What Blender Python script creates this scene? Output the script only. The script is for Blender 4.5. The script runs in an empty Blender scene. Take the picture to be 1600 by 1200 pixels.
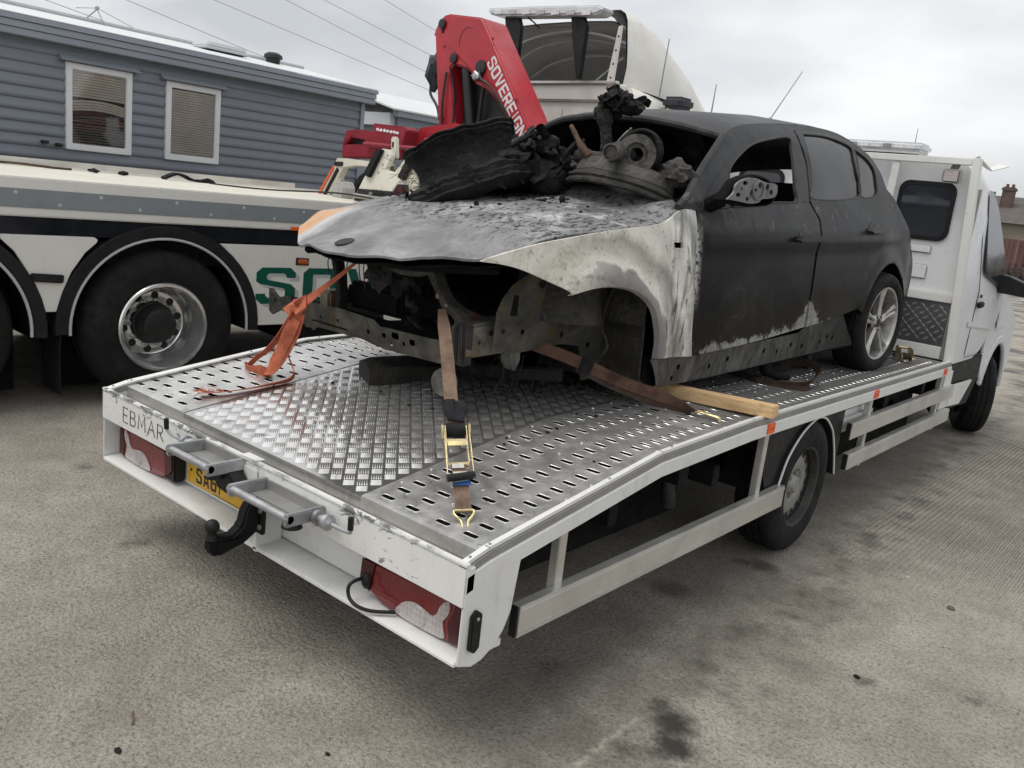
import bpy, bmesh, math, random
from math import sin, cos, pi, radians
from mathutils import Vector, Matrix, noise as mnoise
from mathutils.geometry import delaunay_2d_cdt, tessellate_polygon
import numpy as np
random.seed(7)
SC = bpy.context.scene
COL = SC.collection

# ------------------------------------------------------------------ camera
cam_d = bpy.data.cameras.new('camera')
cam = bpy.data.objects.new('camera', cam_d); COL.objects.link(cam)
CAM = Vector((2.4982, -1.6826, 1.6584)); YAW, PIT, ROL = 0.6798, -0.2217, 0.1147
_f = Vector((-sin(YAW)*cos(PIT), cos(YAW)*cos(PIT), sin(PIT)))
_r = Vector((cos(YAW), sin(YAW), 0)); _u = _r.cross(_f)
_r2 = _r*cos(ROL)+_u*sin(ROL); _u2 = -_r*sin(ROL)+_u*cos(ROL)
cam.matrix_world = Matrix(((_r2.x, _u2.x, -_f.x, CAM.x), (_r2.y, _u2.y, -_f.y, CAM.y), (_r2.z, _u2.z, -_f.z, CAM.z), (0, 0, 0, 1)))
cam_d.sensor_width = 36; cam_d.lens = 36*1356.6/1600
cam_d.clip_start = 0.05; cam_d.clip_end = 2000
SC.camera = cam

# ------------------------------------------------------------------ sky
SUN_EL, SUN_AZ = radians(66), radians(215)      # azimuth clockwise from +Y
w = bpy.data.worlds.new('World'); SC.world = w; w.use_nodes = True
nt = w.node_tree; nt.nodes.clear()
out = nt.nodes.new('ShaderNodeOutputWorld'); bg = nt.nodes.new('ShaderNodeBackground')
sky = nt.nodes.new('ShaderNodeTexSky'); sky.sky_type = 'NISHITA'; sky.sun_disc = False
sky.sun_elevation = SUN_EL; sky.sun_rotation = SUN_AZ; sky.dust_density = 3
tc = nt.nodes.new('ShaderNodeTexCoord'); mp = nt.nodes.new('ShaderNodeMapping'); mp.inputs['Scale'].default_value = (1, 1, 2.6)
n1 = nt.nodes.new('ShaderNodeTexNoise'); n1.inputs['Scale'].default_value = 2.3; n1.inputs['Detail'].default_value = 6; n1.inputs['Roughness'].default_value = .5
rp = nt.nodes.new('ShaderNodeValToRGB')
rp.color_ramp.elements[0].position = .34; rp.color_ramp.elements[0].color = (.52, .54, .57, 1)
rp.color_ramp.elements[1].position = .62; rp.color_ramp.elements[1].color = (.88, .885, .89, 1)
sc_ = nt.nodes.new('ShaderNodeVectorMath'); sc_.operation = 'SCALE'; sc_.inputs['Scale'].default_value = 9.2
mx = nt.nodes.new('ShaderNodeMix'); mx.data_type = 'RGBA'; mx.inputs[0].default_value = .93
nt.links.new(tc.outputs['Generated'], mp.inputs[0]); nt.links.new(mp.outputs[0], n1.inputs['Vector'])
nt.links.new(n1.outputs['Fac'], rp.inputs[0]); nt.links.new(rp.outputs[0], sc_.inputs[0])
nt.links.new(sky.outputs[0], mx.inputs[6]); nt.links.new(sc_.outputs[0], mx.inputs[7])
nt.links.new(mx.outputs[2], bg.inputs[0]); bg.inputs[1].default_value = .1
nt.links.new(bg.outputs[0], out.inputs[0])

sun_d = bpy.data.lights.new('sun', 'SUN'); sun_d.energy = 1.35; sun_d.angle = radians(38); sun_d.color = (1, .965, .91)
sun = bpy.data.objects.new('sun', sun_d); COL.objects.link(sun)
sun.rotation_euler = Vector((sin(SUN_AZ)*cos(SUN_EL), cos(SUN_AZ)*cos(SUN_EL), sin(SUN_EL))).to_track_quat('Z', 'Y').to_euler()
sun.location = (0, 0, 20)

SC.view_settings.view_transform = 'Standard'; SC.view_settings.look = 'None'
SC.view_settings.exposure = 0.36; SC.view_settings.gamma = 1; SC.view_settings.use_curve_mapping = False
SC.cycles.max_bounces = 8; SC.cycles.diffuse_bounces = 3; SC.cycles.glossy_bounces = 3

# ------------------------------------------------------------------ node helper
class NT:
    def __init__(s, name):
        s.m = bpy.data.materials.new(name); s.m.use_nodes = True
        s.t = s.m.node_tree; s.b = s.t.nodes['Principled BSDF']
        s.tc = s.t.nodes.new('ShaderNodeTexCoord'); s.o = s.tc.outputs['Object']
    def nd(s, k): return s.t.nodes.new(k)
    def put(s, sock, v):
        if isinstance(v, bpy.types.NodeSocket): s.t.links.new(v, sock)
        elif isinstance(v, (tuple, list)) and len(v) == 3 and sock.type == 'RGBA': sock.default_value = (*v, 1)
        else: sock.default_value = v
    def scale(s, v, k):
        n = s.nd('ShaderNodeMapping'); s.put(n.inputs[0], v); n.inputs['Scale'].default_value = k; return n.outputs[0]
    def noise(s, scale=5, detail=5, rough=.55, dist=0, v=None):
        n = s.nd('ShaderNodeTexNoise'); s.put(n.inputs['Vector'], v or s.o)
        n.inputs['Scale'].default_value = scale; n.inputs['Detail'].default_value = detail
        n.inputs['Roughness'].default_value = rough; n.inputs['Distortion'].default_value = dist
        return n.outputs['Fac']
    def voro(s, scale=5, v=None, feat='F1', rnd=1):
        n = s.nd('ShaderNodeTexVoronoi'); n.feature = feat; s.put(n.inputs['Vector'], v or s.o)
        n.inputs['Scale'].default_value = scale; n.inputs['Randomness'].default_value = rnd
        return n.outputs['Distance']
    def wave(s, scale=5, dist=2, dscale=1, v=None, direc='X', profile='SIN'):
        n = s.nd('ShaderNodeTexWave'); s.put(n.inputs['Vector'], v or s.o); n.bands_direction = direc; n.wave_profile = profile
        n.inputs['Scale'].default_value = scale; n.inputs['Distortion'].default_value = dist
        n.inputs['Detail'].default_value = 3; n.inputs['Detail Scale'].default_value = dscale
        return n.outputs['Fac']
    def ramp(s, v, stops, interp='LINEAR'):
        n = s.nd('ShaderNodeValToRGB'); s.put(n.inputs[0], v); e = n.color_ramp.elements; n.color_ramp.interpolation = interp
        while len(e) < len(stops): e.new(.5)
        for k, (p, c) in enumerate(stops):
            e[k].position = p; e[k].color = (*c, 1) if isinstance(c, (tuple, list)) else (c, c, c, 1)
        return n.outputs[0]
    def mix(s, f, a, b, mode='MIX'):
        n = s.nd('ShaderNodeMix'); n.data_type = 'RGBA'; n.blend_type = mode
        s.put(n.inputs[0], f); s.put(n.inputs[6], a); s.put(n.inputs[7], b); return n.outputs[2]
    def math(s, op, a, b=0.0, clamp=False):
        n = s.nd('ShaderNodeMath'); n.operation = op; n.use_clamp = clamp
        s.put(n.inputs[0], a); s.put(n.inputs[1], b); return n.outputs[0]
    def mapr(s, v, a, b, c=0., d=1.):
        n = s.nd('ShaderNodeMapRange'); s.put(n.inputs[0], v)
        for i, q in zip((1, 2, 3, 4), (a, b, c, d)): n.inputs[i].default_value = q
        return n.outputs[0]
    def xyz(s, v=None):
        n = s.nd('ShaderNodeSeparateXYZ'); s.put(n.inputs[0], v or s.o); return n.outputs
    def bump(s, h, strength=.3, dist=.01):
        n = s.nd('ShaderNodeBump'); s.put(n.inputs['Height'], h)
        n.inputs['Strength'].default_value = strength; n.inputs['Distance'].default_value = dist
        s.t.links.new(n.outputs[0], s.b.inputs['Normal'])
    def fin(s, col=None, rough=None, metal=None, spec=None):
        for k, v in (('Base Color', col), ('Roughness', rough), ('Metallic', metal), ('Specular IOR Level', spec)):
            if v is not None: s.put(s.b.inputs[k], v)
        return s.m

def simple(name, col, rough=.5, metal=0., var=.25, scale=9, dirt=None, amt=.5, bump=0., bscale=60, spec=.5):
    n = NT(name)
    a = tuple(c*(1-var) for c in col); b = tuple(min(1, c*(1+var)) for c in col)
    c = n.ramp(n.noise(scale, 6, .6), [(.3, a), (.7, b)])
    if dirt:
        d = n.mapr(n.noise(scale*.6, 8, .68, .6), .5, .72, 0, amt)
        c = n.mix(d, c, dirt)
    r = n.mapr(n.noise(scale*1.7, 5), .3, .7, max(.02, rough-.1), min(1, rough+.12))
    if bump: n.bump(n.noise(bscale, 4, .6), bump, .004)
    return n.fin(c, r, metal, spec)

# ------------------------------------------------------------------ mesh helper
class MB:
    def __init__(s): s.v = []; s.f = []; s.mi = []; s.cur = 0
    def add(s, vs, fs):
        k = len(s.v); s.v += [Vector(p) for p in vs]
        for f in fs: s.f.append([i+k for i in f]); s.mi.append(s.cur)
        return s
    def box(s, a, b, M=None):
        x0, y0, z0 = a; x1, y1, z1 = b
        vs = [Vector(p) for p in ((x0,y0,z0),(x1,y0,z0),(x1,y1,z0),(x0,y1,z0),(x0,y0,z1),(x1,y0,z1),(x1,y1,z1),(x0,y1,z1))]
        if M: vs = [M @ p for p in vs]
        return s.add(vs, [(0,3,2,1),(4,5,6,7),(0,1,5,4),(1,2,6,5),(2,3,7,6),(3,0,4,7)])
    def bar(s, a, b, wd, ht, up=(0,0,1)):
        a, b = Vector(a), Vector(b); d = (b-a).normalized(); up = Vector(up)
        x = d.cross(up)
        if x.length < 1e-4: x = d.cross(Vector((0,1,0)))
        x.normalize(); z = x.cross(d)
        vs = []
        for p in (a, b):
            for i, j in ((-1,-1),(1,-1),(1,1),(-1,1)): vs.append(p+x*wd/2*i+z*ht/2*j)
        return s.add(vs, [(3,2,1,0),(4,5,6,7),(0,1,5,4),(1,2,6,5),(2,3,7,6),(3,0,4,7)])
    def prism(s, poly, fn, d0, d1, holes=()):
        """poly in 2-D, fn(u, v, d) -> 3-D, between depths d0 and d1"""
        loops = [poly]+list(holes)
        flat = [p for l in loops for p in l]
        tris = tessellate_polygon([[Vector((p[0], p[1], 0)) for p in l] for l in loops])
        n = len(flat); k = len(s.v)
        s.v += [Vector(fn(p[0], p[1], d0)) for p in flat]+[Vector(fn(p[0], p[1], d1)) for p in flat]
        for t in tris:
            s.f.append([k+i for i in t]); s.mi.append(s.cur)
            s.f.append([k+n+i for i in reversed(t)]); s.mi.append(s.cur)
        o = 0
        for l in loops:
            m = len(l)
            for i in range(m):
                j = (i+1) % m
                s.f.append([k+o+i, k+o+j, k+n+o+j, k+n+o+i]); s.mi.append(s.cur)
            o += m
        return s
    def tube(s, pts, r, n=8, closed=False, cap=True):
        pts = [Vector(p) for p in pts]; m = len(pts)
        rr = r if isinstance(r, (list, tuple)) else [r]*m
        rings = []; pu = None
        for i, p in enumerate(pts):
            if closed: d = pts[(i+1) % m]-pts[i-1]
            else: d = pts[min(i+1, m-1)]-pts[max(i-1, 0)]
            d.normalize()
            if pu is None:
                pu = d.cross(Vector((0,0,1)))
                if pu.length < .05: pu = d.cross(Vector((1,0,0)))
            u = (pu-d*pu.dot(d)).normalized(); pu = u; v = d.cross(u)
            rings.append([p+(u*cos(2*pi*j/n)+v*sin(2*pi*j/n))*rr[i] for j in range(n)])
        k = len(s.v); s.v += [q for rg in rings for q in rg]
        for i in range(m if closed else m-1):
            a = k+i*n; b = k+((i+1) % m)*n
            for j in range(n):
                s.f.append([a+j, a+(j+1) % n, b+(j+1) % n, b+j]); s.mi.append(s.cur)
        if cap and not closed:
            s.f.append([k+j for j in reversed(range(n))]); s.mi.append(s.cur)
            s.f.append([k+(m-1)*n+j for j in range(n)]); s.mi.append(s.cur)
        return s
    def ribbon(s, pts, wd, nrm, th=.003):
        """flat strap along pts; nrm = list of side directions (or one)"""
        pts = [Vector(p) for p in pts]; m = len(pts); vs = []
        for i, p in enumerate(pts):
            d = (pts[min(i+1, m-1)]-pts[max(i-1, 0)]).normalized()
            sd = Vector(nrm[i] if isinstance(nrm, list) else nrm); sd = (sd-d*sd.dot(d)).normalized(); up = sd.cross(d)
            ww = wd[i] if isinstance(wd, list) else wd
            vs += [p-sd*ww/2-up*th/2, p+sd*ww/2-up*th/2, p+sd*ww/2+up*th/2, p-sd*ww/2+up*th/2]
        fs = []
        for i in range(m-1):
            a, b = 4*i, 4*i+4
            for j in range(4): fs.append((a+j, a+(j+1) % 4, b+(j+1) % 4, b+j))
        fs += [(3,2,1,0), (4*m-4,4*m-3,4*m-2,4*m-1)]
        return s.add(vs, fs)
    def lathe(s, prof, c, ax, n=32, closed=False, a0=0, a1=2*pi, jit=None):
        """prof: (t along axis, radius)"""
        c = Vector(c); ax = Vector(ax).normalized()
        u = ax.cross(Vector((0,0,1)));
        if u.length < .1: u = ax.cross(Vector((1,0,0)))
        u.normalize(); v = ax.cross(u); m = len(prof); full = abs(a1-a0-2*pi) < 1e-6
        nn = n if full else n+1; k = len(s.v)
        for j in range(nn):
            a = a0+(a1-a0)*j/n
            for t, r in prof:
                p = c+ax*t+(u*cos(a)+v*sin(a))*r
                s.v.append(jit(p, a, t, r) if jit else p)
        for j in range(n):
            a = k+j*m; b = k+((j+1) % nn)*m
            for i in range(m if closed else m-1):
                i2 = (i+1) % m
                s.f.append([a+i, b+i, b+i2, a+i2]); s.mi.append(s.cur)
        return s
    def grid(s, P):
        """P: list of rows of points"""
        k = len(s.v); m = len(P[0])
        for r in P: s.v += [Vector(p) for p in r]
        for i in range(len(P)-1):
            for j in range(m-1):
                a = k+i*m+j; s.f.append([a, a+1, a+m+1, a+m]); s.mi.append(s.cur)
        return s
    def lump(s, c, rad, amp=.25, sc=3., seed=0, sub=3, squash=(1,1,1), H=1.15):
        bm = bmesh.new(); bmesh.ops.create_icosphere(bm, subdivisions=sub, radius=1)
        off = Vector((seed*7.3, seed*3.1, -seed*5.7)); vs = []
        for q in bm.verts:
            d = q.co.normalized(); h = mnoise.fractal(d*sc*.8+off, H, 2.1, 5)
            e = abs(mnoise.noise(d*sc*1.5+off))*.8
            p = d*(1+amp*h*1.4-amp*e); vs.append(Vector(c)+Vector((p.x*rad*squash[0], p.y*rad*squash[1], p.z*rad*squash[2])))
        fs = [[x.index for x in f.verts] for f in bm.faces]; bm.free()
        return s.add(vs, fs)
    def build(s, name, mat, parent=None, bevel=0., seg=2, smooth=35, solid=0., world=False, kind=None, weld=False):
        me = bpy.data.meshes.new(name)
        vs = s.v
        if world and parent is not None:
            r = parent
            while r.parent: r = r.parent
            iv = r.matrix_basis.inverted(); vs = [iv @ p for p in vs]
        me.from_pydata([tuple(p) for p in vs], [], s.f)
        for m_ in (mat if isinstance(mat, (list, tuple)) else [mat]): me.materials.append(m_)
        me.polygons.foreach_set('material_index', s.mi)
        bm = bmesh.new(); bm.from_mesh(me)
        if weld: bmesh.ops.remove_doubles(bm, verts=bm.verts, dist=1e-5)
        bmesh.ops.recalc_face_normals(bm, faces=bm.faces)
        if solid:
            bmesh.ops.solidify(bm, geom=bm.faces[:], thickness=solid)
            bmesh.ops.recalc_face_normals(bm, faces=bm.faces)
        if bevel:
            es = [e for e in bm.edges if len(e.link_faces) == 2 and e.calc_face_angle(0) > radians(30)]
            bmesh.ops.bevel(bm, geom=es, offset=bevel, segments=seg, affect='EDGES', clamp_overlap=True)
        bm.to_mesh(me); bm.free()
        if smooth:
            me.polygons.foreach_set('use_smooth', [True]*len(me.polygons)); me.set_sharp_from_angle(angle=radians(smooth))
        o = bpy.data.objects.new(name, me); COL.objects.link(o)
        if parent is not None: o.parent = parent
        if kind: o['kind'] = kind
        return o

def thing(name, label, cat, loc=(0,0,0), rz=0, group=None, mat=None):
    o = bpy.data.objects.new(name, None); COL.objects.link(o); o.empty_display_size = .2
    if mat is not None: o.matrix_basis = mat
    else: o.location = loc; o.rotation_euler = (0, 0, rz); o.matrix_basis = Matrix.Translation(loc) @ Matrix.Rotation(rz, 4, 'Z')
    o['label'] = label; o['category'] = cat
    if group: o['group'] = group
    return o
def tag(o, label, cat, group=None):
    o['label'] = label; o['category'] = cat
    if group: o['group'] = group
    return o
def dup(o, parent=None, off=(0,0,0), rot=None):
    c = o.copy(); COL.objects.link(c)
    if parent is not None: c.parent = parent
    c.location = Vector(o.location)+Vector(off)
    if rot is not None: c.rotation_euler = rot
    for ch in o.children:
        d = ch.copy(); COL.objects.link(d); d.parent = c
        for g in ch.children:
            e = g.copy(); COL.objects.link(e); e.parent = d
    return c
def lerp(a, b, t): return a+(b-a)*t
def interp(x, xs, ys):
    if x <= xs[0]: return ys[0]
    for i in range(len(xs)-1):
        if x <= xs[i+1]: return ys[i]+(ys[i+1]-ys[i])*(x-xs[i])/(xs[i+1]-xs[i])
    return ys[-1]
def spline(pts, n=6, closed=False):
    pts = [Vector(p) for p in pts]; m = len(pts); out_ = []
    for i in range(m if closed else m-1):
        g = lambda k: pts[k % m] if closed else pts[max(0, min(m-1, k))]
        p0, p1, p2, p3 = g(i-1), g(i), g(i+1), g(i+2)
        for j in range(n):
            t = j/n
            out_.append(.5*((2*p1)+(p2-p0)*t+(2*p0-5*p1+4*p2-p3)*t*t+(3*p1-p0-3*p2+p3)*t**3))
    if not closed: out_.append(pts[-1])
    return out_
# ------------------------------------------------------------------ materials
def m_ground():
    n = NT('concrete_yard')
    big = n.noise(.55, 5, .6); mid = n.noise(3.2, 7, .65); fine = n.noise(55, 4, .7); agg = n.voro(95)
    c = n.ramp(mid, [(.25, (.32, .29, .242)), (.5, (.44, .403, .342)), (.75, (.565, .523, .45))])
    c = n.mix(n.mapr(big, .46, .70, 0, .42), c, (.19, .172, .148))
    c = n.mix(n.mapr(fine, .48, .62, 0, .38), c, (.15, .137, .115))
    gr_ = n.ramp(n.noise(78, 3, .62), [(.32, (.46, .45, .43)), (.45, (.84, .84, .84)), (.55, (1.0, 1.0, 1.0)), (.68, (1.0, 1.0, .99))])
    c = n.mix(.85, c, gr_, 'MULTIPLY')
    c = n.mix(n.mapr(n.noise(47, 4, .6, .3), .60, .68, 0, .55), c, (.085, .079, .07))
    c = n.mix(n.mapr(n.noise(105, 2, .6), .60, .70, 0, .55), c, (.62, .58, .51))
    c = n.mix(n.mapr(n.noise(16, 6, .7, .5), .52, .68, 0, .30), c, (.17, .155, .13))
    c = n.mix(n.mapr(agg, .0, .16, .55, 0), c, (.60, .57, .52))
    # oil spots and tyre scuffs that have dried into the slab
    st = n.math('MULTIPLY', n.mapr(n.noise(1.5, 6, .7, .4), .64, .76, 0, .9), n.mapr(n.noise(6.5, 5, .6), .40, .56, 0, .85))
    c = n.mix(st, c, (.045, .042, .04))
    # blackened drips between the wheel tracks
    dq = n.math('MULTIPLY', n.mapr(n.voro(2.1, v=n.scale(n.o, (1, .8, 1))), .05, .16, 1, 0), n.mapr(n.noise(13, 6, .72), .40, .60, 0, .85))
    c = n.mix(dq, c, (.05, .047, .043))
    xy = n.xyz()
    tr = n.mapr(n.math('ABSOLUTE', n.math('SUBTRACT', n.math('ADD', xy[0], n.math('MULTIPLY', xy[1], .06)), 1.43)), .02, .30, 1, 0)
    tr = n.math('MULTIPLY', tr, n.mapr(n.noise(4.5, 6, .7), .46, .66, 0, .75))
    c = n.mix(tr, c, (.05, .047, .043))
    # oil spots
    for ox, oy, orr, oa in ((1.40, .73, .10, .95), (1.46, .62, .09, .95), (1.31, .80, .06, .7), (1.02, 2.24, .10, .8), (.93, 2.2, .06, .6), (.86, 1.62, .12, .6), (1.75, 1.55, .05, .6)):
        qx = n.math('SUBTRACT', xy[0], ox); qy = n.math('SUBTRACT', xy[1], oy)
        qd = n.math('POWER', n.math('ADD', n.math('MULTIPLY', qx, qx), n.math('MULTIPLY', qy, qy)), .5)
        qd = n.math('ADD', qd, n.math('MULTIPLY', n.math('SUBTRACT', n.noise(14, 6, .7), .5), .16))
        c = n.mix(n.mapr(qd, orr*.35, orr, oa, 0), c, (.035, .033, .031))
    # soft shade of the truck painted into the slab, broken up with stains
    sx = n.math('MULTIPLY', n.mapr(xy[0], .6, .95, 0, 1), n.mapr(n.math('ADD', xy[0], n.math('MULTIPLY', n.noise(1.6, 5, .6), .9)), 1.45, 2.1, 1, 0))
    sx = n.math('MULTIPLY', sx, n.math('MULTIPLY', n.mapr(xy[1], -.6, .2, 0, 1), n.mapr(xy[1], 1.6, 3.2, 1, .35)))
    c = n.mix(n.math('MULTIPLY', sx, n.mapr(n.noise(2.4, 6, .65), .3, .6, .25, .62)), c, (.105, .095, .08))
    # saw-cut joint between the slabs
    jd = n.math('ABSOLUTE', n.math('SUBTRACT', n.math('ADD', n.math('MULTIPLY', xy[0], 0.4882), n.math('MULTIPLY', xy[1], 0.8728)), 6.4302))
    c = n.mix(n.math('MULTIPLY', n.mapr(jd, .006, .016, .85, 0), n.mapr(n.noise(3, 5), .35, .5, .4, 1)), c, (.06, .056, .05))
    # pale scratch
    sk = n.mapr(n.math('ABSOLUTE', n.math('SUBTRACT', n.math('ADD', xy[0], n.math('MULTIPLY', n.noise(5, 3), .06)), 1.335)), .0, .02, 1, 0)
    sk = n.math('MULTIPLY', sk, n.math('MULTIPLY', n.mapr(xy[1], .1, .2, 0, 1), n.mapr(xy[1], .62, .74, 1, 0)))
    c = n.mix(n.math('MULTIPLY', sk, n.mapr(n.noise(30, 4), .4, .6, .1, .8)), c, (.55, .5, .42))
    # brushed ridges in the slab to the right of the truck
    v2 = n.scale(n.o, (1, .30, 1))
    rdg = n.wave(11, 2.2, 1.2, v2, 'X')
    msk = n.math('MULTIPLY', n.mapr(xy[0], 1.1, 1.6, 0, 1), n.mapr(xy[1], 2.4, 3.6, 0, 1))
    rm = n.math('MULTIPLY', rdg, msk)
    c = n.mix(n.math('MULTIPLY', rm, .3), c, (.44, .41, .36))
    c = n.mix(n.math('MULTIPLY', n.mapr(n.noise(1.1, 4, .6), .5, .6, 0, .75), n.mapr(xy[1], 7.5, 10, 0, 1)), c, (.10, .10, .105))
    h = n.math('ADD', n.math('MULTIPLY', n.noise(130, 3, .7), .4), n.math('ADD', n.math('MULTIPLY', mid, 1.5), n.math('ADD', n.math('MULTIPLY', n.noise(60, 4, .65), 1.4), n.math('MULTIPLY', rm, 2.2))))
    n.bump(h, .9, .016)
    return n.fin(c, n.mapr(mid, .3, .7, .95, .75), 0, .25)

def m_white(name, col=(.78, .78, .76), chips=False, rough=.38, dirt=.28):
    n = NT(name)
    c = n.ramp(n.noise(2.2, 5, .6), [(.3, tuple(x*.9 for x in col)), (.7, col)])
    d = n.noise(6, 8, .7, .8)
    c = n.mix(n.mapr(d, .52, .75, 0, dirt), c, (.36, .33, .27))
    v = n.scale(n.o, (14, 14, 1.2))
    c = n.mix(n.mapr(n.noise(2, 6, .7, v=v), .56, .75, 0, dirt*.9), c, (.33, .30, .25))
    c = n.mix(n.math('MULTIPLY', n.mapr(n.noise(26, 5, .7), .665, .68, 0, .8), n.mapr(n.noise(2.7, 3), .45, .6, 0, 1)), c, (.16, .14, .12))
    if chips:
        xy = n.xyz()
        hi = n.mapr(xy[2], .612, .642, 0, 1)
        lo = n.mapr(xy[2], .585, .63, 0, .35)
        nn = n.noise(24, 7, .72, .5, v=n.scale(n.o, (.45, 1, 1)))
        k = n.mapr(n.math('ADD', nn, n.math('MULTIPLY', n.math('ADD', hi, lo), .10)), .60, .635, 0, 1)
        big = n.mapr(n.noise(3.5, 3, .5), .42, .58, 0, 1)
        k = n.math('MULTIPLY', k, big)
        c = n.mix(k, c, n.mix(n.noise(40, 3), (.10, .10, .10), (.30, .30, .30)))
    n.bump(n.noise(3, 3), .05, .01)
    return n.fin(c, n.mapr(d, .3, .7, rough-.08, rough+.2), 0, .5)

MAT = {}
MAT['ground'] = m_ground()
MAT['white'] = m_white('white_truck_paint')
MAT['white_chip'] = m_white('white_paint_chipped', chips=True)
MAT['white_cab'] = m_white('white_cab_paint', (.80, .81, .82), rough=.3, dirt=.14)
MAT['cream'] = m_white('cream_truck_paint', (.76, .745, .69), rough=.4, dirt=.14)
MAT['cream_dirty'] = m_white('cream_paint_grubby', (.70, .67, .58), rough=.5, dirt=.4)

def m_alloy(name, dark=.0, rough=.32, soot=False, lift=1., bmp=.08, spread=.16):
    n = NT(name)
    c = n.ramp(n.noise(5, 7, .65, .5), [(.28, tuple(min(.9, x*lift) for x in (.56, .55, .53))), (.55, tuple(min(.9, x*lift) for x in (.72, .71, .69))), (.8, tuple(min(.9, x*lift) for x in (.83, .82, .80)))])
    c = n.mix(n.mapr(n.noise(3.1, 8, .7, 1.), .52, .72, 0, .45), c, (.24, .225, .20))
    sc = n.noise(9, 6, .7, 1.5, v=n.scale(n.o, (7, 1, 1)))
    c = n.mix(n.mapr(sc, .57, .66, 0, .55), c, (.86, .85, .83))
    c = n.mix(n.mapr(n.noise(12, 8, .75, 1.2), .58, .66, 0, .5), c, (.16, .145, .125))
    met = .85
    if soot:
        p = n.xyz()
        # soot and ash that dropped around the wreck: a patch with a ragged edge under the car
        g = n.math('ADD', n.mapr(p[1], -1.25, -.85, 0, 1), n.math('SUBTRACT', n.math('MULTIPLY', n.noise(4, 6, .7), 1.2), .72))
        s = n.mapr(g, .3, .75, 0, .78)
        c = n.mix(s, c, (.035, .034, .033)); met = n.math('SUBTRACT', .85, n.math('MULTIPLY', s, .75))
        r = n.math('ADD', n.mapr(n.noise(14, 6, .7), .3, .7, rough-.06, rough+spread), n.math('MULTIPLY', s, .2))
    else: r = n.mapr(n.noise(14, 6, .7), .3, .7, rough-.06, rough+spread)
    n.bump(n.noise(70, 4, .7), bmp, .003)
    return n.fin(c, r, met, .5)
MAT['plate'] = m_alloy('perforated_alloy', soot=True, rough=.34)
MAT['tread'] = m_alloy('tread_alloy', soot=True, rough=.14, bmp=.015, spread=.06, lift=.85)
MAT['bars'] = m_alloy('tread_bar_alloy', soot=False, rough=.2, lift=1.25, bmp=.02, spread=.06)
MAT['alu'] = simple('anodised_aluminium', (.70, .69, .655), .42, .75, .1, 3, (.25, .23, .2), .35)
MAT['alu_dull'] = simple('dull_aluminium', (.36, .355, .34), .5, .7, .15, 6, (.2, .18, .16), .4)
MAT['galv'] = simple('galvanised_steel', (.42, .43, .44), .42, .8, .22, 14, (.2, .2, .2), .4, .15)
MAT['zinc'] = simple('yellow_zinc', (.72, .60, .33), .3, .9, .25, 20, (.25, .17, .08), .4)
MAT['rubber'] = simple('tyre_rubber', (.013, .013, .0135), .75, 0, .3, 12, (.06, .056, .05), .3, .2, 90, .2)
MAT['black'] = simple('black_plastic', (.011, .011, .012), .5, 0, .3, 12, (.06, .056, .05), .22, .1, 90, .3)
MAT['black_gloss'] = simple('black_gloss_paint', (.008, .010, .015), .22, 0, .2, 4, (.05, .05, .05), .15)
MAT['chassis'] = simple('chassis_black', (.007, .007, .0075), .8, 0, .4, 8, (.04, .035, .03), .4, .2, 40, .2)
MAT['steel_rim'] = simple('grey_steel_wheel', (.30, .295, .27), .55, .4, .2, 15, (.10, .085, .06), .6)
MAT['rim_dark'] = simple('grimy_rim_steel', (.045, .044, .042), .6, .3, .3, 15, (.10, .085, .06), .4)
MAT['chrome'] = simple('polished_alloy', (.88, .88, .88), .16, .85, .04, 8, (.4, .38, .35), .1)
MAT['alloy_wheel'] = simple('heat_dulled_alloy_wheel', (.52, .51, .49), .36, .75, .2, 14, (.10, .09, .08), .75, .1)
def m_lens(name, a, b, sc):
    n = NT(name); c = n.ramp(n.noise(5, 5), [(.3, a), (.7, b)])
    rb = n.math('ADD', n.wave(sc, 0, 0, direc='X'), n.math('MULTIPLY', n.wave(sc*.8, 0, 0, direc='Z'), .8))
    c = n.mix(n.mapr(rb, .2, 1.7, 0, .35), c, tuple(x*.35 for x in a)); c = n.mix(n.mapr(n.noise(8, 7, .7), .52, .75, 0, .4), c, (.09, .05, .045))
    n.bump(rb, .25, .002); n.put(n.b.inputs['Coat Weight'], .6); n.put(n.b.inputs['Coat Roughness'], .06)
    return n.fin(c, .3, 0, .5)
MAT['red_lens'] = m_lens('red_lens', (.15, .003, .006), (.23, .006, .010), 26)
MAT['clear_lens'] = m_lens('grubby_clear_lens', (.46, .41, .40), (.58, .53, .52), 20)
MAT['bar_lens'] = simple('light_bar_lens', (.60, .62, .64), .2, 0, .12, 7, (.4, .4, .42), .3)
MAT['orange_lens'] = simple('amber_lens', (.45, .10, .025), .3, 0, .15, 30)
MAT['reflector'] = simple('orange_reflector', (.85, .13, .03), .35, 0, .15, 60)
MAT['dark_red'] = simple('dull_red_lens', (.06, .006, .009), .3)
MAT['plate_yellow'] = simple('plate_yellow', (.66, .38, .015), .35, 0, .08, 8, (.35, .22, .05), .45)
MAT['ink'] = simple('black_print', (.012, .012, .012), .5)
MAT['ink_grey'] = simple('pen_mark', (.06, .055, .05), .7)
MAT['green'] = simple('green_vinyl', (.0, .085, .055), .35, 0, .06, 6)
MAT['grey_vinyl'] = simple('grey_vinyl', (.46, .46, .47), .45, 0, .05)
MAT['white_vinyl'] = simple('white_vinyl', (.72, .72, .72), .5, 0, .08, 20, (.4, .2, .2), .4)
MAT['red'] = simple('crane_red', (.42, .018, .030), .34, 0, .14, 4, (.16, .02, .02), .35)
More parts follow.
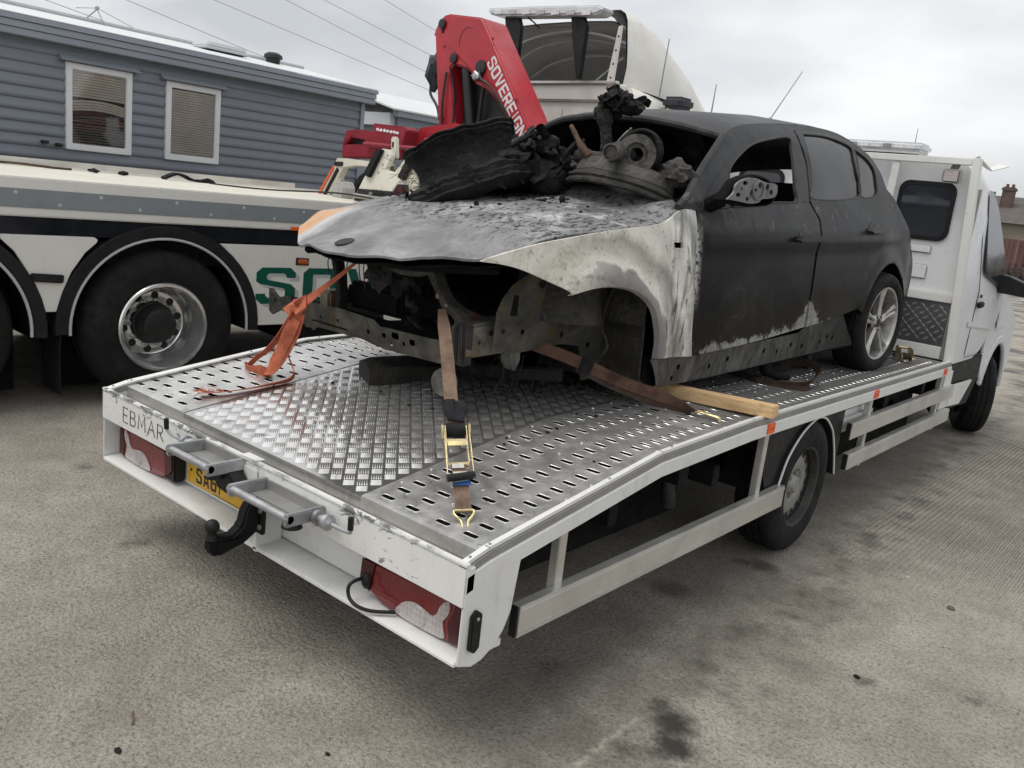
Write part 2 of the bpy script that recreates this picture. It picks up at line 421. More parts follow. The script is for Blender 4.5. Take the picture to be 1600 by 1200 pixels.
MAT['red_dirty'] = simple('grubby_red_paint', (.25, .014, .028), .5, 0, .2, 6, (.08, .02, .02), .5)
MAT['hydraulic'] = simple('hydraulic_black', (.02, .02, .022), .45, .2, .3, 10)
MAT['bag'] = simple('black_sheet', (.022, .026, .034), .55, 0, .3, 15)
MAT['glass_dark'] = simple('dark_window_glass', (.022, .026, .034), .06, 0, .1, 3, spec=.8)
MAT['grey_inner'] = simple('grey_moulding', (.33, .33, .325), .7, 0, .10, 3)
MAT['brake'] = simple('wheel_hub_black', (.018, .018, .018), .55, .2, .3, 20)
MAT['wood'] = None
def m_wood():
    n = NT('rough_sawn_pine')
    v = n.scale(n.o, (1.2, 14, 14))
    g = n.noise(4, 8, .65, 1.2, v=v)
    c = n.ramp(g, [(.3, (.46, .29, .14)), (.5, (.66, .45, .24)), (.72, (.78, .57, .34))])
    k = n.mapr(n.voro(5.5, v=n.scale(n.o, (1, 2.2, 2.2))), .05, .11, .75, 0); c = n.mix(k, c, (.22, .10, .04))
    c = n.mix(n.mapr(n.noise(7, 7, .7), .54, .68, 0, .5), c, (.14, .09, .05))
    n.bump(g, .25, .004); return n.fin(c, .75, 0, .25)
MAT['wood'] = m_wood()
def m_char(name, a=(.008, .008, .008), b=(.05, .048, .046), ash=.25, spec=.35, rough=.62):
    n = NT(name)
    c = n.ramp(n.noise(9, 8, .7, .6), [(.35, a), (.7, b)])
    c = n.mix(n.mapr(n.noise(16, 7, .75, .8), .58, .7, 0, ash), c, (.26, .25, .235))
    n.bump(n.math('ADD', n.noise(28, 8, .75), n.math('MULTIPLY', n.voro(40), .5)), .7, .02)
    return n.fin(c, rough, 0, spec)
MAT['char'] = m_char('charred_remains', (.004, .004, .004), (.02, .0195, .019), .16, .25)
MAT['char_deep'] = m_char('soot_black', (.003, .003, .003), (.008, .008, .0085), .0, .12, .8)
MAT['char_tyre'] = m_char('burnt_rubber', (.004, .004, .004), (.014, .0138, .0135), .04, .3, .55)
MAT['char_wood'] = m_char('charred_wood', (.010, .009, .008), (.03, .028, .025), .06, .2)
MAT['char_ash'] = m_char('ashy_alloy', (.03, .029, .027), (.135, .128, .118), .5, .35)
MAT['char_mid'] = m_char('scorched_steel', (.015, .0145, .013), (.062, .058, .052), .35, .4)
def m_strap(name, a, b, band=True):
    n = NT(name)
    c = n.ramp(n.noise(14, 7, .7), [(.3, a), (.7, b)])
    c = n.mix(n.mapr(n.noise(6, 5, .6), .52, .7, 0, .6), c, tuple(x*.35 for x in a))
    n.bump(n.noise(160, 3), .5, .002)
    return n.fin(c, .9, 0, .15)
MAT['strap_brown'] = m_strap('faded_brown_webbing', (.115, .078, .058), (.25, .172, .125))
MAT['strap_dark'] = m_strap('dark_brown_webbing', (.03, .021, .017), (.075, .05, .038))
MAT['strap_red'] = m_strap('dirty_red_brown_webbing', (.055, .031, .024), (.13, .075, .055))
MAT['strap_orange'] = m_strap('orange_webbing', (.36, .088, .045), (.58, .19, .115))
MAT['strap_black'] = m_strap('black_webbing', (.012, .012, .014), (.03, .03, .033))
MAT['blue_tag'] = simple('blue_label', (.03, .12, .33), .5)
MAT['pale_tag'] = simple('pale_label', (.55, .54, .5), .5, 0, .2, 30)
MAT['clad'] = simple('blue_grey_cladding', (.195, .215, .250), .5, 0, .08, 1.2, (.14, .155, .18), .4)
MAT['clad_trim'] = simple('blue_grey_trim', (.265, .295, .335), .45, 0, .06, 2)
MAT['upvc'] = simple('white_upvc', (.74, .76, .77), .35, 0, .05, 3)
MAT['blind'] = simple('beige_blind', (.74, .69, .61), .6, 0, .12, 4)
MAT['blind_dark'] = simple('dark_interior', (.05, .048, .045), .7)
MAT['roof'] = simple('white_roof_sheet', (.66, .68, .69), .45, 0, .05, 2)
MAT['shed'] = simple('grey_shed_sheet', (.20, .23, .275), .5, 0, .06, 2)
MAT['tile'] = simple('brown_roof_tiles', (.10, .088, .08), .85, 0, .25, 3, bump=.4, bscale=6)
MAT['render'] = simple('tan_render', (.33, .285, .225), .9, 0, .14, .8)
MAT['fence_red'] = simple('faded_red_sheet', (.135, .062, .058), .7, 0, .18, .8)
MAT['brick'] = simple('sooty_brick', (.12, .085, .07), .9, 0, .25, 3)
MAT['bush'] = simple('dull_hedge', (.05, .058, .045), .95, 0, .5, 3)
MAT['wire'] = simple('weathered_cable', (.30, .30, .31), .7)
MAT['stone'] = simple('loose_grit', (.16, .15, .13), .9, 0, .6, 30)
MAT['twig'] = simple('dry_twig', (.16, .12, .085), .9)
MAT['jerry'] = simple('milky_plastic', (.45, .44, .42), .5)
MAT['mirror_metal'] = simple('stripped_mirror_metal', (.17, .17, .17), .5, .3, .3, 18, (.03, .03, .03), .6)
MAT['rust'] = simple('rusty_steel', (.10, .062, .04), .8, .2, .5, 16, (.05, .04, .035), .7, .3)
MAT['grey_stripe'] = simple('faded_grey_stripe', (.225, .245, .262), .5, 0, .08, 6, (.3, .31, .32), .3)
def m_pane():
    n = NT('window_pane'); t = n.nd('ShaderNodeBsdfTransparent'); g = n.nd('ShaderNodeBsdfGlossy'); g.inputs['Roughness'].default_value = .03
    fr = n.nd('ShaderNodeFresnel'); fr.inputs['IOR'].default_value = 1.45; mxs = n.nd('ShaderNodeMixShader')
    L = n.t.links; L.new(fr.outputs[0], mxs.inputs[0]); L.new(t.outputs[0], mxs.inputs[1]); L.new(g.outputs[0], mxs.inputs[2]); L.new(mxs.outputs[0], n.t.nodes['Material Output'].inputs[0]); return n.m
MAT['pane'] = m_pane()
def m_tread_dark():
    n = NT('dark_tread_sheet'); c = n.ramp(n.noise(6, 6), [(.3, (.12, .13, .14)), (.7, (.2, .21, .22))])
    return n.fin(c, .4, .7, .5)
MAT['tread_dark'] = m_tread_dark()

# --- burnt car skins (object space: x = across, -y = towards the nose, z = up)
def m_body():
    n = NT('sooted_black_paint'); p = n.xyz()
    c = n.ramp(n.noise(3.2, 7, .65, .4), [(.3, (.004, .0041, .0044)), (.7, (.009, .0092, .0096))])
    # run-down streaks of soot
    st = n.noise(2.6, 6, .6, .8, v=n.scale(n.o, (1, 5, .9)))
    c = n.mix(n.mapr(st, .52, .70, 0, .5), c, (.024, .0245, .025))
    c = n.mix(n.math('MULTIPLY', n.mapr(n.noise(1.4, 7, .68, 1.2), .46, .68, 0, .75), n.mapr(p[2], .35, .8, .5, 1)), c, (.030, .0285, .027))
    c = n.mix(n.math('MULTIPLY', n.mapr(n.noise(4.2, 8, .74, 1.6), .56, .66, 0, .55), n.mapr(p[2], .75, .42, 0, 1)), c, (.075, .072, .068))
    # grey ash film, strongest on rear quarter, plus sky light painted above the crease
    fz = n.noise(5.5, 9, .72, 1.0)
    up = n.mapr(n.math('ADD', p[2], n.math('MULTIPLY', n.math('SUBTRACT', n.noise(2.1, 4), .5), .06)), .845, .885, 0, 1)
    qr = n.math('MULTIPLY', n.mapr(p[1], -.05, .3, 0, 1), n.mapr(p[2], .68, .95, 0, 1))
    f1 = n.math('MULTIPLY', n.math('ADD', n.math('MULTIPLY', up, .42), n.math('MULTIPLY', qr, .55), True), n.mapr(fz, .34, .68, .15, 1))
    c = n.mix(f1, c, (.135, .138, .142))
    bl = n.math('MULTIPLY', n.mapr(n.noise(9, 8, .75, 1.2), .57, .68, 0, .7), n.math('MULTIPLY', n.mapr(p[2], .84, .90, 0, 1), n.mapr(p[2], 1.0, 1.06, 1, .25)))
    c = n.mix(bl, c, (.20, .20, .20))
    gr = n.noise(2.3, 6, .7, .6)
    c = n.mix(n.mapr(n.noise(30, 6, .75), .60, .70, 0, .4), c, (.05, .05, .05))
    # rub marks: bare pale metal where the paint has flaked along the bottom of the doors
    fl = n.noise(11, 9, .72, .6)
    edge = n.math('MULTIPLY', n.mapr(p[2], .33, .52, 1, 0), n.math('MULTIPLY', n.mapr(p[1], -2.0, -1.3, .72, 1), n.mapr(p[1], -.62, -.45, 1, .0)))
    pk = n.math('MULTIPLY', n.mapr(n.math('ABSOLUTE', n.math('ADD', p[1], .99)), .0, .16, .30, 0), n.mapr(p[2], .50, .66, 1, 0))
    k = n.mapr(n.math('ADD', n.math('MULTIPLY', fl, .55), n.math('ADD', n.math('MULTIPLY', edge, .43), pk)), .585, .625, 0, 1)
    k = n.math('MULTIPLY', k, n.mapr(p[2], .28, .32, .3, 1))
    c = n.mix(k, c, n.ramp(n.noise(13, 6, .7), [(.3, (.13, .13, .13)), (.65, (.36, .355, .34))]))
    e2 = n.math('MULTIPLY', n.mapr(p[1], -2.085, -2.04, 1, 0), n.mapr(p[2], .50, .62, 0, 1))
    e2 = n.math('MULTIPLY', e2, n.math('MULTIPLY', n.mapr(p[2], .84, .9, 1, 0), n.mapr(n.noise(45, 5, .7), .43, .50, 0, 1)))
    c = n.mix(e2, c, (.50, .49, .46))
    n.bump(n.noise(90, 4, .7), .06, .002)
    r = n.math('ADD', n.mapr(gr, .3, .7, .24, .36), n.math('MULTIPLY', f1, .45))
    return n.fin(c, r, 0, .14)
MAT['body'] = m_body()
def m_fender():
    n = NT('burnt_bare_wing'); p = n.xyz()
    # heat bands that follow the wheel arch; inner dark crescent is painted lip shade
    dx = n.math('ADD', p[1], 2.66); dz = n.math('SUBTRACT', p[2], .31)
    r = n.math('POWER', n.math('ADD', n.math('MULTIPLY', dx, dx), n.math('MULTIPLY', n.math('MULTIPLY', dz, dz), .9)), .5)
    rr = n.math('ADD', r, n.math('MULTIPLY', n.math('SUBTRACT', n.noise(4, 5, .6, 1.2), .5), .17))
    c = n.ramp(rr, [(.33, (.22, .215, .205)), (.385, (.30, .295, .28)), (.40, (.74, .72, .65)), (.44, (.52, .50, .44)), (.49, (.36, .34, .305)), (.54, (.76, .74, .67)), (.60, (.62, .60, .55)), (.68, (.80, .78, .71)), (.74, (.38, .38, .37)), (.79, (.66, .655, .63)), (.86, (.56, .56, .56))])
    front = n.mapr(p[1], -2.62, -2.85, 0, 1)
    m2 = n.ramp(n.noise(13, 8, .72, .8), [(.3, (.24, .225, .19)), (.47, (.58, .555, .48)), (.7, (.80, .78, .71))])
    c = n.mix(n.math('MULTIPLY', front, .8), c, m2)
    # wavy soot streaks running down behind the arch
    v = n.scale(n.o, (1, 4.6, 1.15))
    st = n.noise(2.4, 5, .55, 1.1, v=v)
    back = n.mapr(p[1], -2.36, -2.22, 0, 1)
    c = n.mix(n.math('MULTIPLY', back, n.mapr(st, .45, .62, 0, .85)), c, (.17, .17, .165))
    c = n.mix(n.math('MULTIPLY', back, n.mapr(n.noise(3.1, 5, .55, 1.2, v=v), .57, .63, 0, .9)), c, (.055, .055, .055))
    c = n.mix(n.math('MULTIPLY', n.mapr(p[2], .52, .34, 0, .6), n.mapr(n.noise(7, 7, .7), .40, .62, .2, 1)), c, (.12, .12, .115))
    c = n.mix(n.mapr(n.noise(21, 7, .75), .59, .68, 0, .85), c, (.10, .085, .065))
    c = n.mix(n.mapr(n.noise(70, 4, .6), .60, .68, 0, .55), c, (.12, .10, .08))
    n.bump(n.noise(34, 7, .7), .28, .005)
    return n.fin(c, .72, 0, .3)
MAT['fender'] = m_fender()
def m_hood():
    n = NT('burnt_bonnet_skin'); p = n.xyz()
    a = n.noise(4.2, 8, .68, .25)
    c = n.ramp(a, [(.28, (.085, .085, .087)), (.43, (.17, .17, .174)), (.56, (.255, .255, .26)), (.70, (.42, .42, .42))])
    # scales of burnt paint lying on the panel
    v = n.scale(n.o, (1.7, .95, 1))
    fl = n.noise(27, 3, .55, .5, v=v)
    reg = n.math('MULTIPLY', n.mapr(p[1], -3.12, -2.92, 0, 1), n.mapr(n.noise(2.6, 4, .6), .30, .48, 0, 1))
    c = n.mix(n.math('MULTIPLY', n.mapr(fl, .535, .57, 0, .95), reg), c, (.022, .022, .022))
    c = n.mix(n.math('MULTIPLY', n.mapr(n.noise(7, 7, .75, 1), .53, .64, 0, .8), n.mapr(p[1], -3.0, -2.7, .15, 1)), c, (.58, .58, .57))
    c = n.mix(n.mapr(n.noise(45, 5, .7), .64, .70, 0, .35), c, (.40, .40, .40))
    c = n.mix(n.mapr(p[1], -2.5, -2.15, 0, .6), c, (.085, .083, .08))
    # rust along the far nose corner
    nose = n.mapr(n.math('ADD', p[1], n.math('MULTIPLY', n.math('SUBTRACT', n.noise(6, 5), .5), .2)), -3.0, -2.88, 1, 0)
    rz = n.math('ADD', n.math('MULTIPLY', p[0], -1.0), n.math('MULTIPLY', n.math('SUBTRACT', n.noise(9, 6, .7), .5), .22))
    c = n.mix(n.math('MULTIPLY', n.mapr(rz, .34, .44, 0, .7), nose), c, (.60, .60, .60))
    c = n.mix(n.math('MULTIPLY', n.math('MULTIPLY', n.mapr(rz, .47, .53, 0, 1), nose), n.mapr(n.noise(11, 6, .7), .3, .55, .35, .95)), c, n.mix(n.noise(15, 5), (.62, .44, .24), (.55, .20, .05)))
    # front lip rust line
    n.bump(n.math('ADD', n.noise(24, 8, .72), n.math('MULTIPLY', fl, .7)), .33, .006)
    return n.fin(c, n.mapr(a, .3, .7, .42, .68), 0, .42)
MAT['hood'] = m_hood()
def m_rail():
    n = NT('scorched_chassis_steel')
    a = n.noise(7, 7, .68, .5)
    c = n.ramp(a, [(.3, (.055, .055, .054)), (.48, (.115, .112, .102)), (.62, (.20, .188, .15)), (.75, (.32, .30, .24))])
    c = n.mix(n.mapr(n.noise(5, 7, .7, 1), .54, .63, 0, .8), c, (.15, .10, .045))
    n.bump(n.noise(40, 6, .7), .3, .004); return n.fin(c, .68, .1, .35)
MAT['rail'] = m_rail()
def m_sill():
    n = NT('burnt_sill_steel'); p = n.xyz()
    v = n.scale(n.o, (1, 2.0, 1))
    c = n.ramp(n.noise(7, 8, .7, .8, v=v), [(.3, (.05, .05, .048)), (.47, (.17, .168, .16)), (.64, (.31, .30, .28))])
    c = n.mix(n.mapr(p[1], -1.2, -.5, 0, .75), c, (.04, .04, .04))
    n.bump(n.noise(40, 6, .7), .25, .004); return n.fin(c, .66, .15, .35)
MAT['sill'] = m_sill()
MAT['soot_glass'] = simple('sooted_glass', (.016, .0165, .017), .2, 0, .4, 1.6, (.05, .05, .05), .4, spec=.32)
# ------------------------------------------------------------------ ground
def build_ground():
    g = MB(); R = 400
    xs = [-R, -60, -20, -8, -4, -2, 0, 2, 4, 8, 20, 60, R]; ys = [-R, -60, -20, -6, -2, 0, 2, 4, 6, 8, 12, 20, 60, R]
    g.grid([[(x, y, 0) for x in xs] for y in ys])
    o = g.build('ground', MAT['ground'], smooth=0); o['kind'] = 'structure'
    # loose grit and paint flakes lying on the slab
    s = MB(); rnd = random.Random(3)
    for i in range(1500):
        x = rnd.uniform(-2.5, 3.2); y = rnd.uniform(-1.6, 5.0); r = rnd.choice([.0018, .0022, .003, .004]) * (1+.5*rnd.random())
        k = rnd.random()*6; q = [(x+r*cos(k+a)*rnd.uniform(.7, 1.6), y+r*sin(k+a)*rnd.uniform(.7, 1.3), 0) for a in (0, 2.1, 4.2)]
        s.add(q+[(x, y, r*.9)], [(0, 1, 3), (1, 2, 3), (2, 0, 3)])
    o = s.build('grit', MAT['stone'], smooth=0); o['kind'] = 'stuff'
    b = MB(); b.tube([(.262, -.535, .006), (.283, -.548, .008), (.30, -.553, .006), (.318, -.566, .006)], [.003, .0042, .0038, .0025], 6)
    tag(b.build('twig', MAT['twig'], smooth=50), 'thin dry brown twig lying alone on the concrete at the bottom left', 'twig')
    def chip(x, y, r, label, mat='stone', seed=1):
        c = MB(); c.lump((x, y, r*.35), r, .3, 2.2, seed, 2, (1, .7, .45))
        tag(c.build('stone_chip', MAT[mat], smooth=0), label, 'stone', 'stone chips on the concrete')
    chip(.402, -.648, .014, 'dark flat scrap on the concrete nearest the bottom left corner', 'char', 2)
    chip(.79, -.22, .009, 'small dark chip on open concrete left of the tow truck corner', 'char', 5)
    chip(1.81, 2.55, .020, 'round dark stone on open concrete right of the rear wheel', 'stone', 7)
    chip(1.72, 1.55, .014, 'dark lump of dirt on concrete in front of the rear wheel', 'char', 8)
    chip(1.56, 2.75, .010, 'pale pebble on concrete just beyond the rear wheel', 'pale_tag', 9)
build_ground()

# ------------------------------------------------------------------ flatbed recovery truck
def prof(y): return interp(y, [0, .095, 1.016, 1.771, 5.0], [.640, .664, .7958, .8170, .8120])
TR = thing('recovery_truck', 'white flatbed recovery truck with sloping tail carrying the burnt car', 'recovery truck', (0, 2.5, 0))
def T(mb, name, mat, **k): return mb.build(name, MAT[mat] if isinstance(mat, str) else [MAT[m] for m in mat], k.pop('parent', TR), world=True, **k)

def plate_z(y): return prof(y)-.018
def perforated(x_edges, x_c):
    b = MB(); n = 14; y0 = .135; dy = .0675; rows = 71
    def ov(cx, cy, a, r):
        pts = []
        for k in range(n):
            t = 2*pi*k/n+pi/n; pts.append((cx+r*cos(t)+(a if cos(t) > 0 else -a), cy+r*sin(t)))
        return pts
    for ci, cx in enumerate(x_c):
        xa, xb = x_edges[ci], x_edges[ci+1]
        for rj in range(rows):
            cy = y0+rj*dy; ya, yb = cy-dy/2, cy+dy/2
            rect = []
            for k in range(n):
                t = 2*pi*k/n+pi/n; dx, dyy = cos(t), sin(t)
                f = min((.5/abs(dx)) if abs(dx) > 1e-6 else 9, (.5/abs(dyy)) if abs(dyy) > 1e-6 else 9)
                rect.append((cx+(dx*f*2)*((xb-cx) if dx > 0 else (cx-xa)), cy+dyy*f*dy))
            # snap the four nearest ring points to the corners
            for qx, qy in ((xa, ya), (xb, ya), (xb, yb), (xa, yb)):
                i = min(range(n), key=lambda i: (rect[i][0]-qx)**2*.25+(rect[i][1]-qy)**2); rect[i] = (qx, qy)
            lo = [(x, y, plate_z(y)) for x, y in rect]
            a = .0172
            r0 = [(x, y, plate_z(y)) for x, y in ov(cx, cy, a, .0122)]
            r1 = [(x, y, plate_z(y)+.0013) for x, y in ov(cx, cy, a, .0113)]
            r2 = [(x, y, plate_z(y)+.0004) for x, y in ov(cx, cy, a, .0103)]
            r3 = [(x, y, plate_z(y)-.03) for x, y in ov(cx, cy, a, .0100)]
            vs = lo+r0+r1+r2+r3
            for L_, mi in ((0, 0), (1, 1), (2, 0), (3, 2)):
                b.cur = mi
                b.add(vs[L_*n:(L_+2)*n], [(i, (i+1) % n, n+(i+1) % n, n+i) for i in range(n)])
    # margins: front lip and beyond the rows
    b.cur = 0
    ye = [.085, y0-dy/2]; yb_ = y0+(rows-.5)*dy
    for ya, yb in ((ye[0], ye[1]), (yb_, 5.0)):
        b.grid([[(x, y, plate_z(y)) for x in x_edges] for y in (ya, yb)])
    b.grid([[(x, .085, z) for x in x_edges] for z in (plate_z(.085), plate_z(.085)-.05)])
    return b
XR = [.503, .634, .757, .883, 1.022]; XL = [-1.058, -.985, -.862, -.738, -.583]
T(perforated(XR, [.577, .690, .825, .940]), 'perforated_plate', ['plate', 'bars', 'chassis'], weld=True, smooth=40)
T(perforated(XL, [-1.030, -.925, -.795, -.680]), 'perforated_plate', ['plate', 'bars', 'chassis'], weld=True, smooth=40)
# rivets and tread plate
rv = MB()
for y in [.11+.135*k for k in range(36)]:
    for x in (.52, .758, 1.0, -.600, -1.0):
        if (int(y*100)+int(x*10)) % 2: rv.lathe([(0, .0065), (.0025, .005), (.0032, 0)], (x, y, plate_z(y)), (0, 0, 1), 8)
T(rv, 'rivets', 'bars', kind='stuff')
tp = MB()
ys = [.085+.02*k for k in range(5)]+[.2+.12*k for k in range(41)]
tp.grid([[(x, y, plate_z(y)-.002) for x in [-.583+1.086*k/8 for k in range(9)]] for y in ys])
tp.grid([[(-.583, .085, z), (.503, .085, z)] for z in (plate_z(.085)-.002, plate_z(.085)-.05)])
TP = T(tp, 'tread_plate', 'tread', smooth=40)
tb = MB()
def tread_bars():
    rnd = random.Random(5)
    a = Vector((.0330, .0305)); bq = Vector((.0330, -.0305)); ca = a.normalized(); cb = bq.normalized()
    x0, x1, y0, y1 = -.575, .497, .095, 4.95
    for i in range(-100, 160):
        for j in range(-160, 60):
            c = a*i+bq*j
            if not (x0+.005 < c.x < x1-.005 and y0 < c.y < y1): continue
            if c.y > 2.6: continue
            A = (i+j) % 2 == 0
            d, s = (ca, cb) if A else (cb, ca)
            gap = .0078; hl = .0195; hw = .0038 if A else .0029; h = .0019 if A else .0020
            for k in range(-2, 3):
                p = c+s*(gap*k)
                e0, e1 = p-d*hl, p+d*hl
                if min(e0.x, e1.x) < x0 or max(e0.x, e1.x) > x1 or min(e0.y, e1.y) < y0: continue
                q = []
                for (u, v, z) in ((-hl, 0, 0), (-hl*.9, -hw, 0), (hl*.9, -hw, 0), (hl, 0, 0), (hl*.9, hw, 0), (-hl*.9, hw, 0), (-hl*.8, -hw*.1, h), (hl*.8, -hw*.1, h), (hl*.8, hw*.1, h), (-hl*.8, hw*.1, h)):
                    w_ = p+d*u+s*v; q.append((w_.x, w_.y, plate_z(w_.y)-.002+z))
                tb.add(q, [(0, 1, 6), (1, 2, 7, 6), (2, 3, 7), (3, 8, 7), (3, 4, 8), (4, 5, 9, 8), (5, 0, 9), (0, 6, 9), (6, 7, 8, 9)])
tread_bars()
o = T(tb, 'tread_bars', 'bars', parent=TP, smooth=60); o['kind'] = 'stuff'

# side trims (channel with pale capping strip) and side panels, both sides
KY = [.0, .095, 1.016, 1.771, 5.0]
def along(poly, xs, name, mat, **k):
    """poly: list of (dx, dz) cross-section swept along the bed line; xs = +1 / -1 side"""
    m = MB(); n = len(poly); ring = []
    yy = k.pop('ys', KY)
    for y in yy:
        for dx, dz in poly: ring.append((xs*dx, y, prof(y)+dz))
    fs = []
    for i in range(len(yy)-1):
        for j in range(n): fs.append((i*n+j, i*n+(j+1) % n, (i+1)*n+(j+1) % n, (i+1)*n+j))
    fs += [tuple(range(n)), tuple(range((len(yy)-1)*n, len(yy)*n))]
    m.add(ring, fs); return T(m, name, mat, **k)
XW = 1.06
for s, xo in ((1, 1.06), (-1, 1.082)):
    along([(xo-.036, -.004), (xo-.012, .0), (xo-.012, -.012), (xo-.036, -.012)], s, 'capping_strip', 'white', smooth=0)
    along([(xo-.036, -.014), (xo-.006, -.014), (xo-.006, -.036), (xo-.036, -.036)], s, 'side_channel', 'alu_dull', smooth=0)
    along([(xo-.036, -.038), (xo, -.038), (xo, -.094), (xo-.036, -.094)], s, 'side_panel', 'white', bevel=.003)
    lip = MB()
    for y in KY[1:4]: lip.box((s*(xo-.026)-.001, y-.001, prof(y)-.004), (s*(xo-.012)+.001, y+.001, prof(y)+.0008))
    for y in (.03, .11, .70, 1.1):
        lip.lathe([(0, .005), (.002, .004), (.0026, 0)], (s*(xo-.024), y, prof(y)), (0, 0, 1), 8)
    T(lip, 'trim_screws', 'alu_dull')

# rear beam, recess, bumper lip
X0, X1 = -1.082, 1.06
rb = MB(); rb.box((X0, -.004, .505), (X1, .034, .628)); T(rb, 'rear_beam', 'white_chip', bevel=.004)
rb = MB(); rb.box((X0, -.006, .6285), (X1, .012, .6405)); T(rb, 'beam_lip', 'white_chip', bevel=.003)
ch = MB(); ch.box((X0+.03, .036, .560), (X1-.03, .083, .600)); ch.box((X0+.03, .0835, .50), (X1-.03, .10, plate_z(.085)-.052)); T(ch, 'rear_channel', 'alu_dull')
bk = MB(); bk.box((X0+.012, .105, .345), (X1-.012, .12, .503)); T(bk, 'recess_panel', 'white', bevel=.002)
bm_ = MB(); bm_.prism([(-.004, .318), (.20, .318), (.20, .343), (.02, .336), (-.004, .332)], lambda u, v, d: (d, u, v), X0+.012, X1-.012); T(bm_, 'bumper_lip', 'white', bevel=.003)
sc2 = MB(); sc2.box((-.012, -.010, .515), (.072, -.0045, .615)); T(sc2, 'hinge_plate', 'white', bevel=.003)
sc2 = MB(); sc2.box((-.04, -.007, .6412), (.055, .03, .6435)); T(sc2, 'beam_strip', 'white_chip', bevel=.002)
sc2 = MB(); sc2.box((.056, -.004, .312), (.078, .102, .503)); T(sc2, 'recess_divider', 'white', bevel=.003)
# end plates
ep = [(0, .505), (.0, .595), (.10, .615), (.245, .615), (.236, .585), (.217, .43), (.19, .375), (.155, .338), (.104, .310), (.06, .304), (0, .326)]
for s, xo in ((1, 1.06), (-1, 1.082)):
    e = MB(); e.prism([(y, z) for y, z in ep], lambda u, v, d: (d, u, v), s*(xo-.010), s*xo-.002*s); T(e, 'end_plate', 'white', bevel=.002)
# side marker
mk = MB(); mk.prism([(.03, .37), (.05, .355), (.07, .37), (.07, .475), (.05, .49), (.03, .475)], lambda u, v, d: (d, u, v), 1.057, 1.074); mko = T(mk, 'side_marker', 'black', bevel=.003)
mk = MB(); mk.lathe([(0, .006), (.003, .004), (.003, 0)], (1.0745, .05, .465), (1, 0, 0), 10); T(mk, 'screw', 'galv', parent=mko)

# tail lights
def tail_light(s):
    # outline in (x, z) for the right lamp, mirrored for the left one
    ou = [(.575, .468), (1.012, .478), (1.016, .352), (.98, .343), (.76, .333), (.66, .350), (.588, .380), (.568, .40)]
    f = lambda u, v, d: (s*u-(.020 if s < 0 else 0), d, v)
    b = MB(); b.prism(ou, f, .104, .050); h = T(b, 'tail_light', 'red_lens', bevel=.006)
    for poly, m, d in (([(p.x, p.y) for p in spline([(.745, .350, 0), (.757, .378, 0), (.785, .402, 0), (.825, .413, 0), (.865, .408, 0), (.895, .402, 0), (.915, .415, 0), (.928, .445, 0), (.945, .466, 0), (.962, .470, 0), (.966, .445, 0), (.955, .42, 0), (.943, .402, 0), (.948, .38, 0), (.953, .352, 0), (.90, .345, 0), (.82, .342, 0)], 4, True)], 'clear_lens', .046),
                       ([(.575, .468), (.64, .4695), (.63, .42), (.62, .366), (.588, .382), (.570, .402)], 'dark_red', .046),
                       ([(.972, .350), (1.011, .355), (1.008, .474), (.985, .474), (.98, .44), (.962, .41), (.966, .385)], 'dark_red', .047)):
        q = MB(); q.prism(poly, f, .0495, d); T(q, 'lens_section', m, parent=h, bevel=.002)
    q = MB(); q.lathe([(0, .034), (.004, .03), (.006, .012), (.006, 0)], f(.845, .378, .0455), (0, -1, 0), 20); T(q, 'lens_roundel', 'clear_lens', parent=h)
    return h
tail_light(1); tail_light(-1)
lb = MB(); lb.box((-.66, .05, .352), (-.575, .10, .47)); T(lb, 'lamp_housing', 'black', bevel=.008)
cb = MB(); cb.tube(spline([(.60, .06, .41), (.590, -.005, .40), (.594, -.016, .365), (.63, -.016, .345), (.69, -.006, .347), (.75, .04, .352)], 6), .006, 8); T(cb, 'lamp_cable', 'black')
cb = MB(); cb.lump((.605, .05, .398), .028, .1, 1, 1, 2, (.7, .8, 1.1)); T(cb, 'cable_grommet', 'black')

